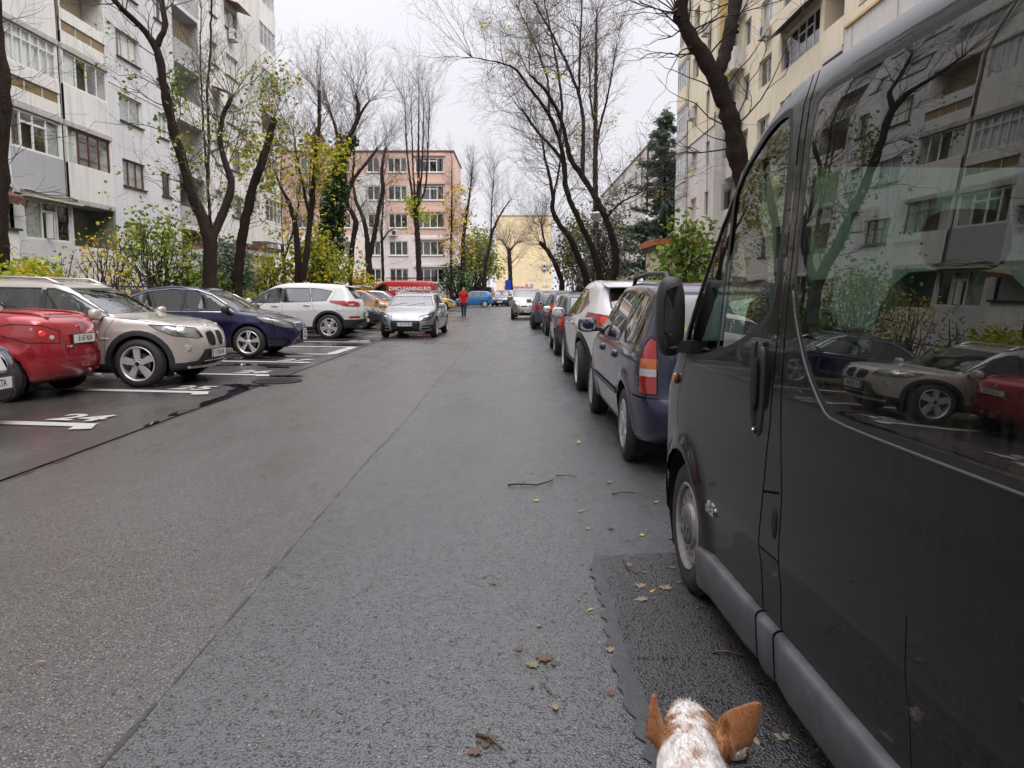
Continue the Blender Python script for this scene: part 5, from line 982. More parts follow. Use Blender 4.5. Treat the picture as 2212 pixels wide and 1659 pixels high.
def wheel_parts(R, w, rr, style):
    """template (tyre mesh, rim mesh, hub mesh) around y, outer face at +y"""
    key = (R, w, rr, style)
    if key in WHEELS: return WHEELS[key]
    I = lambda x, y, z: (x, y, z); hw = w / 2
    t = MB(); t.lathe([(rr - .015, hw - .012), (rr + .006, hw - .002), (rr + (R - rr) * .45, hw + .006), (R - .03, hw - .004), (R - .008, hw - .028), (R, hw - .05), (R, -hw + .05), (R - .02, -hw + .01), (rr, -hw)], 40, I)
    for k in range(64):                                  # tread blocks
        a = 2 * PI * k / 64
        for yy in (-.5, .5):
            c, s_ = math.cos(a + yy * .05), math.sin(a + yy * .05); y0 = yy * (hw - .025) - .032; 
            t.add([((R + .003) * math.cos(a + e * .038), y, (R + .003) * math.sin(a + e * .038)) for e, y in ((-1, y0), (1, y0), (1, y0 + .064), (-1, y0 + .064))] +
                  [((R - .006) * math.cos(a + e * .040), y, (R - .006) * math.sin(a + e * .040)) for e, y in ((-1, y0), (1, y0), (1, y0 + .064), (-1, y0 + .064))],
                  [(0, 1, 2, 3), (0, 4, 5, 1), (1, 5, 6, 2), (2, 6, 7, 3), (3, 7, 4, 0)])
    r = MB(); r.lathe([(rr + .004, hw - .004), (rr - .004, hw + .002), (rr - .016, hw - .008), (rr - .022, hw - .05), (rr - .028, -hw + .02)], 40, I)
    r.lathe([(rr - .03, -hw + .05), (.02, -hw + .05)], 32, I, 1)                       # dark back
    r.lathe([(rr * .62, hw - .10), (rr * .62, hw - .085), (.06, hw - .085)], 32, I, 3)    # brake disc
    def spokes(n, w0, w1, r0, r1, y0, y1, da=0.0, th=.03, mi=0, base=PI / 2):
        for k in range(n):
            a = base + 2 * PI * k / n + da; c, s_ = math.cos(a), math.sin(a)
            P = lambda rad, tan, y: (rad * c - tan * s_, y, rad * s_ + tan * c)
            v = [P(r0, -w0, y0), P(r0, w0, y0), P(r1, w1, y1), P(r1, -w1, y1)]; b = [P(r0, -w0 * 1.15, y0 - th), P(r0, w0 * 1.15, y0 - th), P(r1, w1 * 1.15, y1 - th), P(r1, -w1 * 1.15, y1 - th)]
            r.add(v + b, [(0, 1, 2, 3), (0, 4, 5, 1), (1, 5, 6, 2), (2, 6, 7, 3), (3, 7, 4, 0)], mi)
    ro = rr - .012
    if style == 'star5':
        spokes(5, .036, .050, .05, ro, hw - .012, hw - .016)
        r.lathe([(.001, hw), (.036, hw), (.042, hw - .004), (.078, hw - .008), (.08, hw - .04)], 24, I)
        for k in range(5):
            a = PI / 2 + 2 * PI * (k + .5) / 5; r.tube([(.06 * math.cos(a), hw - .009, .06 * math.sin(a)), (.06 * math.cos(a), hw - .003, .06 * math.sin(a))], .009, 8, 1)
        r.tube([(0, hw, 0), (0, hw + .003, 0)], .032, 16, 1)
    elif style == 'twin5':
        for da in (-.13, .13): spokes(5, .012, .020, .05, ro, hw - .010, hw - .012, da)
        spokes(5, .030, .045, .05, ro, hw - .024, hw - .03, 0, mi=1)
        r.lathe([(.001, hw - .002), (.034, hw - .002), (.055, hw - .012), (.07, hw - .04)], 20, I)
    elif style == 'multi10':
        for da in (-.17, .17): spokes(5, .016, .026, .05, ro, hw - .012, hw - .012, da)
        spokes(5, .010, .006, .05, ro * .7, hw - .016, hw - .02, PI / 5)
        r.lathe([(.001, hw), (.032, hw), (.05, hw - .01), (.075, hw - .035)], 20, I)
    elif style == 'steel':
        ring_holes(r, 16, .115, rr - .03, .148 if rr > .2 else .13, .015, hw - .022, .03, I)
        r.lathe([(.116, hw - .022), (.105, hw - .004), (.085, hw - .004), (.08, hw - .03)], 32, I)
        r.lathe([(rr - .03, hw - .022), (rr - .016, hw - .04)], 32, I)
        r.lathe([(.1, hw - .012), (.088, hw + .004), (.05, hw + .012), (.001, hw + .014)], 24, I, 2)
        for k in range(5):
            a = 2 * PI * k / 5; r.tube([(.055 * math.cos(a), hw - .01, .055 * math.sin(a)), (.055 * math.cos(a), hw + .014, .055 * math.sin(a))], .016, 8, 2)
        r.add([(-.022, hw + .017, 0), (0, hw + .017, -.042), (.022, hw + .017, 0), (0, hw + .017, .042)], [(0, 1, 2, 3)], 3)
    elif style == 'cap':
        spokes(7, .028, .05, .04, ro, hw - .004, hw - .006, th=.02)
        r.lathe([(.001, hw + .004), (.03, hw + .004), (.065, hw - .002), (.07, hw - .03)], 24, I)
        r.lathe([(ro + .004, hw - .004), (ro - .03, hw - .004), (ro - .032, hw - .03)], 32, I)
    else:
        spokes(int(style), .018, .028, .04, ro, hw - .010, hw - .014)
        r.lathe([(.001, hw - .004), (.04, hw - .004), (.065, hw - .014), (.07, hw - .04)], 20, I)
    WHEELS[key] = (t, r); return WHEELS[key]
WCACHE = {}
def add_wheels(root, B, yo, style, rimmat, rr=None, w=.215, capmat=None, steer=0.0, which=None, tyre=None):
    rr = rr or B.wr * .66
    for xw in B.wheels:
        for sg in (1, -1):
            if which and (xw, sg) not in which: continue
            key = (B.wr, w, rr, style, rimmat.name)
            if key not in WCACHE:
                t, r = wheel_parts(B.wr, w, rr, style)
                a = t.build('wheel', MATS['tyre'], None, True); b = r.build('rim', [rimmat, MATS['rim_dark'], capmat or MATS['rim_dark'], MATS['brake_steel']], None)
                WCACHE[key] = (a.data, b.data); bpy.data.objects.remove(a); bpy.data.objects.remove(b)
            ta, ra = WCACHE[key]
            o = link(bpy.data.objects.new('wheel', ta), root); o.location = (xw, sg * (yo - w / 2), B.wr)
            o.rotation_euler = (0, random.uniform(0, 6), (0 if sg > 0 else PI) + (steer if xw > 0 else 0)); o.rotation_mode = 'ZYX' if False else 'XYZ'
            link(bpy.data.objects.new('rim', ra), o)
def plate(root, p, n, txt, w=.52, h=.112, eu=True):
    """number plate standing on the body at p with outward normal n"""
    n = Vector((n[0], n[1], 0)).normalized(); ex = Vector((-n.y, n.x, 0)); ez = n; ey = Vector((0, 0, 1))
    M = frame(ex, ey, ez, Vector(p) + n * .012)
    m = MB(); m.box(-w / 2 - .012, w / 2 + .012, -h / 2 - .012, h / 2 + .012, -.015, 0, 0); m.box(-w / 2, w / 2, -h / 2, h / 2, 0, .006, 1)
    if eu: m.box(-w / 2 + .002, -w / 2 + .042, -h / 2 + .002, h / 2 - .002, .006, .0075, 2)
    o = m.build('number_plate', [MATS['plastic_black'], MATS['plate_white'], MATS['plate_blue']], root); o.matrix_local = M
    if txt: text('plate_lettering', txt, h * .92, MATS['plate_ink'], o, frame((1, 0, 0), (0, 1, 0), (0, 0, 1), (.02, 0, .0066)), .0006, .002, sx=.72)
    return o
def seats(root, xs, w, zc=.62, mat=None, hr=True):
    for x in xs:
        for y in (-w, w):
            s_ = rbox('seat', x - .28, y, zc + .38, .17, .50, .72, mat, root, 4, 8, Matrix.Rotation(-.22, 3, 'Y'))
            rbox('headrest', x - .38, y, zc + .80, .11, .28, .20, mat, s_, 3, 7)
def mirror(root, B, x, z, mat, sg, size=(.13, .21, .16), out=.15, glassm=None, rear=-1):
    p = B.side(x, z, sg); c = (x - .01, p.y + sg * out, z + .035)
    sh = rbox('side_mirror', c[0], c[1], c[2], *size, mat, root, 3.2, 9)
    m = MB(); m.box(x - .03, x + .03, min(p.y - sg * .03, c[1]), max(p.y - sg * .03, c[1]), z - .035, z + .005); m.build('mirror_arm', MATS['plastic_black'], sh)
    g = MB(); q = [(math.cos(t), math.sin(t)) for t in np.linspace(0, 2 * PI, 17)[:-1]]
    g.add([(c[0] - size[0] * .47, c[1] + size[1] * .40 * np.sign(a) * abs(a) ** .6, c[2] + size[2] * .38 * np.sign(b) * abs(b) ** .6) for a, b in q], [tuple(range(16))])
    g.build('mirror_glass', MATS['mirror'], sh); return sh
def handle(root, B, x, z, sg, mat, l=.2, h=.026):
    p = B.side(x, z, sg); n = B.nrm(p)
    o = rbox('door_handle', 0, 0, 0, l, .03, h, mat, root, 5, 7); o.location = p + n * .022
    return o
def rack(root, B, xs, y, mat, h=.05, r=.016, name='roof_rail'):
    for sg in (1, -1):
        m = MB(); pts = []
        for i, x in enumerate(xs):
            p = B.top(x, sg * y); e = 0 if i in (0, len(xs) - 1) else h
            pts.append((p.x, p.y, p.z + e - (.01 if e == 0 else 0)))
        m.tube(pts, r, 8); 
        m.build(name, mat, root, True)
def wipers(root, B, mat, x, z, y0s, ln=.55):
    for y in y0s:
        m = MB(); a = B.front(y, z); b = B.front(y + ln, z + .10)
        m.tube([a + Vector((.012, 0, .012)), (a + b) / 2 + Vector((.014, 0, .02)), b + Vector((.01, 0, .012))], .008, 5); m.build('wiper', mat, root)
# shared vehicle materials
mk('tyre', (.022, .021, .02), .75, var=.3, scale=30); mk('rim_dark', (.012, .012, .013), .5); mk('brake_steel', (.3, .3, .3), .35, 1.0)
mk('alloy', (.55, .54, .53), .32, .35, var=.1, scale=12); mk('alloy_bright', (.70, .69, .68), .25, .4); mk('rim_black', (.02, .02, .022), .3, coat=.5)
mk('steel_wheel', (.30, .28, .27), .5, .35, var=.25, scale=14); mk('wheel_cover', (.42, .42, .43), .42, .5, var=.2, scale=18)
mk('plastic_black', (.022, .022, .023), .5, var=.2, scale=20, bump=.15, bscale=500, bdist=.001); mk('rubber', (.012, .012, .012), .6)
mk('housing', (.008, .008, .008), .9); mk('cabin', (.035, .034, .034), .8); mk('seat_cloth', (.05, .05, .055), .85, var=.25, scale=30)
mk('chrome', (.75, .75, .76), .12, 1.0); mk('mirror', (.6, .62, .63), .03, 1.0)
mk('plate_white', (.72, .72, .70), .35); mk('plate_blue', (.02, .08, .42), .4); mk('plate_ink', (.015, .015, .015), .4)
mk('seam_black', (.004, .004, .004), .9); mk('grille_black', (.012, .012, .013), .45)
mk('lamp_red', (.30, .004, .006), .10, coat=1.0, var=.25, scale=60); mk('lamp_amber', (.48, .11, .012), .12, coat=1.0); mk('lamp_white', (.45, .43, .42), .15, coat=1.0, var=.2, scale=80)
mk('reflector', (.85, .85, .84), .1, 1.0)
glass_mat('car_glass', (.42, .48, .46), .75); glass_mat('screen_glass', (.50, .56, .53), .8, ior=2.0); glass_mat('car_glass_dark', (.10, .11, .11), .7); glass_mat('lamp_clear', (.85, .86, .86), .95)
def paint(name, col, metal=.0, rough=.35, dirt=.12, spec=.3, coat=1.0):
    if name in MATS: return MATS[name]
    t = NT(name)
    sep = t.n('ShaderNodeSeparateXYZ'); t.l(t.c.outputs['Object'], sep.inputs[0])
    low = t.ramp(sep.outputs[2], [(.18, 1.0), (.62, .0)])
    n = t.noise(5, 6, .65)
    f = t.math('MULTIPLY', t.math('MULTIPLY', low, t.ramp(n, [(.3, .25), (.75, 1.0)])), dirt * 4, True)
    streak = t.ramp(t.noise(4, 5, .6, st=(14, 14, .8)), [(.48, 0.0), (.8, 1.0)])
    f2 = t.math('ADD', f, t.math('MULTIPLY', streak, dirt), True)
    c = t.mix(f2, col, (.10, .088, .075))
    r = t.math('ADD', t.math('MULTIPLY', f2, .4), rough)
    ct = t.math('SUBTRACT', 1.0, t.math('MULTIPLY', f2, 1.4), True)
    drops = t.vor(95, 'SMOOTH_F1'); nb = t.bump(t.ramp(drops, [(.0, 1.0), (.32, 0.0)]), .06, .002)
    x = t.pbr(c, r, metal, spec, t.math('MULTIPLY', ct, coat), None, .025)
    t.l(nb, x.inputs['Coat Normal'])
    MATS[name] = t.m; return t.m
def grow(poly, d):
    n = len(poly); out = []
    ar = sum(poly[i][0] * poly[(i + 1) % n][1] - poly[(i + 1) % n][0] * poly[i][1] for i in range(n)); sg = 1 if ar > 0 else -1
    for i in range(n):
        a, b, c = Vector(poly[i - 1][:2]), Vector(poly[i][:2]), Vector(poly[(i + 1) % n][:2])
        e1 = (b - a).normalized(); e2 = (c - b).normalized(); n1 = Vector((e1.y, -e1.x)) * sg; n2 = Vector((e2.y, -e2.x)) * sg
        m = (n1 + n2); m = m / max(.5, m.length ** 2 / 2); q = b + m * d; out.append((q.x, q.y))
    return out
def smooth(poly, n=1): return [tuple(p) for p in chaikin(poly, n)]
def screen(B, z0, z1, name, rear=False, marg=.075, trim=True, n=5, mtop=None):
    R, Lp = [], []
    for i, z in enumerate(np.linspace(z0, z1, n)):
        p = B.rear(0, z) if rear else B.front(0, z)
        y = float(B.halfw(np.array(p.x), np.array(z))) - (marg if mtop is None else marg + (mtop - marg) * i / (n - 1)); R.append((y, z)); Lp.append((-y, z))
    poly = R + Lp[::-1]
    if trim: B.cut([(a, max(b, z0 - .005)) for a, b in grow(poly, .022)], 180 if rear else 0, 'window_trim', (1,), .12, [0])
    B.cut(poly, 180 if rear else 0, name, (1,), .12)
def build_car(name, label, loc, heading, pm, B, cat='car', group=None, sc=1.0, glass='car_glass', side_windows=(), ws=None, rw=None,
              regions=(), seams=(), wheels=('multi10', 'alloy', None), yo=None, handles=(), handle_mat=None, mir=None, mir_mat=None,
              interior=True, off=None, trim_mat='plastic_black', rails=None, extra_mats=None, arches=True, only_side=(1, -1), tyre_w=.21, steer=0, seat_x=(.15, -.75), ws_m=.075, rw_m=.10, bulbs=True, outline=True):
    root = empty(name, loc, heading); root.scale = (sc, sc, sc); tag(root, label, cat, group)
    for p in side_windows:
        B.cut(grow(p, .018), 90, 'window_trim', only_side, .2, [0]); B.cut(p, 90, 'side_window', only_side, .2)
    for p, q in zip(side_windows[:-1], side_windows[1:]):  # black pillars between panes
        x1, x0 = min(a[0] for a in p), max(a[0] for a in q); z0 = max(min(a[1] for a in p), min(a[1] for a in q)) + .004
        z1 = min(max(a[1] for a in p if a[0] < x1 + .2), max(a[1] for a in q if a[0] > x0 - .2)) - .004
        if x1 - x0 < .22: B.cut([(x0 - .004, z0), (x1 + .004, z0), (x1 + .004, z1), (x0 - .004, z1)], 90, 'window_trim', only_side, .2, [0])
    if ws: screen(B, ws[0], ws[1], 'windscreen', False, ws_m)
    if rw: screen(B, rw[0], rw[1], 'rear_window', True, rw_m)
    for r in regions:                                     # (name, polygon, azimuth[, sides])
        B.cut(r[1], r[2], r[0], r[3] if len(r) > 3 else only_side, r[4] if len(r) > 4 else .2)
    for s_ in seams: B.seam(s_[0], s_[1], s_[2] if len(s_) > 2 else .007, s_[3] if len(s_) > 3 else only_side)
    if arches: B.arches()
    M = {'body': pm, 'window_trim': MATS[trim_mat], 'side_window': MATS[glass], 'windscreen': MATS['screen_glass'], 'rear_window': MATS[glass], 'seam': MATS['seam_black'],
         'tail_light': MATS['lamp_red'], 'headlight': MATS['lamp_clear'], 'headlight_base': MATS['lamp_white'], 'grille': MATS['grille_black'], 'cladding': MATS['plastic_black'], 'bumper_insert': MATS['grille_black'],
         'reverse_lamp': MATS['lamp_white'], 'indicator': MATS['lamp_amber'], 'chrome_trim': MATS['chrome'], 'fog_recess': MATS['grille_black'], 'plate_recess': pm}
    if extra_mats: M.update(extra_mats)
    O = {'side_window': -.006, 'windscreen': -.001, 'rear_window': -.001, 'seam': -.008, 'grille': -.02, 'fog_recess': -.03, 'bumper_insert': -.012, 'cladding': .004, 'window_trim': -.001, 'tail_light': .003}
    if off: O.update(off)
    parts = B.emit(root, M, O, split=('rear_bumper', 'side_window', 'tail_light', 'headlight', 'reverse_lamp', 'indicator', 'fog_recess'))
    for h in parts.get('headlight', []):                  # housing with bowls behind the clear cover
        me = h.data; V = np.array([v.co[:] for v in me.vertices]); N = B.grad(V); c = V.mean(0)
        o = from_arrays('lamp_housing', V - N * .03, [list(p.vertices) for p in me.polygons], MATS['lamp_back'], h, True)
        o.data.normals_split_custom_set_from_vertices([tuple(q) for q in N])
        c = V.mean(0); i0 = np.argmin(((V - c) ** 2).sum(1)); n = Vector(N[i0]); ext = V.max(0) - V.min(0); r = max(.03, min(.075, ext[2] * .34))
        t = Vector((0, 0, 1)).cross(n).normalized(); ln = max(ext[0], ext[1])
        for k in (-.17, .13):
            i = np.argmin(((V - (c + np.array(t) * ln * k)) ** 2).sum(1)); q = np.array(c) + np.array(t) * ln * k; nn = Vector(N[i]); q = Vector(q); q += nn * ((Vector(V[i]) - q).dot(nn) - .026)
            disc('reflector_bowl', q, nn, r, MATS['reflector'], h, 16, .004, r * .45)
    for r in regions if outline else ():                  # dark shut line round each lamp
        if r[0] in ('tail_light', 'headlight') and len(r[1][0]) == 3:
            a = math.radians(r[2])
            for sg in only_side:
                D = np.array([math.cos(a), sg * math.sin(a), 0]); q = [np.array([p[0], sg * p[1], p[2]]) for p in r[1]]; pts = []
                for u, v in zip(q, q[1:] + q[:1]): pts += [u * (1 - t_) + v * t_ for t_ in (0, .25, .5, .75)]
                S = B.ray(np.array(pts) - D * .45, np.repeat(D[None], len(pts), 0)); m = MB(); m.tube([tuple(p) for p in S] + [tuple(S[0])], .008 if name == 'red_convertible' else .0045, 4, cap=False); m.build('lamp_seam', MATS['seam_black'], root)
    for t_ in parts.get('tail_light', []) if bulbs else ():
        me = t_.data; V = np.array([v.co[:] for v in me.vertices]); c = V.mean(0); i0 = np.argmin(((V - c) ** 2).sum(1)); n = B.nrm(V[i0]); ext = V.max(0) - V.min(0)
        disc('bulb_lens', Vector(V[i0]) + n * .004, n, max(.02, min(.05, ext[2] * .26)), MATS['lamp_core'], t_, 14, .004, .02)
    if arches: B.liners(root, MATS['housing'])
    if interior:
        B.lining(root, MATS['cabin'])
        if interior == 2:
            seats(root, seat_x, .36, B.H * .36, MATS['seat_cloth'])
            x = seat_x[0] + .65; rbox('dashboard', x + .13, 0, B.H * .55, .5, B.W - .36, .28, MATS['cabin'], root, 5, 8)
            m = MB(); R = .18
            m.tube([(x - .06 + .06 * math.sin(t), .36 + R * math.cos(t), B.H * .62 + R * math.sin(t) * .92) for t in np.linspace(0, 2 * PI, 21)], .014, 6); m.build('steering_wheel', MATS['plastic_black'], root, True)
    if wheels: add_wheels(root, B, yo or B.W / 2 - .02, wheels[0], MATS[wheels[1]], wheels[2], tyre_w, MATS.get('wheel_cap'), steer)
    for hx in handles:
        for sg in only_side: handle(root, B, hx[0], hx[1], sg, handle_mat or pm)
    if mir:
        for sg in only_side: mirror(root, B, mir[0], mir[1], mir_mat or pm, sg)
    if rails: rack(root, B, *rails)
    return root
mk('lamp_core', (.75, .035, .02), .1, coat=1.0); mk('lamp_back', (.36, .36, .36), .25, .4); mk('wheel_cap', (.06, .06, .06), .5)
SECT = [(.15, .90), (.30, .955), (.50, .985), (.70, 1.0), (.88, .985), (.98, .955), (1.45, .70), (1.7, .60)]
# ---- beige silver compact SUV
def car_suv_beige():
    pm = paint('paint_beige_silver', (.52, .47, .43), .35, .30, .05)
    B = Body(4.45, 1.80, 1.545, [(-2.12, .30), (-2.22, .42), (-2.235, .72), (-2.19, .95), (-2.07, 1.12), (-1.83, 1.40), (-1.66, 1.50), (-1.1, 1.545), (-.35, 1.545), (.15, 1.50), (.45, 1.40), (1.13, 1.035), (1.30, 1.0), (1.75, .955), (2.05, .88), (2.17, .79), (2.225, .62), (2.235, .42), (2.15, .27), (1.95, .20), (-1.9, .22)],
             [(.15, .90), (.30, .955), (.50, .98), (.70, .995), (.80, 1.0), (.95, .975), (1.02, .95), (1.5, .70)], (1.42, -1.34), .345, .08, (4.2, 5))
    sw = [smooth([(1.02, 1.02), (.94, 1.02), (.10, 1.03), (.07, 1.40), (.17, 1.40), (.45, 1.315)], 0), [(.0, 1.03), (-.86, 1.06), (-.88, 1.42), (-.03, 1.405)], [(-.95, 1.07), (-1.45, 1.13), (-1.62, 1.24), (-1.45, 1.39), (-.97, 1.415)]]
    arch = lambda xw, r, a0, a1, n=12: [(xw + r * math.cos(t), .345 + r * math.sin(t)) for t in np.linspace(a0, a1, n)]
    regs = [('cladding', arch(1.42, .475, -.3, PI + .3, 18), 90), ('cladding', arch(-1.34, .475, -.3, PI + .3, 18), 90), ('cladding', [(-1, .1), (1.1, .1), (1.1, .34), (-1, .34)], 90), ('cladding', [(1.7, .1), (2.3, .1), (2.3, .30), (1.7, .36)], 90),
            ('cladding', [(-.85, .1), (.85, .1), (.85, .33), (.52, .36), (.40, .52), (-.40, .52), (-.52, .36), (-.85, .33)], 0, (1,)), ('bumper_insert', [(-.42, .30), (.42, .30), (.36, .385), (-.36, .385)], 0, (1,)),
            ('headlight', [(2.16, .38, .70), (2.13, .52, .69), (1.93, .80, .735), (1.72, .86, .83), (1.62, .87, .90), (1.86, .78, .885), (2.08, .42, .835)], 42),
            ('chrome_trim', smooth([(.035, .58), (.10, .545), (.28, .57), (.325, .68), (.30, .79), (.05, .805), (.03, .70)], 1), 0), ('grille', smooth([(.05, .60), (.11, .565), (.26, .588), (.30, .68), (.275, .77), (.065, .785), (.05, .70)], 1), 0)]
    seams = [([(1.10, .98), (.98, .80), (.93, .34)], 90), ([(.05, 1.0), (.03, .6), (.03, .34)], 90), ([(-.90, 1.03), (-.92, .75), (-1.0, .6)], 90),
             ([(2.19, .46, ), (1.6, .905)], 90) if False else ([(1.02, 1.0), (1.40, .965), (1.70, .915)], 90)]
    r = build_car('parked_suv', 'beige silver SUV parked nose out beside the red convertible', (-7.38, 13.26, 0), math.radians(-1), pm, B, sc=1.09, side_windows=sw, ws=(1.055, 1.40), rw=(1.14, 1.42),
                  regions=regs, seams=seams, wheels=('star5', 'alloy', .245), handles=[(.22, .93), (-.72, .95)], mir=(.92, 1.01), interior=2, yo=.90, rails=([.25, .0, -.8, -1.5, -1.7], .58, mk('rail_silver', (.6, .6, .6), .25, .9), .045, .018), extra_mats=None, tyre_w=.225)
    for sg in (1, -1):
        for k in range(9):
            y = sg * (.07 + k * .027); a = B.front(y, .60); b = B.front(y, .77); mm = MB(); mm.tube([(a.x - .008, y, .595), (b.x - .008, y, .775)], .0065, 5); mm.build('grille_bar', MATS['grille_black'], r)
    p = B.front(0, .45); plate(r, p + Vector((.0, 0, 0)), (1, 0, 0), 'B 728 DAR')
    p = B.top(2.06, 0); disc('badge', p + Vector((.004, 0, .002)), (.5, 0, .85), .04, MATS['chrome'], r, 18); 
    for sg in (1, -1):
        p = B.front(sg * .66, .56); n = B.nrm(p); disc('fog_light', p, n, .062, MATS['chrome'], r, 20, .012, .05); disc('fog_lens', p + n * .006, n, .046, MATS['lamp_white'], r, 18, .004, .03)
        p = B.side(.95, .70, sg); o = rbox('side_repeater', p.x, p.y, p.z, .14, .02, .03, MATS['lamp_white'], r, 3, 6)
    m = MB(); pts = [(B.front(y, .26).x + .01, y, .255 + .02 * abs(y) / .6) for y in np.linspace(-.62, .62, 9)]; m.tube(pts, .028, 8); m.build('skid_plate', mk('silver_trim', (.5, .5, .5), .35, .8), r, True)
    m = MB(); pts = [(B.front(y, .345).x + .005, y, .345) for y in np.linspace(-.36, .36, 7)]; m.tube(pts, .008, 5); m.build('bumper_slat', MATS['alloy'], r)
    wipers(r, B, MATS['plastic_black'], .10, 1.06, (-.62, -.05))
    return r
def chaik(p):
    out = [p[0]]
    for a, b in zip(p[:-1], p[1:]): out += [tuple(.75 * x + .25 * y for x, y in zip(a, b)), tuple(.25 * x + .75 * y for x, y in zip(a, b))]
    return out + [p[-1]]
ARCH = lambda xw, zw, r, a0=-.3, a1=PI + .3, n=18: [(xw + r * math.cos(t), zw + r * math.sin(t)) for t in np.linspace(a0, a1, n)]
# ---- the near black passenger van
def car_van():
    pm = paint('paint_van_black', (.0075, .0072, .0078), .0, .3, .125, .06, .66)
    L, W = 4.78, 1.96
    B = Body(L, W, 2.25, [(-2.34, .30), (-2.39, .6), (-2.39, 1.25), (-2.33, 2.0), (-2.24, 2.18), (-1.9, 2.25), (0, 2.265), (.52, 2.26), (.82, 2.21), (1.15, 2.02), (1.55, 1.62), (1.84, 1.30), (2.0, 1.17), (2.25, 1.03), (2.36, .86), (2.39, .6), (2.36, .3), (2.2, .22), (-2.2, .25)],
             [(.15, .955), (.30, .972), (.52, .985), (.60, 1.0), (.95, .999), (1.15, .994), (1.30, .986), (2.0, .935), (2.3, .90)], (1.55, -1.55), .335, .13, (8.5, 9), 150, 112, .030, .9, bow=.10)
    fw = smooth([(.45, 1.46), (.46, 2.08), (.58, 2.11), (.84, 2.03), (1.12, 1.84), (1.40, 1.55), (1.60, 1.26), (1.57, 1.19), (1.20, 1.225), (.80, 1.30), (.56, 1.385)], 2)
    sw = smooth([(.27, 1.55), (.27, 2.06), (.22, 2.10), (.05, 2.10), (-1.10, 2.10), (-1.16, 2.10), (-1.16, 2.0), (-1.16, 1.2), (-1.16, 1.155), (-1.1, 1.155), (-.20, 1.155), (-.06, 1.165), (.10, 1.28), (.24, 1.44)], 2)
    rw = smooth([(-1.30, 1.2), (-1.30, 2.06), (-1.33, 2.1), (-2.05, 2.08), (-2.1, 1.95), (-2.12, 1.2), (-2.08, 1.16), (-1.34, 1.16)], 1)
    seams = [([(.385, 2.2), (.38, 1.45), (.385, 1.05), (.42, .80), (.45, .60), (.44, .352)], 90, .011), ([(.42, .80), (.27, .83)], 90, .009),
             ([(.265, .352), (.255, .60), (.245, .83), (.30, 1.15), (.325, 1.45), (.335, 2.2)], 90, .010),
             ([(1.56, 1.19), (1.66, 1.05), (1.72, .93), (1.68, .77)], 90, .008), ([(1.165, .352), (1.15, .5)], 90, .008), ([(-1.22, 2.2), (-1.22, .352)], 90, .010),
             ([(.245, .60), (.44, .595)], 90, .006), ([(1.15, .352), (-1.15, .352)], 90, .012), ([(-.55, .75), (-.57, .352)], 90, .004)]
    regs = [('sill_cladding', [(1.16, .1), (1.16, .34), (.45, .346), (.43, .1)], 90), ('sill_cladding', [(.415, .1), (.435, .346), (.275, .346), (.26, .1)], 90), ('sill_cladding', [(.245, .1), (.26, .346), (-1.15, .346), (-1.15, .1)], 90),
            ('cladding', [(1.9, .1), (2.45, .1), (2.45, .58), (2.0, .58), (1.93, .4)], 90), ('cladding', [(-.9, .1), (.9, .1), (.9, .58), (-.9, .58)], 0, (1,)),
            ('headlight', [(2.2, .55, .66), (1.95, .86, .70), (1.85, .88, 1.02), (2.1, .66, .98)], 40)]
    regs = [q for q in regs if q[0] != 'sill_cladding']
    r = empty('parked_van', (0, 0, 0)); tag(r, 'black passenger van parked nearest at right, dusty side and tinted windows', 'van')
    B.cut(grow(fw, .03), 90, 'window_trim', (1, -1), .15, [0]); B.cut(fw, 90, 'front_door_window', (1, -1), .15)
    B.cut([(1.045, 1.0), (1.075, 1.0), (1.035, 2.2), (1.005, 2.2)], 90, 'window_divider', (1, -1), .15, [B.names.index('front_door_window')])
    for p, nm in ((sw, 'sliding_window'), (rw, 'rear_side_window')):
        B.cut(grow(p, .022), 90, 'window_trim', (1, -1), .15, [0]); B.cut(p, 90, nm, (1, -1), .15)
    screen(B, 1.24, 2.02, 'windscreen', False, .13, True, 8)
    for q in regs: B.cut(q[1], q[2], q[0], q[3] if len(q) > 3 else (1, -1), .15)
    for q in seams: B.seam(q[0], q[1], q[2])
    B.arches()
    glass_mat('van_glass', (.40, .62, .50), .84, dirt=.55); glass_mat('van_front_glass', (.58, .76, .68), .92)
    mk('sill_grey', (.085, .085, .092), .42, var=.3, scale=9, bump=.2, bscale=400, bdist=.001, rvar=.12)
    M = {'body': pm, 'window_trim': MATS['rubber'], 'front_door_window': MATS['van_front_glass'], 'window_divider': MATS['rubber'], 'sliding_window': MATS['van_glass'], 'rear_side_window': MATS['van_glass'],
         'windscreen': MATS['car_glass'], 'sill_cladding': MATS['sill_grey'], 'cladding': MATS['plastic_black'], 'seam': MATS['seam_black'], 'headlight': MATS['lamp_white']}
    B.emit(r, M, {'front_door_window': -.008, 'sliding_window': .002, 'rear_side_window': .002, 'sill_cladding': .026, 'seam': -.012, 'windscreen': -.001, 'cladding': .006}, split=('window_divider', 'sill_cladding', 'front_door_window', 'sliding_window', 'rear_side_window'))
    B.lining(r, MATS['cabin'], .45); B.liners(r, MATS['housing'])
    mk('hubcap_grey', (.10, .10, .105), .55); MATS['wheel_cap'] = MATS['hubcap_grey']
    add_wheels(r, B, W / 2 - .025, 'steel', MATS['steel_wheel'], .215, .215, MATS['hubcap_grey'], .0)
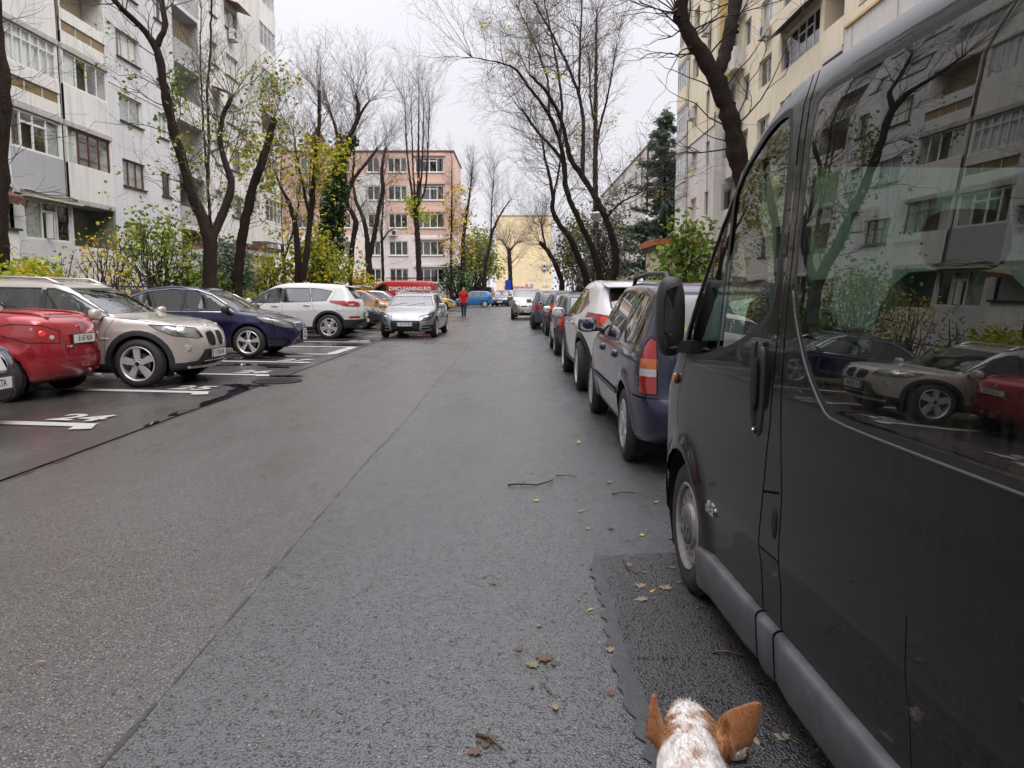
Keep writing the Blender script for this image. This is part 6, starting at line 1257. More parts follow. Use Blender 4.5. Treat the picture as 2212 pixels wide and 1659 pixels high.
    for sg in (1, -1):                                    # sill mouldings in three lengths
        for x0, x1 in ((1.175, .452), (.436, .275), (.259, -1.15)):
            n = max(3, int((x0 - x1) / .12)); V = []; F = []
            prof = [(.000, .353), (.030, .350), (.040, .343), (.045, .332), (.041, .26), (.034, .185), (.026, .165), (-.05, .155)]
            for i in range(n + 1):
                x = x0 + (x1 - x0) * i / n; y = B.side(x, .40, 1).y - .010; e = .012 if i in (0, n) else 0
                V += [(x + (.012 if i == 0 else -.012 if i == n else 0) * 0, sg * (y + a - (e if a > .01 else 0)), z) for a, z in prof]
            k = len(prof); F = [(i * k + j, (i + 1) * k + j, (i + 1) * k + j + 1, i * k + j + 1) for i in range(n) for j in range(k - 1)] + [tuple(range(k)), tuple(n * k + j for j in range(k))]
            from_arrays('sill_cladding', V, F, MATS['sill_grey'], r, True)
    # bright strip below the sliding window
    for sg in (1, -1):
        pts = [(.285, 1.50), (.235, 1.40), (.11, 1.255), (-.03, 1.155), (-.10, 1.135), (-.4, 1.13), (-1.15, 1.13)]
        m = MB(); m.tube([B.side(x, z, sg) + Vector((0, sg * .001, 0)) for x, z in chaik(pts)], .0048, 6); m.build('waist_moulding', mk('moulding_grey', (.06, .06, .065), .35, .2), r, True)
    # upright door pull and lock
    for sg in (1, -1):
        p = B.side(.505, 1.14, sg); 
        o = rbox('door_handle', p.x, p.y - sg * .002, p.z, .082, .034, .33, MATS['plastic_black'], r, 3.4, 12)
        rbox('handle_recess', p.x - .006, p.y + sg * .023, p.z + .03, .055, .012, .19, MATS['seam_black'], o, 3, 9)
        pts = [(p.x + .022 + .014 * math.sin(t), p.y + sg * (.010 + .009 * math.cos(t)), p.z + .03 + .15 * math.sin(t)) for t in np.linspace(-PI / 2, PI / 2, 9)]
        m = MB(); m.tube(pts, .011, 8); m.build('grip', MATS['plastic_black'], o, True)
        disc('lock', (p.x, p.y + sg * .016, p.z - .135), (0, sg, 0), .014, MATS['plastic_black'], o, 14); disc('keyhole', (p.x, p.y + sg * .020, p.z - .135), (0, sg, 0), .006, MATS['chrome'], o, 10, .002)
        p = B.side(.30, .72, sg); rbox('finger_recess', p.x, p.y, p.z, .05, .012, .11, MATS['seam_black'], r, 2.4, 8)
        # big door mirror
        c = B.side(1.62, 1.36, sg); sh = rbox('side_mirror', 1.60, c.y + sg * .105, 1.375, .125, .14, .39, MATS['plastic_black'], r, 2.9, 14)
        m = MB(); m.box(1.55, 1.66, min(c.y - sg * .02, c.y + sg * .10), max(c.y - sg * .02, c.y + sg * .08), 1.20, 1.26); m.build('mirror_arm', MATS['plastic_black'], sh)
        q = [(math.cos(t), math.sin(t)) for t in np.linspace(0, 2 * PI, 25)[:-1]]; g = MB()
        g.add([(1.60 - .060 - .028 * a * sg, c.y + sg * .105 + .050 * np.sign(a) * abs(a) ** .6, 1.375 + .155 * np.sign(b) * abs(b) ** .6) for a, b in q], [tuple(range(24))]); g.build('mirror_glass', mk('mirror_dark', (.30, .31, .32), .05, 1.0), sh)
        p = B.side(1.76, 1.055, sg); o = disc('side_repeater', p + Vector((0, sg * .018, 0)), (0, sg, 0), .026, MATS['lamp_amber'], r, 16, .02, .02)
        disc('repeater_base', p + Vector((0, sg * .004, 0)), (0, sg, 0), .031, MATS['plastic_black'], o, 16, .006, .028)
        p = B.side(1.075, .555, sg); M4 = frame((-sg, 0, 0), (0, 0, 1), (0, sg, 0), (p.x, p.y + sg * .002, p.z)); text('side_badge', 'dCi', .075, MATS['chrome'], r, M4, .006, .002, sx=1.15)
    # cabin
    for x, ys in ((.62, (.42, -.28)), (-.55, (.5, 0, -.5)), (-1.45, (.5, 0, -.5))):
        for y in ys:
            o = rbox('seat', x - .30, y, 1.15, .20, .50, .85, MATS['seat_cloth'], r, 4, 9, Matrix.Rotation(-.15, 3, 'Y')); rbox('headrest', x - .38, y, 1.66, .12, .28, .20, MATS['seat_cloth'], o, 3, 8)
            rbox('seat_cushion', x, y, .72, .52, .5, .18, MATS['seat_cloth'], o, 4, 8)
    rbox('dashboard', 1.62, 0, 1.10, .55, 1.66, .30, MATS['cabin'], r, 5, 9)
    m = MB(); ax = Vector((-.45, 0, .89)); m.tube([Vector((1.20, .42, 1.22)) + Vector((.17 * math.sin(t) * .85, .19 * math.cos(t), .17 * math.sin(t) * .5)) for t in np.linspace(0, 2 * PI, 27)], .017, 7)
    m.tube([(1.20, .23, 1.22), (1.20, .61, 1.22)], .016, 6); m.tube([(1.2, .42, 1.22), (1.42, .42, 1.08)], .03, 8); m.build('steering_wheel', MATS['plastic_black'], r, True)
    p = B.front(0, .5); plate(r, p, (1, 0, 0), '')
    wipers(r, B, MATS['plastic_black'], .1, 1.25, (-.6, -.05))
    a = math.radians(-2.2); n = Vector((-math.cos(a), math.sin(a), 0)); h = Vector((math.sin(a), math.cos(a), 0))
    P = Vector((0.866, 3.732, 0)) - n * (1.90 / 2 - .005) * 1.0 + h * VAN_DS
    c = P - h * 1.55; r.location = c; r.rotation_euler = (0, 0, math.atan2(h.y, h.x))
    return r
VAN_DS = .15
# ---- dark blue estate right in front of the van
def car_estate_blue():
    pm = paint('paint_dark_blue', (.006, .009, .040), .2, .28, .05)
    B = Body(4.29, 1.71, 1.47, [(-2.02, .28), (-2.13, .36), (-2.145, .55), (-2.08, .62), (-2.06, .95), (-1.92, 1.28), (-1.83, 1.42), (-1.65, 1.465), (-.6, 1.48), (.10, 1.46), (.38, 1.38), (1.06, .98), (1.2, .95), (1.75, .84), (2.03, .72), (2.12, .58), (2.14, .4), (2.05, .26), (1.85, .2), (-1.85, .22)],
             [(.15, .90), (.28, .95), (.50, .99), (.68, 1.0), (.88, .985), (.95, .965), (1.45, .745)], (1.329, -1.285), .31, .07, (4.2, 6.5), 100, 80, .014)
    sw = [smooth([(1.02, .955), (.50, 1.30), (.28, 1.385), (.12, 1.385), (.10, .965)], 0), [(.02, .965), (.03, 1.385), (-.72, 1.385), (-.80, .98)], smooth([(-.90, .985), (-.83, 1.38), (-1.38, 1.36), (-1.48, 1.33), (-1.68, 1.02), (-1.64, .995)], 1)]
    tail = [(-2.00, .715, .635), (-1.87, .85, .635), (-1.85, .83, .90), (-1.87, .80, 1.01), (-1.90, .765, 1.06), (-1.96, .735, 1.03), (-1.985, .725, .90)]
    def band(z0, z1): return [(-1.996, .720, z0), (-1.864, .846, z0), (-1.864, .835, z1), (-1.99, .722, z1)]
    regs = [('rear_bumper', [(-2.3, .1), (-2.3, .60), (-1.66, .60), (-1.62, .45), (-1.7, .1)], 90), ('rear_bumper', [(-.9, .1), (.9, .1), (.9, .60), (-.9, .60)], 180, (1,)),
            ('tail_light', tail, 142), ('indicator', band(.825, .895), 142), ('reverse_lamp', band(.765, .822), 142), ('rub_strip', [(1.0, .50), (-.92, .50), (-.92, .545), (1.0, .545)], 90)]
    seams = [([(.06, .95), (.04, .7), (.05, .26)], 90), ([(-.84, .97), (-.86, .75), (-.93, .60), (-.98, .5), (-.92, .26)], 90), ([(1.03, .93), (.95, .6), (.92, .26)], 90), ([(.56, 1.20), (.575, .62)], 180), ([(-2.06, .605), (-1.64, .605)], 90, .006),
             ([(.575, .62), (.55, .38), (.0, .36)], 180), ([(.95, .26), (-.95, .26)], 90, .008)]
    r = build_car('estate_car', 'dark blue estate car with tall red tail lamps parked ahead of the black van', (ESTATE[0], ESTATE[1], 0), math.radians(90 + ESTATE[2]), pm, B, sc=1.07, glass='car_glass', side_windows=sw, ws=(1.0, 1.36), rw=(1.0, 1.37),
                  regions=regs, seams=seams, wheels=('cap', 'wheel_cover', .20), mir=(.88, 1.00), interior=2, yo=.845, rails=([.2, .05, -.7, -1.45, -1.72], .545, MATS['plastic_black'], .075, .020),
                  bulbs=False, extra_mats={'rear_bumper': pm, 'rub_strip': mk('strip_navy', (.02, .022, .04), .4)}, off={'rear_bumper': .016, 'rub_strip': .012, 'indicator': .004, 'reverse_lamp': .004}, tyre_w=.195, rw_m=.11)
    for z in (.815, .815): pass
    for x in (.22, -.70):
        for sg in (1, -1):
            p = B.side(x, .845, sg); o = rbox('door_handle', p.x, p.y, p.z, .15, .05, .075, pm, r, 3, 8); rbox('handle_recess', p.x, p.y + sg * .022, p.z - .008, .11, .012, .04, MATS['seam_black'], o, 3, 7)
    p = B.rear(.22, .93); text('maker_lettering', 'OPEL', .075, MATS['chrome'], r, frame((0, -1, 0), (0, 0, 1), (-1, 0, 0), (p.x - .001, p.y, p.z)), .004, .003, sx=1.55, space=1.1)
    p = B.rear(0, .75); plate(r, p, (-1, 0, 0), '')
    m = MB(); p = B.rear(0, 1.05); m.tube([p + Vector((-.02, .0, 0)), B.rear(-.25, 1.10) + Vector((-.02, 0, 0)), B.rear(-.42, 1.16) + Vector((-.015, 0, 0))], .010, 5); m.build('rear_wiper', MATS['plastic_black'], r)
    q = B.rear(.50, 1.12); nn = B.nrm(q); u = Vector((0, 0, 1)).cross(nn).normalized(); w = nn.cross(u); m = MB()   # a leaf stuck on the rear window
    m.add([q + nn * .002 + u * a + w * b for a, b in ((-.01, .06), (.018, .03), (.022, 0), (.0, -.045), (-.022, -.01), (-.02, .03))], [(0, 1, 2, 3, 4, 5)]); o = m.build('fallen_leaf', mk('leaf_lime', (.30, .36, .04), .5), None); o.matrix_world = Matrix.Identity(4)
    bpy.context.view_layer.update(); o.matrix_world = r.matrix_world; tag(o, 'lime green leaf stuck to the rear window of the dark blue estate', 'leaf', 'leaves fallen on the street')
    return r
ESTATE = (1.84, 8.40, .5)
# ---- dark purple-blue sedan
def car_sedan_blue():
    pm = paint('paint_violet_blue', (.010, .008, .052), .2, .26, .04)
    B = Body(4.73, 1.78, 1.47, [(-2.26, .30), (-2.35, .45), (-2.365, .72), (-2.33, .93), (-2.2, 1.01), (-1.85, 1.035), (-1.62, 1.10), (-1.05, 1.37), (-.72, 1.46), (-.2, 1.50), (.30, 1.46), (.62, 1.36), (1.28, .985), (1.45, .955), (1.95, .865), (2.24, .745), (2.34, .60), (2.365, .42), (2.28, .24), (2.1, .19), (-2.0, .22)],
             [(.15, .90), (.30, .955), (.52, .985), (.68, .995), (.74, 1.0), (.88, .98), (.98, .95), (1.46, .69)], (1.415, -1.335), .325, .075, (3.8, 4.5), 100, 76, .012)
    sw = [smooth([(1.16, .955), (.62, 1.28), (.30, 1.385), (.10, 1.41), (.06, .965)], 0), [(.0, .965), (.04, 1.412), (-.30, 1.41), (-.72, 1.365), (-.76, .985)], smooth([(-.82, .99), (-.79, 1.34), (-1.05, 1.255), (-1.36, 1.06), (-1.32, 1.01)], 0)]
    regs = [('headlight', [(2.29, .42, .60), (2.12, .68, .62), (1.78, .835, .73), (1.55, .84, .865), (1.68, .80, .865), (2.05, .64, .79), (2.24, .44, .71)], 40), ('tail_light', [(-2.36, .5, .74), (-2.1, .8, .74), (-2.0, .8, .95), (-2.3, .5, .93)], 140),
            ('chrome_trim', smooth([(-.42, .62), (-.30, .555), (.30, .555), (.42, .62), (.36, .72), (-.36, .72)], 0), 0, (1,)), ('grille', smooth([(-.39, .625), (-.28, .575), (.28, .575), (.39, .625), (.335, .70), (-.335, .70)], 0), 0, (1,)),
            ('bumper_insert', [(-.46, .26), (.46, .26), (.40, .37), (-.40, .37)], 0, (1,)), ('fog_recess', smooth([(.56, .30), (.78, .33), (.76, .44), (.60, .40)], 1), 0)]
    seams = [([(1.13, .94), (1.04, .7), (.98, .28)], 90), ([(.03, .95), (.02, .6), (.03, .28)], 90), ([(-.80, .97), (-.86, .72), (-1.0, .56)], 90), ([(1.18, .965), (1.55, .93), (2.0, .83)], 90)]
    r = build_car('parked_sedan', 'dark violet blue sedan parked nose out beside the beige SUV', (-7.55, 18.85, 0), 0, pm, B, sc=1.08, glass='car_glass_dark', side_windows=sw, ws=(1.01, 1.35), rw=(1.05, 1.34), regions=regs, seams=seams,
                  wheels=('twin5', 'alloy_bright', .235), handles=[(.15, .86), (-.68, .88)], mir=(1.02, .97), mir_mat=MATS['plastic_black'], interior=2, yo=.885, ws_m=.085)
    for sg in (1, -1):
        m = MB(); m.tube([B.side(x, z, sg) + Vector((0, sg * .004, 0)) for x, z in [(1.20, .945), (.4, .955), (-.5, .965), (-1.30, .995), (-1.40, 1.05), (-1.06, 1.27), (-.72, 1.385), (-.2, 1.432), (.3, 1.41), (.64, 1.30), (1.2, .955)]], .009, 6); m.build('window_chrome', MATS['chrome'], r, True)
    for z in (.605, .64, .675): m = MB(); m.tube([B.front(y, z) + Vector((-.006, 0, 0)) for y in np.linspace(-.34, .34, 7)], .007, 5); m.build('grille_bar', MATS['chrome'], r)
    p = B.front(0, .645); disc('badge', p + Vector((.004, 0, 0)), (1, 0, .1), .045, MATS['plate_blue'], r, 16)
    plate(r, B.front(.0, .44) + Vector((.005, 0, 0)), (1, 0, 0), '', .28, .2, False)
    p = B.front(.0, .44) + Vector((.025, 0, 0))
    for k, q in enumerate(('B 157', 'WWF')): text('plate_lettering', q, .092, MATS['plate_ink'], r, frame((0, 1, 0), (0, 0, 1), (1, 0, 0), (p.x - .0, p.y, p.z + .045 - .09 * k)), .001, .001, sx=.8)
    wipers(r, B, MATS['plastic_black'], .1, 1.02, (-.6, -.05)); return r
# ---- red hardtop convertible, only its tail in the picture
def car_convertible_red():
    pm = paint('paint_red', (.34, .018, .028), .25, .25, .04)
    B = Body(3.83, 1.67, 1.37, [(-1.80, .27), (-1.90, .38), (-1.915, .62), (-1.88, .86), (-1.81, 1.02), (-1.64, 1.09), (-1.0, 1.12), (-.82, 1.14), (-.35, 1.30), (0, 1.355), (.35, 1.33), (.6, 1.22), (1.05, .93), (1.5, .82), (1.8, .68), (1.9, .5), (1.85, .25), (-1.6, .21)],
             [(.15, .90), (.3, .95), (.46, .99), (.62, 1.0), (.80, .975), (.90, .95), (1.03, .90), (1.35, .70)], (1.225, -1.215), .305, .09, (4, 4.2), 90, 76, .022)
    sw = [smooth([(.92, .93), (.5, 1.2), (.2, 1.27), (-.2, 1.24), (-.62, 1.05), (-.6, .95)], 0)]
    tail = [(-1.80, .40, .73), (-1.82, .42, .88), (-1.70, .60, .955), (-1.42, .78, .97), (-1.22, .83, .925), (-1.32, .82, .84), (-1.58, .73, .745)]
    regs = [('tail_light', tail, 128), ('rear_bumper', [(-2.0, .1), (-2.0, .545), (-1.60, .575), (-1.50, .40), (-1.52, .1)], 90), ('rear_bumper', [(-.9, .1), (.9, .1), (.9, .55), (-.9, .55)], 180, (1,)), ('bumper_insert', [(-.25, .70), (.25, .70), (.25, .82), (-.25, .82)], 180, (1,))]
    seams = [([(.36, .60), (.38, .72), (.42, .90), (.52, 1.06)], 180), ([(-1.60, .555), (-1.70, .47)], 90), ([(.74, .40), (.70, .47), (-.70, .47), (-.74, .40)], 180, .007, (1,)), ([(-.72, .93), (-.75, .7), (-.70, .3)], 90), ([(-.70, .975), (-1.0, .97), (-1.12, .92)], 90)]
    r = build_car('red_convertible', 'dented red hardtop convertible parked tail out at left', (-8.28, 11.46, 0), PI, pm, B, sc=1.08, side_windows=sw, ws=(.96, 1.26), rw=(1.15, 1.30), regions=regs, seams=seams, wheels=('5', 'alloy', .20), interior=1, yo=.825, bulbs=False,
                  extra_mats={'rear_bumper': pm}, off={'rear_bumper': .018}, mir=(.8, .95))
    plate(r, B.rear(0, .765) + Vector((-.006, 0, 0)), (-1, 0, 0), 'B 167 ALN', .50, .11, False)
    p = B.rear(.27, .665); text('maker_lettering', 'PEUGEOT', .048, MATS['chrome'], r, frame((0, -1, 0), (0, 0, 1), (-1, 0, 0), (p.x - .003, p.y, p.z)), .003, .001)
    for q, rr, mt in (((-1.70, .60, .85), .042, 'lamp_core'), ((-1.76, .50, .80), .030, 'lamp_white'), ((-1.60, .66, .90), .024, 'lamp_amber')):
        for sg in (1, -1):
            D = np.array([math.cos(math.radians(128)), sg * math.sin(math.radians(128)), 0]); h = Vector(B.ray(np.array([[q[0], sg * q[1], q[2]]]) - D * .4, D[None])[0]); n = B.nrm(h); disc('bulb_lens', h + n * .005, n, rr, MATS[mt], r, 16, .006, rr * .7)
    p = B.rear(0, .905); m = MB(); T = lambda a, b, d: (p.x - .012 - d + (b) * .25, -a, p.z + b)
    m.prism([(-.02, -.045), (-.005, -.045), (-.002, -.01), (.012, -.02), (.02, -.045), (.03, -.045), (.022, 0), (.01, .02), (.012, .05), (-.004, .055), (-.012, .03), (-.03, .035), (-.03, .022), (-.012, .012), (-.015, -.015)], T, 0, .008); m.build('badge', MATS['chrome'], r)
    m = MB(); m.tube([(-1.70, -.40, .235), (-1.915, -.40, .225)], .028, 12, cap=False); m.tube([(-1.75, -.40, .235), (-1.90, -.40, .226)], .022, 12); m.build('exhaust_pipe', MATS['alloy'], r, True)
    for sg in (1, -1):
        p = B.rear(sg * .42, .36); disc('bumper_lamp', p + Vector((-.008, 0, 0)), (-1, 0, 0), .045, MATS['lamp_red'], r, 14)
        m = MB(); m.tube([B.top(x, sg * .46) + Vector((0, 0, .012 * math.sin((x + 1.75) / .9 * PI))) for x in np.linspace(-1.72, -.85, 9)], .022, 7); m.build('boot_rail', pm, r, True)
    m = MB()
    for y in np.linspace(-.30, .30, 9): m.tube([B.top(x, y) + Vector((0, 0, -.004)) for x in (-1.55, -1.25, -.98)], .009, 5)
    m.build('boot_rib', pm, r, True)
    m = MB()
    for sg in (1,): m.tube([B.side(x, z, sg) + Vector((0, sg * .012, 0)) for x, z in [(-1.58, .60), (-1.45, .595), (-1.35, .605), (-1.30, .59)]], .008, 5)
    return r
# ---- dark car cut by the left edge
def car_dark_left():
    pm = paint('paint_grey_blue', (.022, .028, .042), .4, .28, .05)
    B = Body(4.52, 1.82, 1.42, [(-2.2, .3), (-2.26, .6), (-2.2, .98), (-1.7, 1.05), (-.9, 1.36), (-.3, 1.42), (.3, 1.39), (1.15, .98), (1.8, .88), (2.12, .79), (2.23, .66), (2.26, .45), (2.2, .24), (2.0, .2), (-2, .2)],
             SECT, (1.42, -1.34), .32, .085, (3.6, 4.5), 90, 70, .012)
    regs = [('headlight', [(2.2, .46, .58), (1.95, .78, .62), (1.75, .84, .76), (2.1, .5, .74)], 42), ('chrome_trim', smooth([(.035, .55), (.30, .55), (.33, .68), (.27, .75), (.05, .75)], 1), 0), ('grille', smooth([(.05, .565), (.285, .565), (.31, .67), (.26, .735), (.065, .735)], 1), 0),
            ('bumper_insert', [(-.5, .24), (.5, .24), (.42, .36), (-.42, .36)], 0, (1,)), ('fog_recess', [(.54, .25), (.82, .29), (.80, .42), (.58, .40)], 0)]
    r = build_car('dark_car', 'dark blue grey car nosing in at the left edge of the picture', (-8.11, 8.55, 0), 0, pm, B, sc=1.09, side_windows=[[(1.05, .96), (.5, 1.27), (-.6, 1.27), (-1.2, 1.02)]], ws=(1.0, 1.30), rw=(1.06, 1.28), regions=regs, wheels=('10', 'alloy', None), interior=1, mir=(.95, .97))
    for sg in (1, -1):
        for k in range(9): m = MB(); m.tube([B.front(sg * (.07 + k * .026), .57) + Vector((-.006, 0, 0)), B.front(sg * (.07 + k * .026), .73) + Vector((-.006, 0, 0))], .006, 5); m.build('grille_bar', MATS['chrome'], r)
    plate(r, B.front(0, .45) + Vector((.008, 0, 0)), (1, 0, 0), 'B 46 CTA', eu=True)
    m = MB()
    for z in (.285, .325): m.tube([B.front(y, z) + Vector((.006, 0, 0)) for y in np.linspace(.45, .82, 6)], .010, 5)
    m.build('bumper_slat', pm, r); return r
# ---- white compact SUV, tail out
def car_suv_white():
    pm = paint('paint_white', (.62, .62, .61), .0, .3, .05)
    B = Body(4.44, 1.855, 1.62, [(-2.08, .36), (-2.20, .48), (-2.22, .75), (-2.16, .98), (-2.08, 1.15), (-1.90, 1.42), (-1.84, 1.52), (-1.68, 1.575), (-1.2, 1.61), (-.4, 1.635), (.1, 1.61), (.42, 1.52), (1.18, 1.10), (1.35, 1.06), (1.85, .95), (2.1, .83), (2.21, .62), (2.2, .40), (2.1, .28), (1.9, .22), (-1.9, .28)],
             [(.15, .90), (.32, .95), (.55, .98), (.72, .995), (.85, 1.0), (1.0, .97), (1.08, .945), (1.6, .68)], (1.34, -1.30), .36, .085, (4, 4.2), 100, 80, .014)
    sw = [smooth([(1.10, 1.06), (.95, 1.06), (.12, 1.07), (.09, 1.47), (.22, 1.475), (.46, 1.42)], 0), [(.0, 1.075), (-.02, 1.475), (-.72, 1.465), (-.78, 1.10)], smooth([(-.83, 1.105), (-.78, 1.465), (-1.05, 1.44), (-1.36, 1.385), (-1.22, 1.12)], 0)]
    regs = [('cladding', ARCH(1.34, .36, .485), 90), ('cladding', ARCH(-1.30, .36, .485), 90), ('cladding', [(-1, .1), (1, .1), (1, .37), (-1, .37)], 90), ('cladding', [(-2.3, .1), (-1.6, .1), (-1.6, .52), (-1.75, .57), (-2.3, .57)], 90), ('cladding', [(-.95, .1), (.95, .1), (.95, .57), (-.95, .57)], 180, (1,)),
            ('tail_light', smooth([(-2.14, .40, .965), (-2.12, .55, .93), (-1.72, .88, .965), (-1.33, .90, 1.10), (-1.37, .88, 1.135), (-2.02, .6, 1.09), (-2.12, .42, 1.06)], 0) if False else [(-2.14, .40, .965), (-2.12, .55, .93), (-1.82, .84, .95), (-1.40, .90, 1.06), (-1.36, .88, 1.125), (-1.95, .68, 1.10), (-2.12, .42, 1.06)], 135),
            ('reverse_lamp', [(-2.0, .68, .98), (-1.90, .78, .98), (-1.88, .80, 1.02), (-2.0, .70, 1.03)], 135), ('bumper_reflector', [(-2.15, .55, .60), (-1.92, .82, .60), (-1.92, .82, .665), (-2.15, .55, .665)], 140)]
    seams = [([(.05, 1.05), (.03, .7), (.0, .37)], 90), ([(1.12, 1.05), (1.05, .8), (.95, .37)], 90), ([(-.80, 1.09), (-.88, .85), (-1.0, .75), (-1.08, .7)], 90), ([(.62, 1.05), (.60, .80), (.64, .57)], 180), ([(-1.95, .57), (-1.72, .66), (-1.5, .86)], 90, .005)]
    r = build_car('white_suv', 'white SUV with dark lower cladding parked tail out beyond the violet sedan', (-7.20, 25.75, 0), PI, pm, B, sc=1.07, side_windows=sw, ws=(1.12, 1.48), rw=(1.17, 1.50), regions=regs, seams=seams, wheels=('multi10', 'alloy', .245), yo=.92,
                  handles=[(.25, .965), (-.68, .985)], handle_mat=MATS['chrome'], mir=(.98, 1.08), interior=2, extra_mats={'bumper_reflector': MATS['lamp_red']}, tyre_w=.225, rw_m=.10)
    sp = B.rear(0, 1.50); m = MB()
    m.add([(sp.x + .12, -.58, 1.555), (sp.x + .12, .58, 1.555), (sp.x - .13, .50, 1.515), (sp.x - .13, -.50, 1.515), (sp.x + .12, -.58, 1.53), (sp.x + .12, .58, 1.53), (sp.x - .13, .50, 1.49), (sp.x - .13, -.50, 1.49)], [(0, 1, 2, 3), (7, 6, 5, 4), (3, 2, 6, 7), (0, 4, 5, 1), (1, 5, 6, 2), (0, 3, 7, 4)]); m.build('roof_spoiler', pm, r, False, .012)
    p = B.top(-1.62, 0); m = MB(); m.prism([(-.11, 0), (.10, 0), (-.02, .03), (-.08, .085)], lambda a, b, d: (p.x + a, d, p.z + b), -.018, .018); m.build('aerial_fin', pm, r)
    m = MB(); a = B.rear(0, 1.17); m.tube([a + Vector((-.02, 0, 0)), B.rear(.28, 1.20) + Vector((-.02, 0, .02)), B.rear(.48, 1.28) + Vector((-.02, 0, 0))], .011, 6); m.build('rear_wiper', MATS['plastic_black'], r)
    for sg in (1,):
        pts = [B.side(-1.62 + .11 * math.cos(t), .93 + .11 * math.sin(t), sg) + Vector((0, sg * .0, 0)) for t in np.linspace(0, 2 * PI, 25)]; m = MB(); m.tube(pts, .003, 4); m.build('fuel_flap_seam', MATS['seam_black'], r)
    p = B.rear(0, .98); disc('badge', p + Vector((-.006, 0, 0)), (-1, 0, .2), .055, MATS['chrome'], r, 18); plate(r, B.rear(0, .70) + Vector((-.006, 0, 0)), (-1, 0, 0), '')
    m = MB(); pts = [B.side(x, z, s2) for s2 in (-1, 1) for x, z in ()]
    for sg in (1, -1):
        m = MB(); m.tube([B.side(-1.30, 1.10, sg), B.side(-1.42, 1.24, sg), B.side(-1.46, 1.40, sg)], .012, 5); m.build('window_chrome', MATS['chrome'], r)
    return r
# ---- silver estate driving towards the camera
def car_estate_silver():
    pm = paint('paint_silver', (.36, .37, .38), .45, .28, .06)
    B = Body(4.80, 1.81, 1.42, [(-2.3, .3), (-2.39, .5), (-2.37, .95), (-2.15, 1.35), (-1.95, 1.41), (-1.0, 1.445), (-.2, 1.445), (.35, 1.39), (.62, 1.30), (1.25, .97), (1.4, .945), (1.95, .84), (2.24, .715), (2.36, .58), (2.395, .42), (2.32, .25), (2.1, .19), (-2, .22)],
             [(.15, .90), (.28, .95), (.48, .985), (.64, 1.0), (.85, .98), (.95, .955), (1.42, .70)], (1.40, -1.356), .325, .075, (3.6, 5), 100, 76, .014)
    sw = [smooth([(1.10, .94), (.6, 1.235), (.34, 1.335), (.10, 1.36), (.06, .95)], 0), [(.0, .95), (.04, 1.365), (-.72, 1.36), (-.78, .965)], smooth([(-.84, .97), (-.78, 1.355), (-1.5, 1.33), (-1.86, 1.06), (-1.8, 1.0)], 0)]
    regs = [('headlight', smooth([(2.30, .40, .575), (2.12, .64, .56), (1.75, .83, .68), (1.50, .86, .82), (1.80, .76, .80), (2.2, .46, .70)], 0) if False else [(2.30, .40, .565), (2.12, .66, .56), (1.78, .83, .67), (1.55, .86, .815), (1.85, .75, .80), (2.22, .44, .70)], 38),
            ('bumper_insert', [(-.42, .23), (.42, .23), (.46, .40), (.46, .565), (-.46, .565), (-.46, .40)], 0, (1,)), ('fog_recess', [(.52, .27), (.80, .30), (.82, .42), (.54, .42)], 0), ('bumper_insert', [(-.7, .1), (.7, .1), (.7, .20), (-.7, .20)], 0, (1,)), ('rub_strip', [(.98, .50), (-.95, .50), (-.95, .54), (.98, .54)], 90)]
    seams = [([(1.10, .93), (1.02, .6), (.96, .26)], 90), ([(.03, .94), (.02, .26)], 90), ([(-.8, .95), (-.9, .65)], 90), ([(1.15, .955), (1.6, .90), (2.05, .79)], 90), ([(.46, .57), (.46, .76)], 0)]
    r = build_car('silver_estate', 'silver estate car driving down the lane towards the camera', (-3.42, 25.05 + 2.395, 0), math.radians(-90 - 1.8), pm, B, side_windows=sw, ws=(1.0, 1.31), rw=(1.0, 1.33), regions=regs, seams=seams, wheels=('10', 'alloy', .225), yo=.895,
                  handles=[(.18, .86), (-.65, .87)], mir=(.98, .98), mir_mat=pm, interior=2, rails=([.25, .1, -.8, -1.6, -1.8], .53, MATS['alloy'], .05, .018), ws_m=.08, extra_mats={'rub_strip': pm}, off={'rub_strip': .012})
    p = B.front(0, .665); m = MB(); T = lambda a, b, d: (p.x + .014 + d - b * .35, a, p.z + b)
    for sg in (1, -1): m.prism([(0, sg * .075), (sg * .05, 0), (0, sg * -.075), (sg * -.0, sg * -.05), (sg * .028, 0), (0, sg * .05)], T, 0, .012)
    m.build('badge', MATS['chrome'], r)
    q = B.front(0, .455); pl = plate(r, q + Vector((.012, 0, 0)), (1, 0, 0), 'DH-773-BL')
    m = MB(); m.box(.52 / 2 - .042, .52 / 2 - .002, -.054, .054, .006, .0075); m.build('plate_band', MATS['plate_blue'], pl)
    for sg in (1, -1):
        m = MB(); m.tube([B.front(sg * y, .355) + Vector((.004, 0, 0)) for y in (.54, .66, .80)], .012, 6); m.build('fog_trim', MATS['chrome'], r)
    for z in (.27, .30, .33, .36): m = MB(); m.tube([B.front(y, z) + Vector((-.008, 0, 0)) for y in np.linspace(-.40, .40, 7)], .006, 5); m.build('grille_bar', MATS['plastic_black'], r)
    wipers(r, B, MATS['plastic_black'], .1, 1.0, (-.62, -.05)); return r
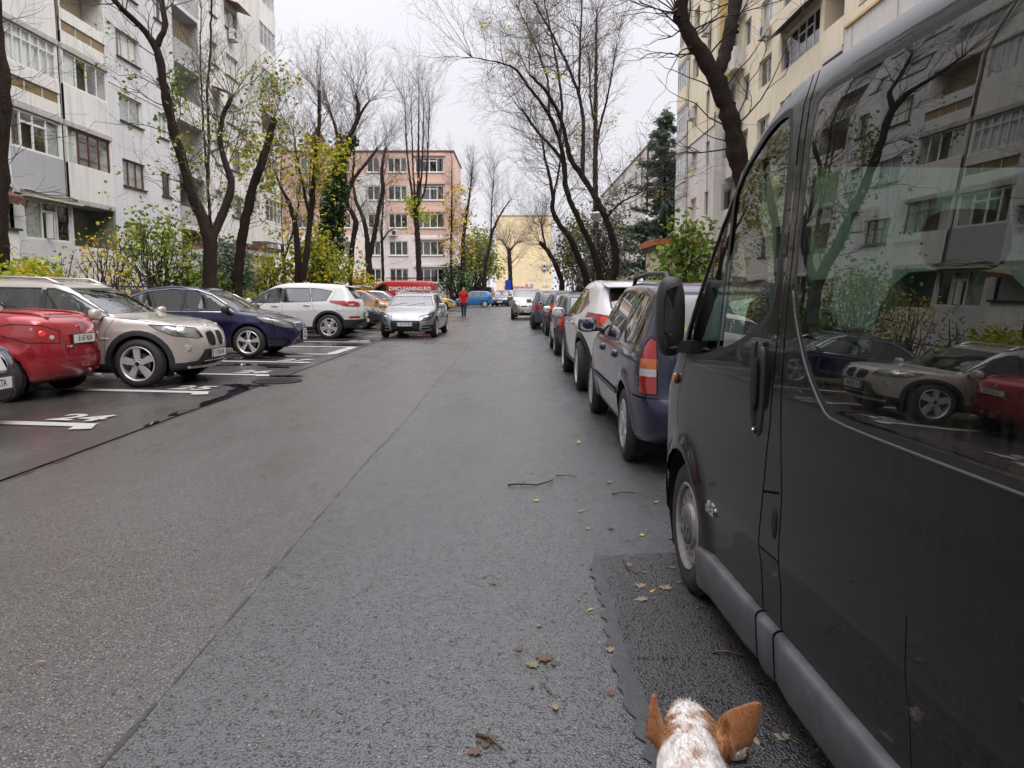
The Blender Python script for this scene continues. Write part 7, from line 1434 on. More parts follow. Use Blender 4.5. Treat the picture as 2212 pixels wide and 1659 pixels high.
# ---- white crossover behind the dark blue estate
def car_crossover_white():
    pm = paint('paint_pearl', (.66, .65, .64), .0, .28, .03)
    B = Body(4.275, 1.765, 1.54, [(-1.98, .34), (-2.11, .46), (-2.13, .72), (-2.07, .98), (-2.0, 1.12), (-1.74, 1.40), (-1.70, 1.47), (-1.5, 1.51), (-.9, 1.54), (-.2, 1.55), (.2, 1.50), (.5, 1.38), (1.12, 1.0), (1.3, .97), (1.8, .85), (2.05, .7), (2.13, .5), (2.05, .27), (1.8, .22), (-1.8, .28)],
             [(.15, .90), (.32, .95), (.52, .975), (.70, .99), (.90, 1.0), (1.02, .96), (1.52, .66)], (1.23, -1.34), .345, .10, (4, 3.8), 96, 80, .016)
    sw = [smooth([(1.0, .985), (.55, 1.28), (.3, 1.39), (.12, 1.41), (.08, 1.0)], 0), smooth([(.0, 1.005), (.04, 1.415), (-.70, 1.39), (-1.35, 1.22), (-1.1, 1.09)], 0)]
    regs = [('cladding', ARCH(1.23, .345, .485), 90), ('cladding', ARCH(-1.34, .345, .485), 90), ('cladding', [(-1, .1), (1, .1), (1, .37), (-1, .37)], 90), ('cladding', [(-2.2, .1), (-1.6, .1), (-1.62, .46), (-1.75, .52), (-2.2, .52)], 90), ('cladding', [(-.9, .1), (.9, .1), (.9, .52), (-.9, .52)], 180, (1,)),
            ('tail_light', [(-2.06, .30, .93), (-2.04, .30, 1.03), (-1.90, .66, 1.08), (-1.62, .86, 1.10), (-1.60, .87, 1.03), (-1.72, .85, .93), (-1.95, .70, .885)], 138), ('reverse_lamp', [(-2.03, .40, .95), (-1.95, .58, .94), (-1.95, .58, .985), (-2.03, .40, .995)], 138),
            ('lamp_core', [(-1.86, .72, .95), (-1.75, .81, .96), (-1.74, .81, 1.02), (-1.86, .72, 1.02)], 138), ('bumper_reflector', [(-2.1, .52, .42), (-1.86, .78, .42), (-1.86, .78, .49), (-2.1, .52, .49)], 140)]
    seams = [([(.04, .98), (.02, .6), (.03, .37)], 90), ([(-.75, 1.0), (-.9, .75), (-.95, .6)], 90), ([(.62, 1.0), (.60, .86), (.66, .60)], 180), ([(1.02, .96), (.95, .6), (.9, .37)], 90)]
    r = build_car('white_crossover', 'white crossover with slim tail lamps parked ahead of the dark blue estate', (CROSS[0], CROSS[1], 0), math.radians(90.8), pm, B, sc=1.08, glass='car_glass_dark', side_windows=sw, ws=(1.05, 1.36), rw=(1.11, 1.41), regions=regs, seams=seams, wheels=('10', 'alloy', .235),
                  handles=[(.15, .90), (-.7, .93)], mir=(.9, 1.0), mir_mat=pm, interior=1, yo=.88, extra_mats={'bumper_reflector': MATS['lamp_red'], 'lamp_core': MATS['lamp_amber']}, off={'lamp_core': .006, 'reverse_lamp': .006})
    sp = B.rear(0, 1.43); m = MB(); m.add([(sp.x + .15, -.56, 1.49), (sp.x + .15, .56, 1.49), (sp.x - .13, .52, 1.45), (sp.x - .13, -.52, 1.45), (sp.x + .15, -.56, 1.46), (sp.x + .15, .56, 1.46), (sp.x - .13, .52, 1.425), (sp.x - .13, -.52, 1.425)], [(0, 1, 2, 3), (7, 6, 5, 4), (3, 2, 6, 7), (0, 4, 5, 1), (1, 5, 6, 2), (0, 3, 7, 4)]); m.build('roof_spoiler', pm, r, False, .01)
    p = B.top(-1.35, 0); m = MB(); m.prism([(-.11, 0), (.10, 0), (-.02, .03), (-.08, .085)], lambda a, b, d: (p.x + a, d, p.z + b), -.018, .018); m.build('aerial_fin', pm, r)
    m = MB(); m.tube([B.rear(0, 1.12) + Vector((-.02, 0, 0)), B.rear(-.2, 1.15) + Vector((-.022, 0, .0)), B.rear(-.42, 1.17) + Vector((-.02, 0, 0))], .011, 6); m.build('rear_wiper', MATS['plastic_black'], r)
    plate(r, B.rear(0, .78) + Vector((-.006, 0, 0)), (-1, 0, 0), ''); return r
CROSS = (1.84, 13.52)
# ---- generic hatch / estate / people carrier shells for the rest of the street
def small_car(name, label, loc, hd, pm, L=3.97, W=1.65, H=1.45, kind='hatch', group=None, tail=None, front=True, glass='car_glass_dark', wheel='10', rails=False, res=(64, 56), cat='car', interior=1, platetext=('', ''), tailz=(.62, 1.0), mirc=None, grille='chrome', hl=None):
    k = L / 4.0; e = L / 2; h = H / 1.45
    fr = [(.30 * k, H - .02), (.52 * k, H - .10), (1.10 * k, .96 * h), (1.25 * k, .93 * h), (e - .35, .84 * h), (e - .10, .70 * h), (e - .01, .52 * h), (e, .40), (e - .08, .24), (e - .3, .2)]
    if kind == 'mpv': fr = [(.45 * k, H - .02), (.75 * k, H - .12), (1.42 * k, 1.02 * h), (1.52 * k, .99 * h), (e - .25, .86 * h), (e - .06, .70 * h), (e, .52), (e, .38), (e - .08, .24), (e - .3, .2)]
    if kind in ('hatch', 'mpv'): rr = [(-e + .08, .30), (-e + .01, .42), (-e, .62), (-e + .05, .92 * h), (-e + .30, 1.30 * h), (-e + .40, H - .05), (-e + .65, H - .015), (-.3, H)]
    elif kind == 'estate': rr = [(-e + .08, .30), (-e + .01, .42), (-e, .62), (-e + .05, .95 * h), (-e + .22, 1.32 * h), (-e + .34, H - .05), (-e + .6, H - .015), (-.3, H)]
    else: rr = [(-e + .08, .30), (-e + .01, .42), (-e, .66), (-e + .05, .94 * h), (-e + .2, 1.0 * h), (-e + .58, 1.02 * h), (-.95 * k, H - .10), (-.62 * k, H - .02), (-.2, H)]
    wf, wr_ = e - .82, -e + .74; R = .30 if L < 4.1 else .32
    B = Body(L, W, H, rr + fr + [(-e + .3, .22)], [(.15, .90), (.30, .955), (.50, .985), (.68, 1.0), (.88, .98), (.95 * h, .955), (H, .70)], (wf, wr_), R, .075, (4, 4.6), res[0], res[1], .012)
    zb = .965 * h; zt = H - .085; xr = {'hatch': -e + .50, 'mpv': -e + .40, 'estate': -e + .42, 'sedan': -1.25 * k}[kind]
    xa = fr[2][0] - .10
    sw = [[(xa, zb), (fr[1][0] - .12, zt - .06), (fr[0][0] - .1, zt), (.10, zt), (.07, zb)], [(-.0, zb), (.02, zt), (-.66 * k, zt), (-.72 * k, zb + .01)]]
    if kind in ('estate', 'mpv'): sw.append([(-.80 * k, zb + .02), (-.75 * k, zt), (xr + .15, zt - .03), (xr - .02, zb + .06)])
    elif kind == 'hatch': sw.append([(-.79 * k, zb + .02), (-.74 * k, zt), (xr + .24, zt - .06), (xr + .08, zb + .06)])
    regs = [('tail_light', tail or [(-e + .03, W * .33, tailz[0]), (-e + .28, W * .49, tailz[0]), (-e + .32, W * .47, tailz[1]), (-e + .12, W * .36, tailz[1])], 138)]
    if hl: regs.append(('headlight', hl, 40))
    else: regs.append(('headlight', [(e - .06, W * .26, .56 * h), (e - .28, W * .42, .57 * h), (e - .55, W * .47, .70 * h), (e - .62, W * .46, .80 * h), (e - .34, W * .40, .79 * h), (e - .12, W * .28, .72 * h)], 40))
    g0 = ('chrome_trim', [(-.36, .57 * h), (.36, .57 * h), (.40, .68 * h), (-.40, .68 * h)], 0, (1,))
    regs += [g0, ('grille', [(-.34, .585 * h), (.34, .585 * h), (.375, .665 * h), (-.375, .665 * h)], 0, (1,)), ('bumper_insert', [(-.48, .25), (.48, .25), (.44, .37), (-.44, .37)], 0, (1,)), ('fog_recess', [(.54, .28), (.72, .30), (.70, .38), (.56, .38)], 0)]
    seams = [([(.04, zb - .02), (.03, .28)], 90), ([(-.74 * k, zb - .01), (-.80 * k, .72), (-.9 * k, .55)], 90), ([(xa, zb - .02), (xa - .1, .28)], 90)]
    r = build_car(name, label, loc, hd, pm, B, cat=cat, group=group, glass=glass, side_windows=sw, ws=(fr[2][1] + .035, H - .10), rw=((rr[3][1] + .09) if kind != 'sedan' else rr[5][1] + .04, H - .11), regions=regs, seams=seams, wheels=(wheel, 'alloy', None), handles=[(.2, .85 * h), (-.62 * k, .87 * h)], mir=(xa - .1, zb + .03), mir_mat=mirc or pm,
                  interior=interior, rails=([.2, .05, -.7, -e + .75, -e + .6], W * .33, MATS['plastic_black'], .06, .018) if rails else None, yo=W / 2 - .01, tyre_w=.19)
    plate(r, B.front(0, .44) + Vector((.008, 0, 0)), (1, 0, 0), platetext[0]); plate(r, B.rear(0, .72 if kind != 'estate' else .80) + Vector((-.008, 0, 0)), (-1, 0, 0), platetext[1])
    p = B.front(0, .625 * h); disc('badge', p + Vector((.012, 0, 0)), (1, 0, .1), .055, MATS['chrome'], r, 16)
    return r, B
# ---------------------------------------------------------------- vehicles placed
random.seed(7)
car_van(); car_estate_blue(); car_suv_beige(); car_sedan_blue(); car_convertible_red(); car_dark_left(); car_suv_white(); car_estate_silver(); car_crossover_white()
# ---------------------------------------------------------------- the other cars of the street
def far_cars():
    G1 = 'cars parked along the right kerb'; G2 = 'cars parked in the left bays'
    teal = paint('paint_teal', (.022, .040, .058), .35, .28, .06); navy = paint('paint_navy', (.012, .014, .050), .3, .28, .05); steel = paint('paint_steel', (.13, .155, .19), .6, .28, .05); champ = paint('paint_champagne', (.42, .40, .35), .7, .28, .06)
    dgrey = paint('paint_dark_grey', (.06, .062, .075), .5, .28, .05); blue = paint('paint_azure', (.015, .19, .46), .2, .26, .04); orange = paint('paint_orange', (.62, .26, .03), .0, .3, .04); yellow = paint('paint_yellow', (.78, .48, .02), .0, .3, .03); silver = paint('paint_light_silver', (.50, .51, .52), .65, .28, .05); dblue = paint('paint_ink_blue', (.014, .022, .045), .3, .28, .05); white = paint('paint_plain_white', (.66, .66, .65), 0, .32, .03)
    fwd = math.radians(90)
    r, B = small_car('parked_hatchback', 'dark teal hatchback with tall red tail lamps beyond the white crossover', (1.70, 19.83, 0), fwd, teal, 3.97, 1.65, 1.45, 'hatch', G1, glass='car_glass', tailz=(.64, 1.02), mirc=MATS['chrome'])
    disc('sticker', B.rear(.12, 1.16) + Vector((-.012, 0, 0)), (-1, 0, .4), .09, mk('sticker_lime', (.45, .55, .12), .5), r, 8, .002, .085)
    small_car('parked_hatchback', 'small navy hatchback between the teal hatchback and the steel grey estate', (1.80, 28.05, 0), fwd, navy, 3.9, 1.68, 1.46, 'hatch', G1, tailz=(.72, 1.10), glass='car_glass')
    small_car('parked_estate', 'steel grey estate with round red lamps parked before the champagne people carrier', (1.50, 33.0, 0), fwd, steel, 4.77, 1.82, 1.52, 'estate', G1, tail=[(-2.36, .52, .80), (-2.12, .88, .80), (-2.08, .88, 1.0), (-2.34, .5, 1.0)])
    small_car('people_carrier', 'champagne people carrier facing the camera on the right side of the lane', (.62, 43.6, 0), -fwd, champ, 4.47, 1.80, 1.63, 'mpv', None, glass='car_glass', platetext=('B 103', ''), hl=[(2.16, .45, .72), (1.98, .74, .72), (1.80, .84, .86), (1.72, .84, 1.02), (2.0, .66, .98), (2.14, .48, .88)])
    small_car('parked_hatchback', 'silver hatchback roof showing behind the steel grey estate', (2.0, 39.2, 0), fwd, silver, 4.1, 1.7, 1.50, 'hatch', G1)
    small_car('parked_hatchback', 'white hatchback at the far end of the right kerb', (2.1, 50.5, 0), fwd, white, 4.1, 1.7, 1.52, 'hatch', G1); small_car('parked_hatchback', 'last dark hatchback at the far end of the right kerb', (2.2, 56.5, 0), fwd, dgrey, 4.2, 1.75, 1.50, 'hatch', G1)
    # left bays, noses out unless said
    small_car('parked_hatchback', 'low dark blue hatchback nosing out behind the white SUV', (-5.38 - 1.98, 29.0, 0), 0, dblue, 3.95, 1.66, 1.42, 'hatch', G2)
    small_car('parked_sedan', 'dark grey sedan nosing out between the white SUV and the silver estate', (-5.22 - 2.2, 31.85, 0), 0, dgrey, 4.4, 1.74, 1.50, 'sedan', G2)
    small_car('parked_taxi', 'orange yellow sedan with its roof showing behind the white SUV', (-4.75 - 2.2, 35.2, 0), 0, orange, 4.4, 1.72, 1.54, 'sedan', G2); small_car('parked_hatchback', 'pale silver car between the orange sedan and the red van', (-4.6 - 2.05, 38.4, 0), 0, silver, 4.1, 1.7, 1.52, 'hatch', G2, glass='car_glass')
    r, B = small_car('parked_hatchback', 'ink blue hatchback with its tail out beyond the red van', (-5.25 - 2.0, 57.0, 0), PI, dblue, 4.0, 1.68, 1.50, 'hatch', G2, glass='car_glass')
    r, B = small_car('parked_taxi', 'yellow sedan with white bumper nosing out beyond the silver estate', (-4.62 - 2.1, 61.0, 0), 0, yellow, 4.25, 1.74, 1.50, 'sedan', G2)
    B2 = B
    for q in ('bumper',):                                 # white lower nose
        m = MB(); pts = [(B.front(y, z).x + .012, y, z) for z in (.28, .36, .44, .52) for y in np.linspace(-.78, .78, 9)]; m.add(pts, [(i * 9 + j, i * 9 + j + 1, (i + 1) * 9 + j + 1, (i + 1) * 9 + j) for i in range(3) for j in range(8)]); m.build('bumper', white, r, True)
    small_car('small_hatchback', 'azure blue small hatchback standing across the end of the lane', (-3.85, 73.4, 0), PI, blue, 3.50, 1.50, 1.48, 'hatch', None, wheel='cap', tailz=(.75, .98))
    G3 = 'cars parked across the end of the lane'
    for i, (x, y, pm, lb) in enumerate(((-1.35, 78.5, dgrey, 'dark grey hatchback right behind the azure hatchback'), (-.95, 84.0, silver, 'silver hatchback second behind the azure hatchback'), (-.55, 89.5, dgrey, 'dark grey hatchback third behind the azure hatchback'), (-.1, 95.0, silver, 'silver hatchback farthest behind the azure hatchback'), (1.6, 99, white, 'white car before the sand yellow gable'))):
        small_car('parked_hatchback', lb, (x, y, 0), math.radians(-97), pm, 4.1, 1.75, 1.58, 'hatch', G3, res=(44, 40), wheel='10', interior=0, glass='car_glass_dark')
    for i, (x, y, pm, lb) in enumerate(((4.6, 112, silver, 'silver car far off right of the blue sign'), (6.6, 112, white, 'white car far off below the graffiti'), (8.6, 111, dgrey, 'dark car far off at the right end of the sand yellow gable'))):
        small_car('parked_hatchback', lb, (x, y, 0), math.radians(180), pm, 4.1, 1.75, 1.50, 'hatch', 'cars below the gable wall', res=(40, 36), interior=0)
far_cars()
def panel_van(name, label, loc, hd, pm, windows, lettering=None, rackon=False, group=None):
    B = Body(4.78, 1.90, 1.97, [(-2.34, .30), (-2.39, .6), (-2.39, 1.25), (-2.33, 1.8), (-2.24, 1.92), (-1.9, 1.97), (.4, 1.98), (.85, 1.93), (1.2, 1.74), (1.6, 1.38), (1.86, 1.16), (2.0, 1.08), (2.25, .96), (2.36, .82), (2.39, .6), (2.36, .3), (2.2, .22), (-2.2, .25)],
             [(.15, .955), (.30, .972), (.60, 1.0), (.95, .998), (1.2, .98), (1.9, .89), (2.1, .87)], (1.55, -1.55), .335, .12, (4.6, 9), 70, 60, .014, .85)
    sw = [smooth([(.5, 1.30), (.5, 1.80), (.82, 1.76), (1.15, 1.55), (1.52, 1.17), (1.48, 1.12), (.95, 1.16)], 1)]
    if windows: sw += [[(.28, 1.15), (.28, 1.78), (-1.0, 1.78), (-1.0, 1.15)], [(-1.15, 1.15), (-1.15, 1.78), (-2.1, 1.78), (-2.1, 1.15)]]
    r = build_car(name, label, loc, hd, pm, B, 'van', group, 1.08, 'car_glass_dark', sw, (1.14, 1.78), (1.1, 1.75), regions=[('cladding', [(1.9, .1), (2.45, .1), (2.45, .5), (2.0, .5)], 90), ('cladding', [(-2.45, .1), (-2.05, .1), (-2.05, .5), (-2.45, .5)], 90), ('headlight_base', [(2.2, .55, .62), (1.95, .86, .66), (1.85, .88, .98), (2.1, .66, .92)], 40), ('tail_light', [(-2.39, .80, .9), (-2.25, .95, .9), (-2.25, .9, 1.5), (-2.36, .78, 1.5)], 135)],
                  seams=[([(.40, 1.9), (.42, .35)], 90, .012), ([(-.95, 1.9), (-.95, .35)], 90, .012)], wheels=('steel', 'steel_wheel', .215), mir=(1.5, 1.22), mir_mat=MATS['plastic_black'], interior=1, tyre_w=.21)
    if lettering:
        for body, size, x, z in lettering:
            for sg in (1,):
                p = B.side(x, z, sg); a = B.side(x, z + .12, sg); tl = (a - p).normalized(); M = frame((-1, 0, 0), tuple(tl), tuple(Vector((-1, 0, 0)).cross(tl)), (p.x, p.y + .012, p.z)); text('van_lettering', body, size, white_ink, r, M, .001, .012, sx=1.0)
    if rackon:
        for sg in (1, -1):
            m = MB(); m.tube([(.55, sg * .72, 2.13), (-2.2, sg * .72, 2.13)], .022, 5); m.build('rack_rail', MATS['rubber'], r)
        for x in np.linspace(.5, -2.15, 7):
            m = MB(); m.tube([(x, -.72, 1.95), (x, -.72, 2.13), (x, .72, 2.13), (x, .72, 1.95)], .018, 5); m.build('rack_bar', MATS['rubber'], r)
    return r
white_ink = mk('sign_white', (.75, .75, .74), .45)
panel_van('parked_van', 'red cleaning company van with white lettering and a roof rack', (-7.55, 51.1, 0), PI, paint('paint_van_red', (.55, .026, .026), .0, .3, .04), False, [('DMCLEANING.RO', .30, -.85, 1.50), ('SPĂLĂTORIE DE COVOARE', .135, -.85, 1.26)], True)
panel_van('parked_van', 'white windowed van behind the azure hatchback', (-5.3, 100.0, 0), PI, MATS['paint_plain_white'], True)
# ---------------------------------------------------------------- figures: one remeshed skin each
def ball(c, r, n=10):
    th = np.linspace(-PI / 2, PI / 2, n); ph = np.linspace(0, 2 * PI, 2 * n + 1)[:-1]; T, P = np.meshgrid(th, ph, indexing='ij'); r = np.array(r) * np.ones(3)
    V = np.stack([np.cos(T) * np.cos(P) * r[0], np.cos(T) * np.sin(P) * r[1], np.sin(T) * r[2]], -1).reshape(-1, 3) + np.array(c); k = 2 * n; return V, [(i * k + j, i * k + (j + 1) % k, (i + 1) * k + (j + 1) % k, (i + 1) * k + j) for i in range(n - 1) for j in range(k)]
class Flesh:
    def __init__(s): s.V = []; s.F = []
    def add(s, V, F): b = len(s.V); s.V += [tuple(v) for v in V]; s.F += [tuple(i + b for i in f) for f in F]
    def ball(s, c, r): s.add(*ball(c, r))
    def limb(s, pts, rs, n=12):
        m = MB(); P = [np.array(p, float) for p in pts]
        for a, b, r0, r1 in zip(P[:-1], P[1:], rs[:-1], rs[1:]): m.tube([a, a * .5 + b * .5, b], [r0, (r0 + r1) / 2, r1], n)
        s.add(m.V, m.F)
        for p, r in zip(P, rs): s.ball(p, r)
    def skin(s, name, mat, parent, vox, it=6, colour=None):
        o = from_arrays(name, s.V, s.F, mat, None); md = o.modifiers.new('remesh', 'REMESH'); md.mode = 'VOXEL'; md.voxel_size = vox; ms = o.modifiers.new('smooth', 'SMOOTH'); ms.iterations = it; ms.factor = .5
        bpy.context.view_layer.update(); me = bpy.data.meshes.new_from_object(o.evaluated_get(bpy.context.evaluated_depsgraph_get())); bpy.data.objects.remove(o)
        me.polygons.foreach_set('use_smooth', np.ones(len(me.polygons), bool)); me.name = name
        if colour:
            n = len(me.vertices); V = np.empty(n * 3); me.vertices.foreach_get('co', V); V = V.reshape(-1, 3); C = np.ones((n, 4)); C[:, :3] = colour(V); at = me.color_attributes.new('fur', 'FLOAT_COLOR', 'POINT'); at.data.foreach_set('color', C.ravel())
        ob = bpy.data.objects.new(name, me); return link(ob, parent)
def walker():
    r = empty('person', (-3.05, 46.65, 0), PI); tag(r, 'person in a red hooded jacket and blue jeans walking towards the camera', 'person')
    mk('skin', (.55, .33, .25), .5, var=.1, scale=10); mk('jacket_red', (.62, .012, .02), .55, var=.18, scale=14, bump=.4, bscale=30, bdist=.01); mk('denim', (.022, .045, .12), .8, var=.35, scale=16); mk('hair_blond', (.26, .16, .08), .6, var=.3, scale=40); mk('boot', (.02, .018, .016), .5)
    f = Flesh()                                           # body faces +y
    f.limb([(0, 0, .90), (0, .01, 1.05), (0, .0, 1.22), (0, -.005, 1.36), (0, 0, 1.45)], [.135, .125, .145, .13, .055]); f.ball((0, .012, 1.555), (.072, .092, .112)); f.ball((0, .085, 1.50), (.035, .03, .03)); f.limb([(0, 0, 1.42), (0, .01, 1.50)], [.05, .048])
    f.ball((0, .103, 1.545), (.013, .018, .02))
    for sx in (-1, 1): f.ball((sx * .074, .0, 1.55), (.012, .02, .03)); f.ball((sx * .03, .088, 1.575), (.016, .012, .008))
    for sx, a in ((-1, .10), (1, -.06)):
        f.limb([(sx * .09, 0, .90), (sx * .085, a * .6 + .02, .50), (sx * .075, a - .03, .09)], [.085, .058, .042]); f.limb([(sx * .075, a - .05, .045), (sx * .08, a + .10, .035)], [.045, .035])
        f.limb([(sx * .16, 0, 1.37), (sx * .215, -.02, 1.12), (sx * .17, .10, .93)], [.058, .046, .036]); 
        f.limb([(sx * .165, .11, .92), (sx * .155, .13, .87)], [.034, .026])
        for k in range(4): f.limb([(sx * (.148 + .012 * k), .135, .875), (sx * (.146 + .011 * k), .145, .835), (sx * (.15 + .01 * k), .135, .81)], [.008, .0075, .007], 6)
        f.limb([(sx * .142, .12, .89), (sx * .128, .145, .86)], [.010, .008], 6)
    b = f.skin('body', MATS['skin'], r, .011, 4)
    j = Flesh(); j.limb([(0, 0, .80), (0, .005, .95), (0, .01, 1.08), (0, .0, 1.24), (0, -.005, 1.38)], [.175, .172, .158, .172, .135])
    for sx in (-1, 1): j.ball((sx * .12, 0, 1.36), (.09, .085, .08)); j.limb([(sx * .165, 0, 1.37), (sx * .22, -.02, 1.12), (sx * .175, .095, .945)], [.082, .072, .058])
    j.ball((0, -.06, 1.43), (.12, .08, .075)); j.ball((0, .04, 1.43), (.085, .075, .05)); j.skin('jacket', MATS['jacket_red'], r, .013, 5)
    m = MB(); m.tube([(0, .18, .80), (0, .172, 1.1), (0, .155, 1.40)], .006, 5); m.build('zip', MATS['sheet_dark'], r)
    t_ = Flesh()
    for sx, a in ((-1, .10), (1, -.06)): t_.limb([(sx * .088, 0, .88), (sx * .085, a * .6 + .02, .50), (sx * .075, a - .03, .12)], [.105, .075, .060])
    t_.skin('jeans', MATS['denim'], r, .012, 4)
    h = Flesh(); h.ball((0, -.022, 1.60), (.088, .098, .105)); 
    for sx in (-1, 1): h.limb([(sx * .078, -.01, 1.60), (sx * .09, .0, 1.50), (sx * .095, .02, 1.42)], [.035, .032, .022])
    h.skin('hair', MATS['hair_blond'], r, .012, 3)
    for sx, a in ((-1, .10), (1, -.06)):
        s_ = Flesh(); s_.limb([(sx * .075, a - .04, .13), (sx * .075, a - .05, .055), (sx * .08, a + .11, .045)], [.056, .052, .042]); s_.skin('boot', MATS['boot'], r, .011, 3)
    m = MB()
    for sx in (-1, 1): m.tube([(sx * .033 + .024 * math.cos(q), .108, 1.575 + .018 * math.sin(q)) for q in np.linspace(0, 2 * PI, 13)], .004, 5)
    m.build('glasses', MATS['sheet_dark'], r)
    m = MB(); m.box(.17, .26, -.06, .16, .62, .86); m.build('shoulder_bag', mk('bag_tan', (.25, .15, .07), .6), r, True, .03); m = MB(); m.tube([(.2, .05, .86), (.19, .03, 1.2), (.12, .0, 1.43), (-.0, -.14, 1.36)], .012, 5); m.build('bag_strap', MATS['sheet_dark'], r)
walker()
def dog():
    r = empty('dog', (.37, 1.25, 0)); tag(r, 'white and ginger dog with large upright ears seen from behind in the foreground', 'dog'); o = np.array([.37, 1.25, 0])
    f = Flesh(); S = lambda *p: tuple(np.array(p) - o)
    f.limb([S(.345, .92, .43), S(.35, 1.08, .435), S(.36, 1.28, .42), S(.37, 1.44, .415), S(.378, 1.55, .435), S(.385, 1.66, .452), S(.405, 1.755, .458)], [.085, .098, .108, .112, .092, .074, .060])
    f.limb([S(.37, 1.40, .37), S(.37, 1.48, .36)], [.10, .085])
    f.ball(S(.418, 1.81, .452), (.064, .078, .055)); f.ball(S(.420, 1.835, .462), (.050, .055, .042)); f.limb([S(.424, 1.88, .435), S(.43, 1.95, .415), S(.433, 1.985, .41)], [.040, .028, .021])
    for sx in (-1, 1):
        f.ball(S(.418 + sx * .046, 1.80, .45), (.028, .04, .035))
        f.limb([S(.37 + sx * .075, 1.46, .36), S(.37 + sx * .085, 1.44, .22), S(.37 + sx * .082, 1.47 + sx * .05, .05)], [.05, .030, .021]); f.limb([S(.37 + sx * .082, 1.47 + sx * .05, .022), S(.37 + sx * .082, 1.52 + sx * .05, .02)], [.024, .022])
        f.limb([S(.345 + sx * .07, .95, .38), S(.345 + sx * .085, 1.02, .25), S(.345 + sx * .08, .90 - sx * .03, .15), S(.345 + sx * .08, .93 - sx * .03, .04)], [.075, .045, .026, .022]); f.limb([S(.345 + sx * .08, .93 - sx * .03, .022), S(.345 + sx * .08, .985 - sx * .03, .02)], [.024, .022])
    f.limb([S(.345, .86, .46), S(.34, .76, .52), S(.35, .66, .56)], [.028, .022, .014])
    def ear(base, tip, width, nrm_, cup=.35):
        """cupped ear shell; nrm_ points out of the opening"""
        b, tp, n = Vector(base) - Vector(o), Vector(tip) - Vector(o), Vector(nrm_).normalized(); ax = tp - b; L = ax.length; ax.normalize(); n = (n - ax * n.dot(ax)).normalized(); w = ax.cross(n); V = []; NU, NV = 13, 9
        for d in (0, -.014):
            for i in range(NU):
                t = i / (NU - 1); hw = width * (math.sin(min(1, t * 1.25 + .30) * PI * .5) if t < .5 else 1) * (1 - max(0, t - .35) / .65) ** .62 if True else 0
                hw = max(hw, .006)
                for j in range(NV):
                    s_ = j / (NV - 1) * 2 - 1; c = b + ax * L * t + w * hw * s_ * (1 - .25 * cup * s_ * s_) + n * (hw * cup * s_ * s_ * (1.3 - t * .6) + d + .010 * math.sin(t * 3)); V.append(c)
        k = NU * NV; F = []
        for i in range(NU - 1):
            for j in range(NV - 1): a = i * NV + j; F.append((a, a + 1, a + NV + 1, a + NV)); F.append((k + a, k + a + NV, k + a + NV + 1, k + a + 1))
        edge = [j for j in range(NV)] + [i * NV + NV - 1 for i in range(1, NU)] + [(NU - 1) * NV + j for j in range(NV - 2, -1, -1)] + [i * NV for i in range(NU - 2, 0, -1)]
        for p, q in zip(edge, edge[1:] + edge[:1]): F.append((p, k + p, k + q, q))
        f.add(V, F)
    ear((.355, 1.735, .455), (.315, 1.760, .570), .044, (-.90, .30, .0), .75); ear((.470, 1.735, .452), (.562, 1.742, .560), .051, (.45, .75, -.1), .32)
    for sx in (-1, 1): f.ball(S(.415 + sx * .058, 1.735, .452), (.034, .038, .034))
    P = lambda V: V + o
    def colour(V):
        W = P(V); rng = np.random.default_rng(5); x, y, z = W.T; cx = .40 + (y - 1.70) * .10
        white = np.array([.72, .68, .64]); ging = np.array([.25, .098, .034]); tan = np.array([.33, .155, .055]); C = np.ones((len(W), 3)) * white
        side = np.abs(x - cx); head = np.clip((y - 1.665) / .03, 0, 1); wob = .010 * np.sin(y * 90) + .006 * np.sin(y * 210 + x * 90)
        k = head * np.clip((side - (.030 + wob)) / .012, 0, 1); C = C * (1 - k[:, None]) + tan * k[:, None]
        e = np.clip((side - .062) / .02, 0, 1) * np.clip((y - 1.66) / .03, 0, 1); C = C * (1 - e[:, None]) + ging * e[:, None]
        for _ in range(26):
            c = np.array([rng.normal(.385, .055), rng.uniform(1.45, 1.80), .5]); q = np.exp(-((x - c[0]) ** 2 + ((y - c[1]) * .6) ** 2) / (2 * rng.uniform(.004, .011) ** 2)) * rng.uniform(.25, .85) * (z > .40); C = C * (1 - q[:, None]) + tan * .9 * q[:, None]
        b = np.clip((1.2 - np.abs(y - 1.1) * 3), 0, 1) * .4 * (side > .05); C = C * (1 - b[:, None]) + ging * b[:, None]
        return C * (1 + rng.normal(0, .05, (len(W), 1)))
    t = NT('dog_fur'); a = t.n('ShaderNodeAttribute'); a.attribute_name = 'fur'; n = t.noise(160, 4, .7, st=(1, .25, 1)); c = t.mix(t.ramp(n, [(.3, 0.0), (.7, 1.0)]), a.outputs[0], (.9, .9, .9), 'MULTIPLY'); x = t.pbr(t.mix(.35, a.outputs[0], c), .75, 0, .3, 0, t.bump(n, .5, .004)); x.inputs['Sheen Weight'].default_value = .3; MATS['dog_fur'] = t.m
    tf = NT('dog_hair'); a = tf.n('ShaderNodeAttribute'); a.attribute_name = 'fur'; d1 = tf.n('ShaderNodeBsdfDiffuse'); d2 = tf.n('ShaderNodeBsdfTranslucent'); mx = tf.n('ShaderNodeMixShader'); tf.l(a.outputs[0], d1.inputs[0]); tf.l(a.outputs[0], d2.inputs[0]); mx.inputs[0].default_value = .5; tf.l(d1.outputs[0], mx.inputs[1]); tf.l(d2.outputs[0], mx.inputs[2]); tf.l(mx.outputs[0], tf.out.inputs['Surface'])
    body = f.skin('body', t.m, r, .0046, 7, colour)
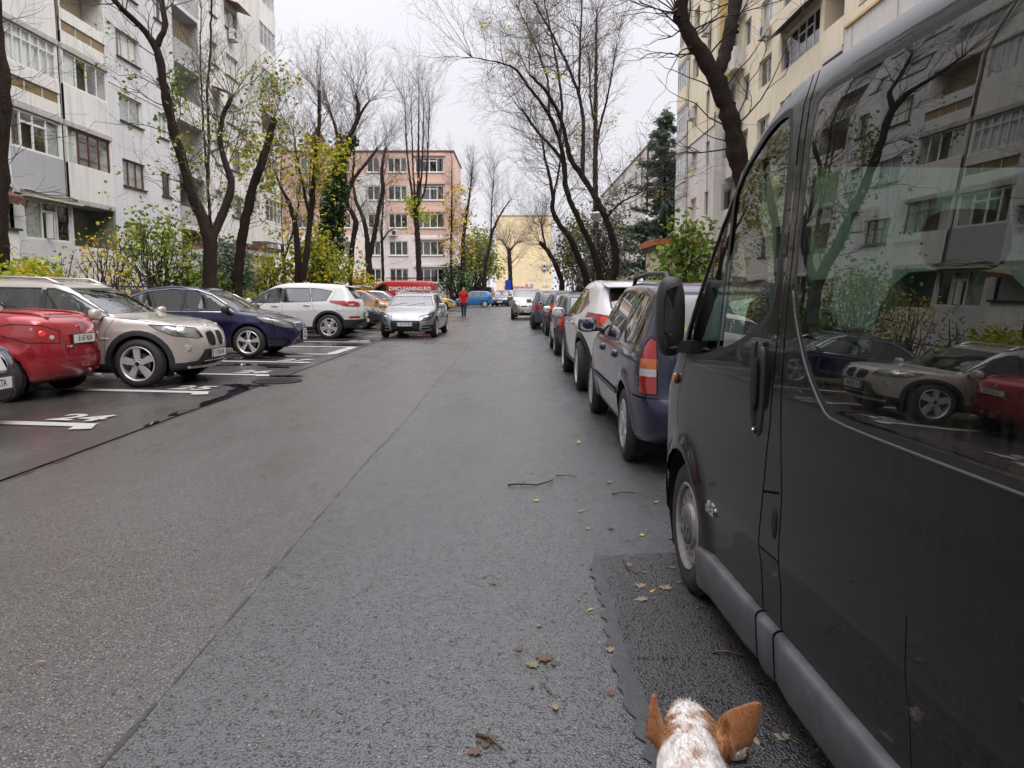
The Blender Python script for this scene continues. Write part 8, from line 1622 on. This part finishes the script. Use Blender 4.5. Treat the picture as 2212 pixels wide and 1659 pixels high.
    me = body.data; nv = len(me.vertices); V = np.empty(nv * 3); me.vertices.foreach_get('co', V); V = V.reshape(-1, 3); N = np.empty(nv * 3); me.vertices.foreach_get('normal', N); N = N.reshape(-1, 3); Cc = np.empty(nv * 4); me.color_attributes['fur'].data.foreach_get('color', Cc); Cc = Cc.reshape(-1, 4)
    rng = np.random.default_rng(9); ok = np.where((P(V)[:, 1] > 1.40) & (P(V)[:, 2] > .36))[0]; i = rng.choice(ok, 15000); ear_ = np.abs(P(V)[i, 0] - .415) > .075; ln = np.where(ear_, .0035, .015)[:, None] * rng.uniform(.6, 1.4, (len(i), 1)); flow = np.stack([(V[i, 0] + .37 - .415) * .8, -np.ones(len(i)), -.1 * np.ones(len(i))], -1)
    d = norm(flow - N[i] * (flow * N[i]).sum(1, keepdims=True) + N[i] * .18 + rng.normal(0, .16, (len(i), 3))); w = norm(np.cross(d, N[i])) * .0011; p = V[i] + rng.normal(0, .002, (len(i), 3)) - N[i] * .001
    Vf = np.stack([p - w, p + w, p + d * ln * .6 + w * .6, p + d * ln], 1).reshape(-1, 3); fo = from_np('fur', Vf, np.arange(len(Vf)).reshape(-1, 4), tf.m, r); fo['kind'] = 'stuff'
    col = np.repeat(Cc[i] * rng.uniform(.8, 1.2, (len(i), 1)), 4, 0); at = fo.data.color_attributes.new('fur', 'FLOAT_COLOR', 'POINT'); at.data.foreach_set('color', np.clip(col, 0, 1).ravel())
dog()
# ---------------------------------------------------------------- street furniture
def street_lamp(name, label, x, y, h, pole, head):
    r = empty(name, (x, y, .1)); tag(r, label, 'street lamp', 'street lamps'); m = MB(); m.tube([(0, 0, 0), (0, 0, .8), (0, 0, .82), (0, 0, h - .45)], [.11, .10, .065, .05], 10); m.build('pole', pole, r, True)
    m = MB(); m.lathe([(.03, h - .5), (.16, h - .42), (.36, h - .12), (.46, h - .02), (.42, h + .04), (.15, h + .12), (.001, h + .14)], 16, lambda a, b, c: (a, c, b)); m.build('lamp_head', head, r, True)
street_lamp('street_lamp', 'dark street lamp with pale flared head between the right row trunks', 4.95, 50, 6.1, mk('lamp_black', (.02, .022, .022), .5), mk('lamp_white_cover', (.62, .64, .60), .4)); street_lamp('street_lamp', 'white street lamp before the sand yellow gable', 4.2, 121, 4.6, mk('lamp_pale', (.6, .6, .6), .5), MATS['lamp_white_cover'])
r = empty('road_sign', (-.95, 95, 0)); tag(r, 'blue rectangular road sign on a post before the sand yellow gable', 'road sign'); m = MB(); m.tube([(0, 0, 0), (0, 0, 2.9)], .035, 8); m.build('post', MATS['frame_grey'], r); m = MB(); m.box(-.35, .35, -.06, -.03, 1.55, 2.75); m.build('sign_board', mk('sign_blue', (.015, .05, .45), .4), r)
def fence():
    r = empty('garden_fence', (-10.95, 34, .2)); tag(r, 'low dark metal fence between the bays and the left garden', 'fence'); mt = mk('fence_metal', (.035, .030, .027), .6, .2, var=.4, scale=9)
    for y in np.arange(-16, 26, 2.0):
        m = MB(); m.box(-.03, .03, y - .03, y + .03, 0, 1.52); m.build('post', mt, r)
        for z in (.45, .98, 1.42): m = MB(); m.box(-.016, .016, y + .032, y + 1.968, z - .02, z + .02); m.build('rail', mt, r)
        m = MB()
        for k in range(1, 14): m.box(-.007, .007, y + k * .143 - .007, y + k * .143 + .007, .47, .96)
        s_ = m.build('bars', mt, r); s_['kind'] = 'stuff'
fence()
r = empty('handrail', (-10.2, 50, .2)); tag(r, 'bent pale steel tube handrail beside the crooked tree', 'handrail'); m = MB(); m.tube([(-2.6, 0, 1.75), (1.1, .3, 1.55), (1.3, .3, 1.45), (1.35, .3, .0)], .03, 7); m.tube([(-2.6, 0, .75), (1.3, .3, .55)], .025, 6); m.build('tube', mk('galvanised', (.45, .46, .47), .4, .6), r, True)
r = empty('metal_sheet', (-15.6, 64, 13.0)); tag(r, 'rusty brown diamond shaped sheet caught among the branches before the salmon block', 'sheet'); m = MB(); m.prism([(0, -1.1), (.72, .1), (.1, 1.25), (-.72, .0)], lambda a, b, d: (a, d, b), 0, .03); m.build('sheet', MATS['sheet_brown'], r)
# ---------------------------------------------------------------- litter on the asphalt
LV = {}
def leaf_mesh(kind, matn, seed):
    if (kind, matn, seed) in LV: return LV[(kind, matn, seed)]
    rg = random.Random(seed)
    if kind == 'maple': P = [(0, -.5), (.14, -.30), (.46, -.36), (.34, -.10), (.52, .12), (.22, .12), (.20, .30), (0, .56), (-.20, .30), (-.22, .12), (-.52, .12), (-.34, -.10), (-.46, -.36), (-.14, -.30)]
    elif kind == 'oval': P = [(0, -.5), (.13, -.32), (.20, -.05), (.16, .22), (0, .52), (-.16, .22), (-.20, -.05), (-.13, -.32)]
    else: P = [(0, -.5), (.06, -.2), (.07, .15), (0, .5), (-.07, .15), (-.06, -.2)]
    cu = rg.uniform(.05, .22); tw_ = rg.uniform(-.25, .25); V = [(0, 0, .03)] + [(x * .6, y * .6, .03 + cu * abs(x) * .5 + tw_ * x * y * .5) for x, y in P] + [(x, y, .02 + cu * (x * x + .5 * y * y) + tw_ * x * y) for x, y in P]; n = len(P)
    F = [(0, 1 + i, 1 + (i + 1) % n) for i in range(n)] + [(1 + i, 1 + n + i, 1 + n + (i + 1) % n, 1 + (i + 1) % n) for i in range(n)]
    m = MB(); m.add(V, F); m.tube([(0, -.45, .03), (rg.uniform(-.1, .1), -.75, .04), (rg.uniform(-.2, .2), -1.0, .02)], .022, 4); o = m.build('fallen_leaf', MATS[matn]); me = o.data; bpy.data.objects.remove(o); LV[(kind, matn, seed)] = me; return me
mk('dry_brown', (.095, .052, .030), .6, var=.4, scale=20); mk('dry_tan', (.22, .17, .11), .65, var=.3, scale=20); mk('dry_red', (.12, .022, .014), .5, var=.3, scale=20); mk('dry_yellow', (.42, .31, .04), .55, var=.25, scale=20); mk('dry_olive', (.15, .14, .065), .6, var=.3, scale=20)
def litter_label(x, y, size, kind, matn):
    sh = {'maple': 'lobed', 'oval': 'oval', 'sliver': 'narrow'}[kind]; col = {'dry_brown': 'brown', 'dry_tan': 'pale tan', 'dry_red': 'dark red', 'dry_yellow': 'yellow', 'dry_olive': 'olive green', 'leaf_lime': 'lime green'}[matn]
    wh = 'on the dark patch beside the van' if x > .56 and y < 4.4 else 'on the crack sealant' if abs(x - .45) < .11 and y < 4.4 else 'ahead of the patch near the van wheel' if x > .4 and y < 6 else 'behind the dark blue estate' if x > .4 and y < 9 else 'beside the parked cars at right' if x > .3 else 'far up the lane' if y > 9 else 'on the old brown asphalt' if x < -1.3 else 'on the near middle of the lane' if y < 3.2 else 'in mid lane level with the van door' if y < 5 else 'in mid lane level with the estate tail'
    return ('large ' if size > .085 else 'small ' if size < .04 else '') + col + ' ' + sh + ' leaf ' + wh
def litter(x, y, size, kind, matn, rot, seed=0):
    o = link(bpy.data.objects.new('fallen_leaf', leaf_mesh(kind, matn, seed % 4))); o.location = (x, y, .0135); o.scale = (size,) * 3; o.rotation_euler = (random.uniform(-.12, .12), random.uniform(-.12, .12), rot); tag(o, litter_label(x, y, size, kind, matn), 'leaf', 'leaves fallen on the street')
random.seed(21)
LITTER = """0.114,3.104,0.104,m,b;0.066,3.047,0.080,m,o;0.150,3.056,0.064,o,b;0.104,3.423,0.048,o,t;0.011,3.187,0.056,m,b;0.619,7.776,0.128,o,l;0.600,8.154,0.072,o,t;0.738,6.134,0.072,o,y;0.715,6.088,0.048,m,r;0.441,5.291,0.088,o,t;0.409,5.073,0.056,s,b;0.599,4.891,0.056,m,r;0.678,4.107,0.072,o,t;0.755,3.883,0.096,m,t;0.630,3.907,0.080,m,t;0.608,3.731,0.088,m,t;0.827,4.179,0.048,m,r;0.474,3.401,0.040,s,t;0.304,3.729,0.048,o,o;0.349,3.606,0.048,o,y;-0.164,4.041,0.048,o,b;-0.118,3.942,0.064,o,b;-0.096,4.028,0.040,o,o;0.062,2.868,0.048,o,b;0.142,2.717,0.072,o,t;0.126,2.833,0.088,s,b;-0.099,2.495,0.080,m,b;-0.134,2.436,0.064,m,b;0.354,2.821,0.048,m,r;0.393,3.181,0.056,m,t;0.441,3.139,0.040,o,o;0.339,2.998,0.048,s,b;0.992,5.532,0.080,o,y;0.830,5.160,0.048,s,t;0.953,7.177,0.080,m,b;1.138,6.881,0.080,o,b;0.641,11.537,0.096,o,t;0.894,2.528,0.072,m,t;0.798,2.505,0.064,o,t;0.625,3.382,0.040,s,t;0.641,3.248,0.040,s,t;1.046,3.733,0.032,s,b;-1.219,5.075,0.056,o,b;-1.917,3.065,0.048,o,t;-1.581,6.061,0.064,o,b;0.141,3.562,0.040,s,b;0.427,4.596,0.048,s,t;0.621,4.413,0.056,s,t;0.621,4.221,0.072,o,t;0.832,3.001,0.024,s,y;0.978,3.001,0.024,s,y"""
for ln in LITTER.split(';'):
    x, y, s_, k, mt = ln.split(','); litter(float(x), float(y), float(s_) * .8, {'m': 'maple', 'o': 'oval', 's': 'sliver'}[k], {'b': 'dry_brown', 't': 'dry_tan', 'r': 'dry_red', 'y': 'dry_yellow', 'o': 'dry_olive', 'l': 'leaf_lime'}[mt], random.uniform(0, 6.28), random.randint(0, 9))
for i in range(70):
    y = random.uniform(2.4, 9) if i < 45 else random.uniform(9, 22); x = random.gauss(.75, .38) if i < 60 else random.uniform(-3, .5)
    litter(x, y, random.uniform(.022, .05), random.choice(('sliver', 'sliver', 'oval', 'maple')), random.choice(('dry_brown', 'dry_tan', 'dry_brown', 'dry_tan', 'dry_yellow')), random.uniform(0, 6.28), i)
for i in range(46): litter(random.gauss(1.15, .35), random.uniform(3.2, 6.3), random.uniform(.018, .045), random.choice(('sliver', 'oval', 'maple')), random.choice(('dry_brown', 'dry_brown', 'dry_tan')), random.uniform(0, 6.28), i)
mk('twig_wet', (.07, .042, .025), .5, var=.4, scale=30); TW = 0
for (pts, rad, lb) in [([(-0.063, 5.996), (0.036, 5.982), (0.161, 5.997), (0.252, 6.056), (0.289, 6.162)], 0.01, 'curved brown twig lying alone in the middle of the lane'), ([(0.319, 6.319), (0.399, 6.287), (0.488, 6.288)], 0.006, 'short straight twig beyond the curved brown twig'), ([(0.703, 5.722), (0.785, 5.749), (0.879, 5.763)], 0.008, 'thin twig lying between the dark blue estate and the curved twig'), ([(0.813, 3.149), (0.867, 3.137), (0.931, 3.125), (0.964, 3.108)], 0.006, 'dark twig under the edge of the black van'), ([(0.593, 4.296), (0.598, 4.149), (0.637, 4.079), (0.683, 4.107)], 0.004, 'bent leaf stalk on the dark patch'), ([(0.854, 2.599), (0.88, 2.556), (0.899, 2.495)], 0.004, 'reddish twig right of the dog'), ([(-0.131, 2.522), (-0.084, 2.49), (-0.044, 2.437)], 0.009, 'brown twig at the bottom edge among brown leaves')]:
    m = MB(); c = np.array(pts[0]); m.tube([(x - c[0], y - c[1], rad * .8 + (.012 * (i % 2))) for i, (x, y) in enumerate(pts)], [rad * (1 - .5 * i / (len(pts) - 1)) for i in range(len(pts))], 6)
    if len(pts) > 3: a, b = pts[1], pts[2]; m.tube([(a[0] - c[0], a[1] - c[1], rad), (a[0] - c[0] + .03, a[1] - c[1] + .06, rad + .015)], [rad * .6, rad * .3], 5)
    o = m.build('fallen_twig', MATS['twig_wet'], None, True); o.location = (*pts[0], .013); tag(o, lb, 'twig', 'twigs fallen on the street')
o = rbox('stone', 0, 0, .018, .105, .075, .04, mk('pale_stone', (.42, .37, .30), .85, var=.4, scale=40, bump=1, bscale=120, bdist=.01), None, 2.6, 12); o.location = (.690, 2.415, .012)
me = o.data; rg = np.random.default_rng(2); V = np.empty(len(me.vertices) * 3); me.vertices.foreach_get('co', V); V = V.reshape(-1, 3); V *= 1 + .10 * np.sin(V[:, :1] * 160) * np.cos(V[:, 1:2] * 190) + rg.normal(0, .025, (len(V), 1)); me.vertices.foreach_set('co', V.ravel()); tag(o, 'pale crumbly stone lump on the asphalt beside the dog', 'stone')
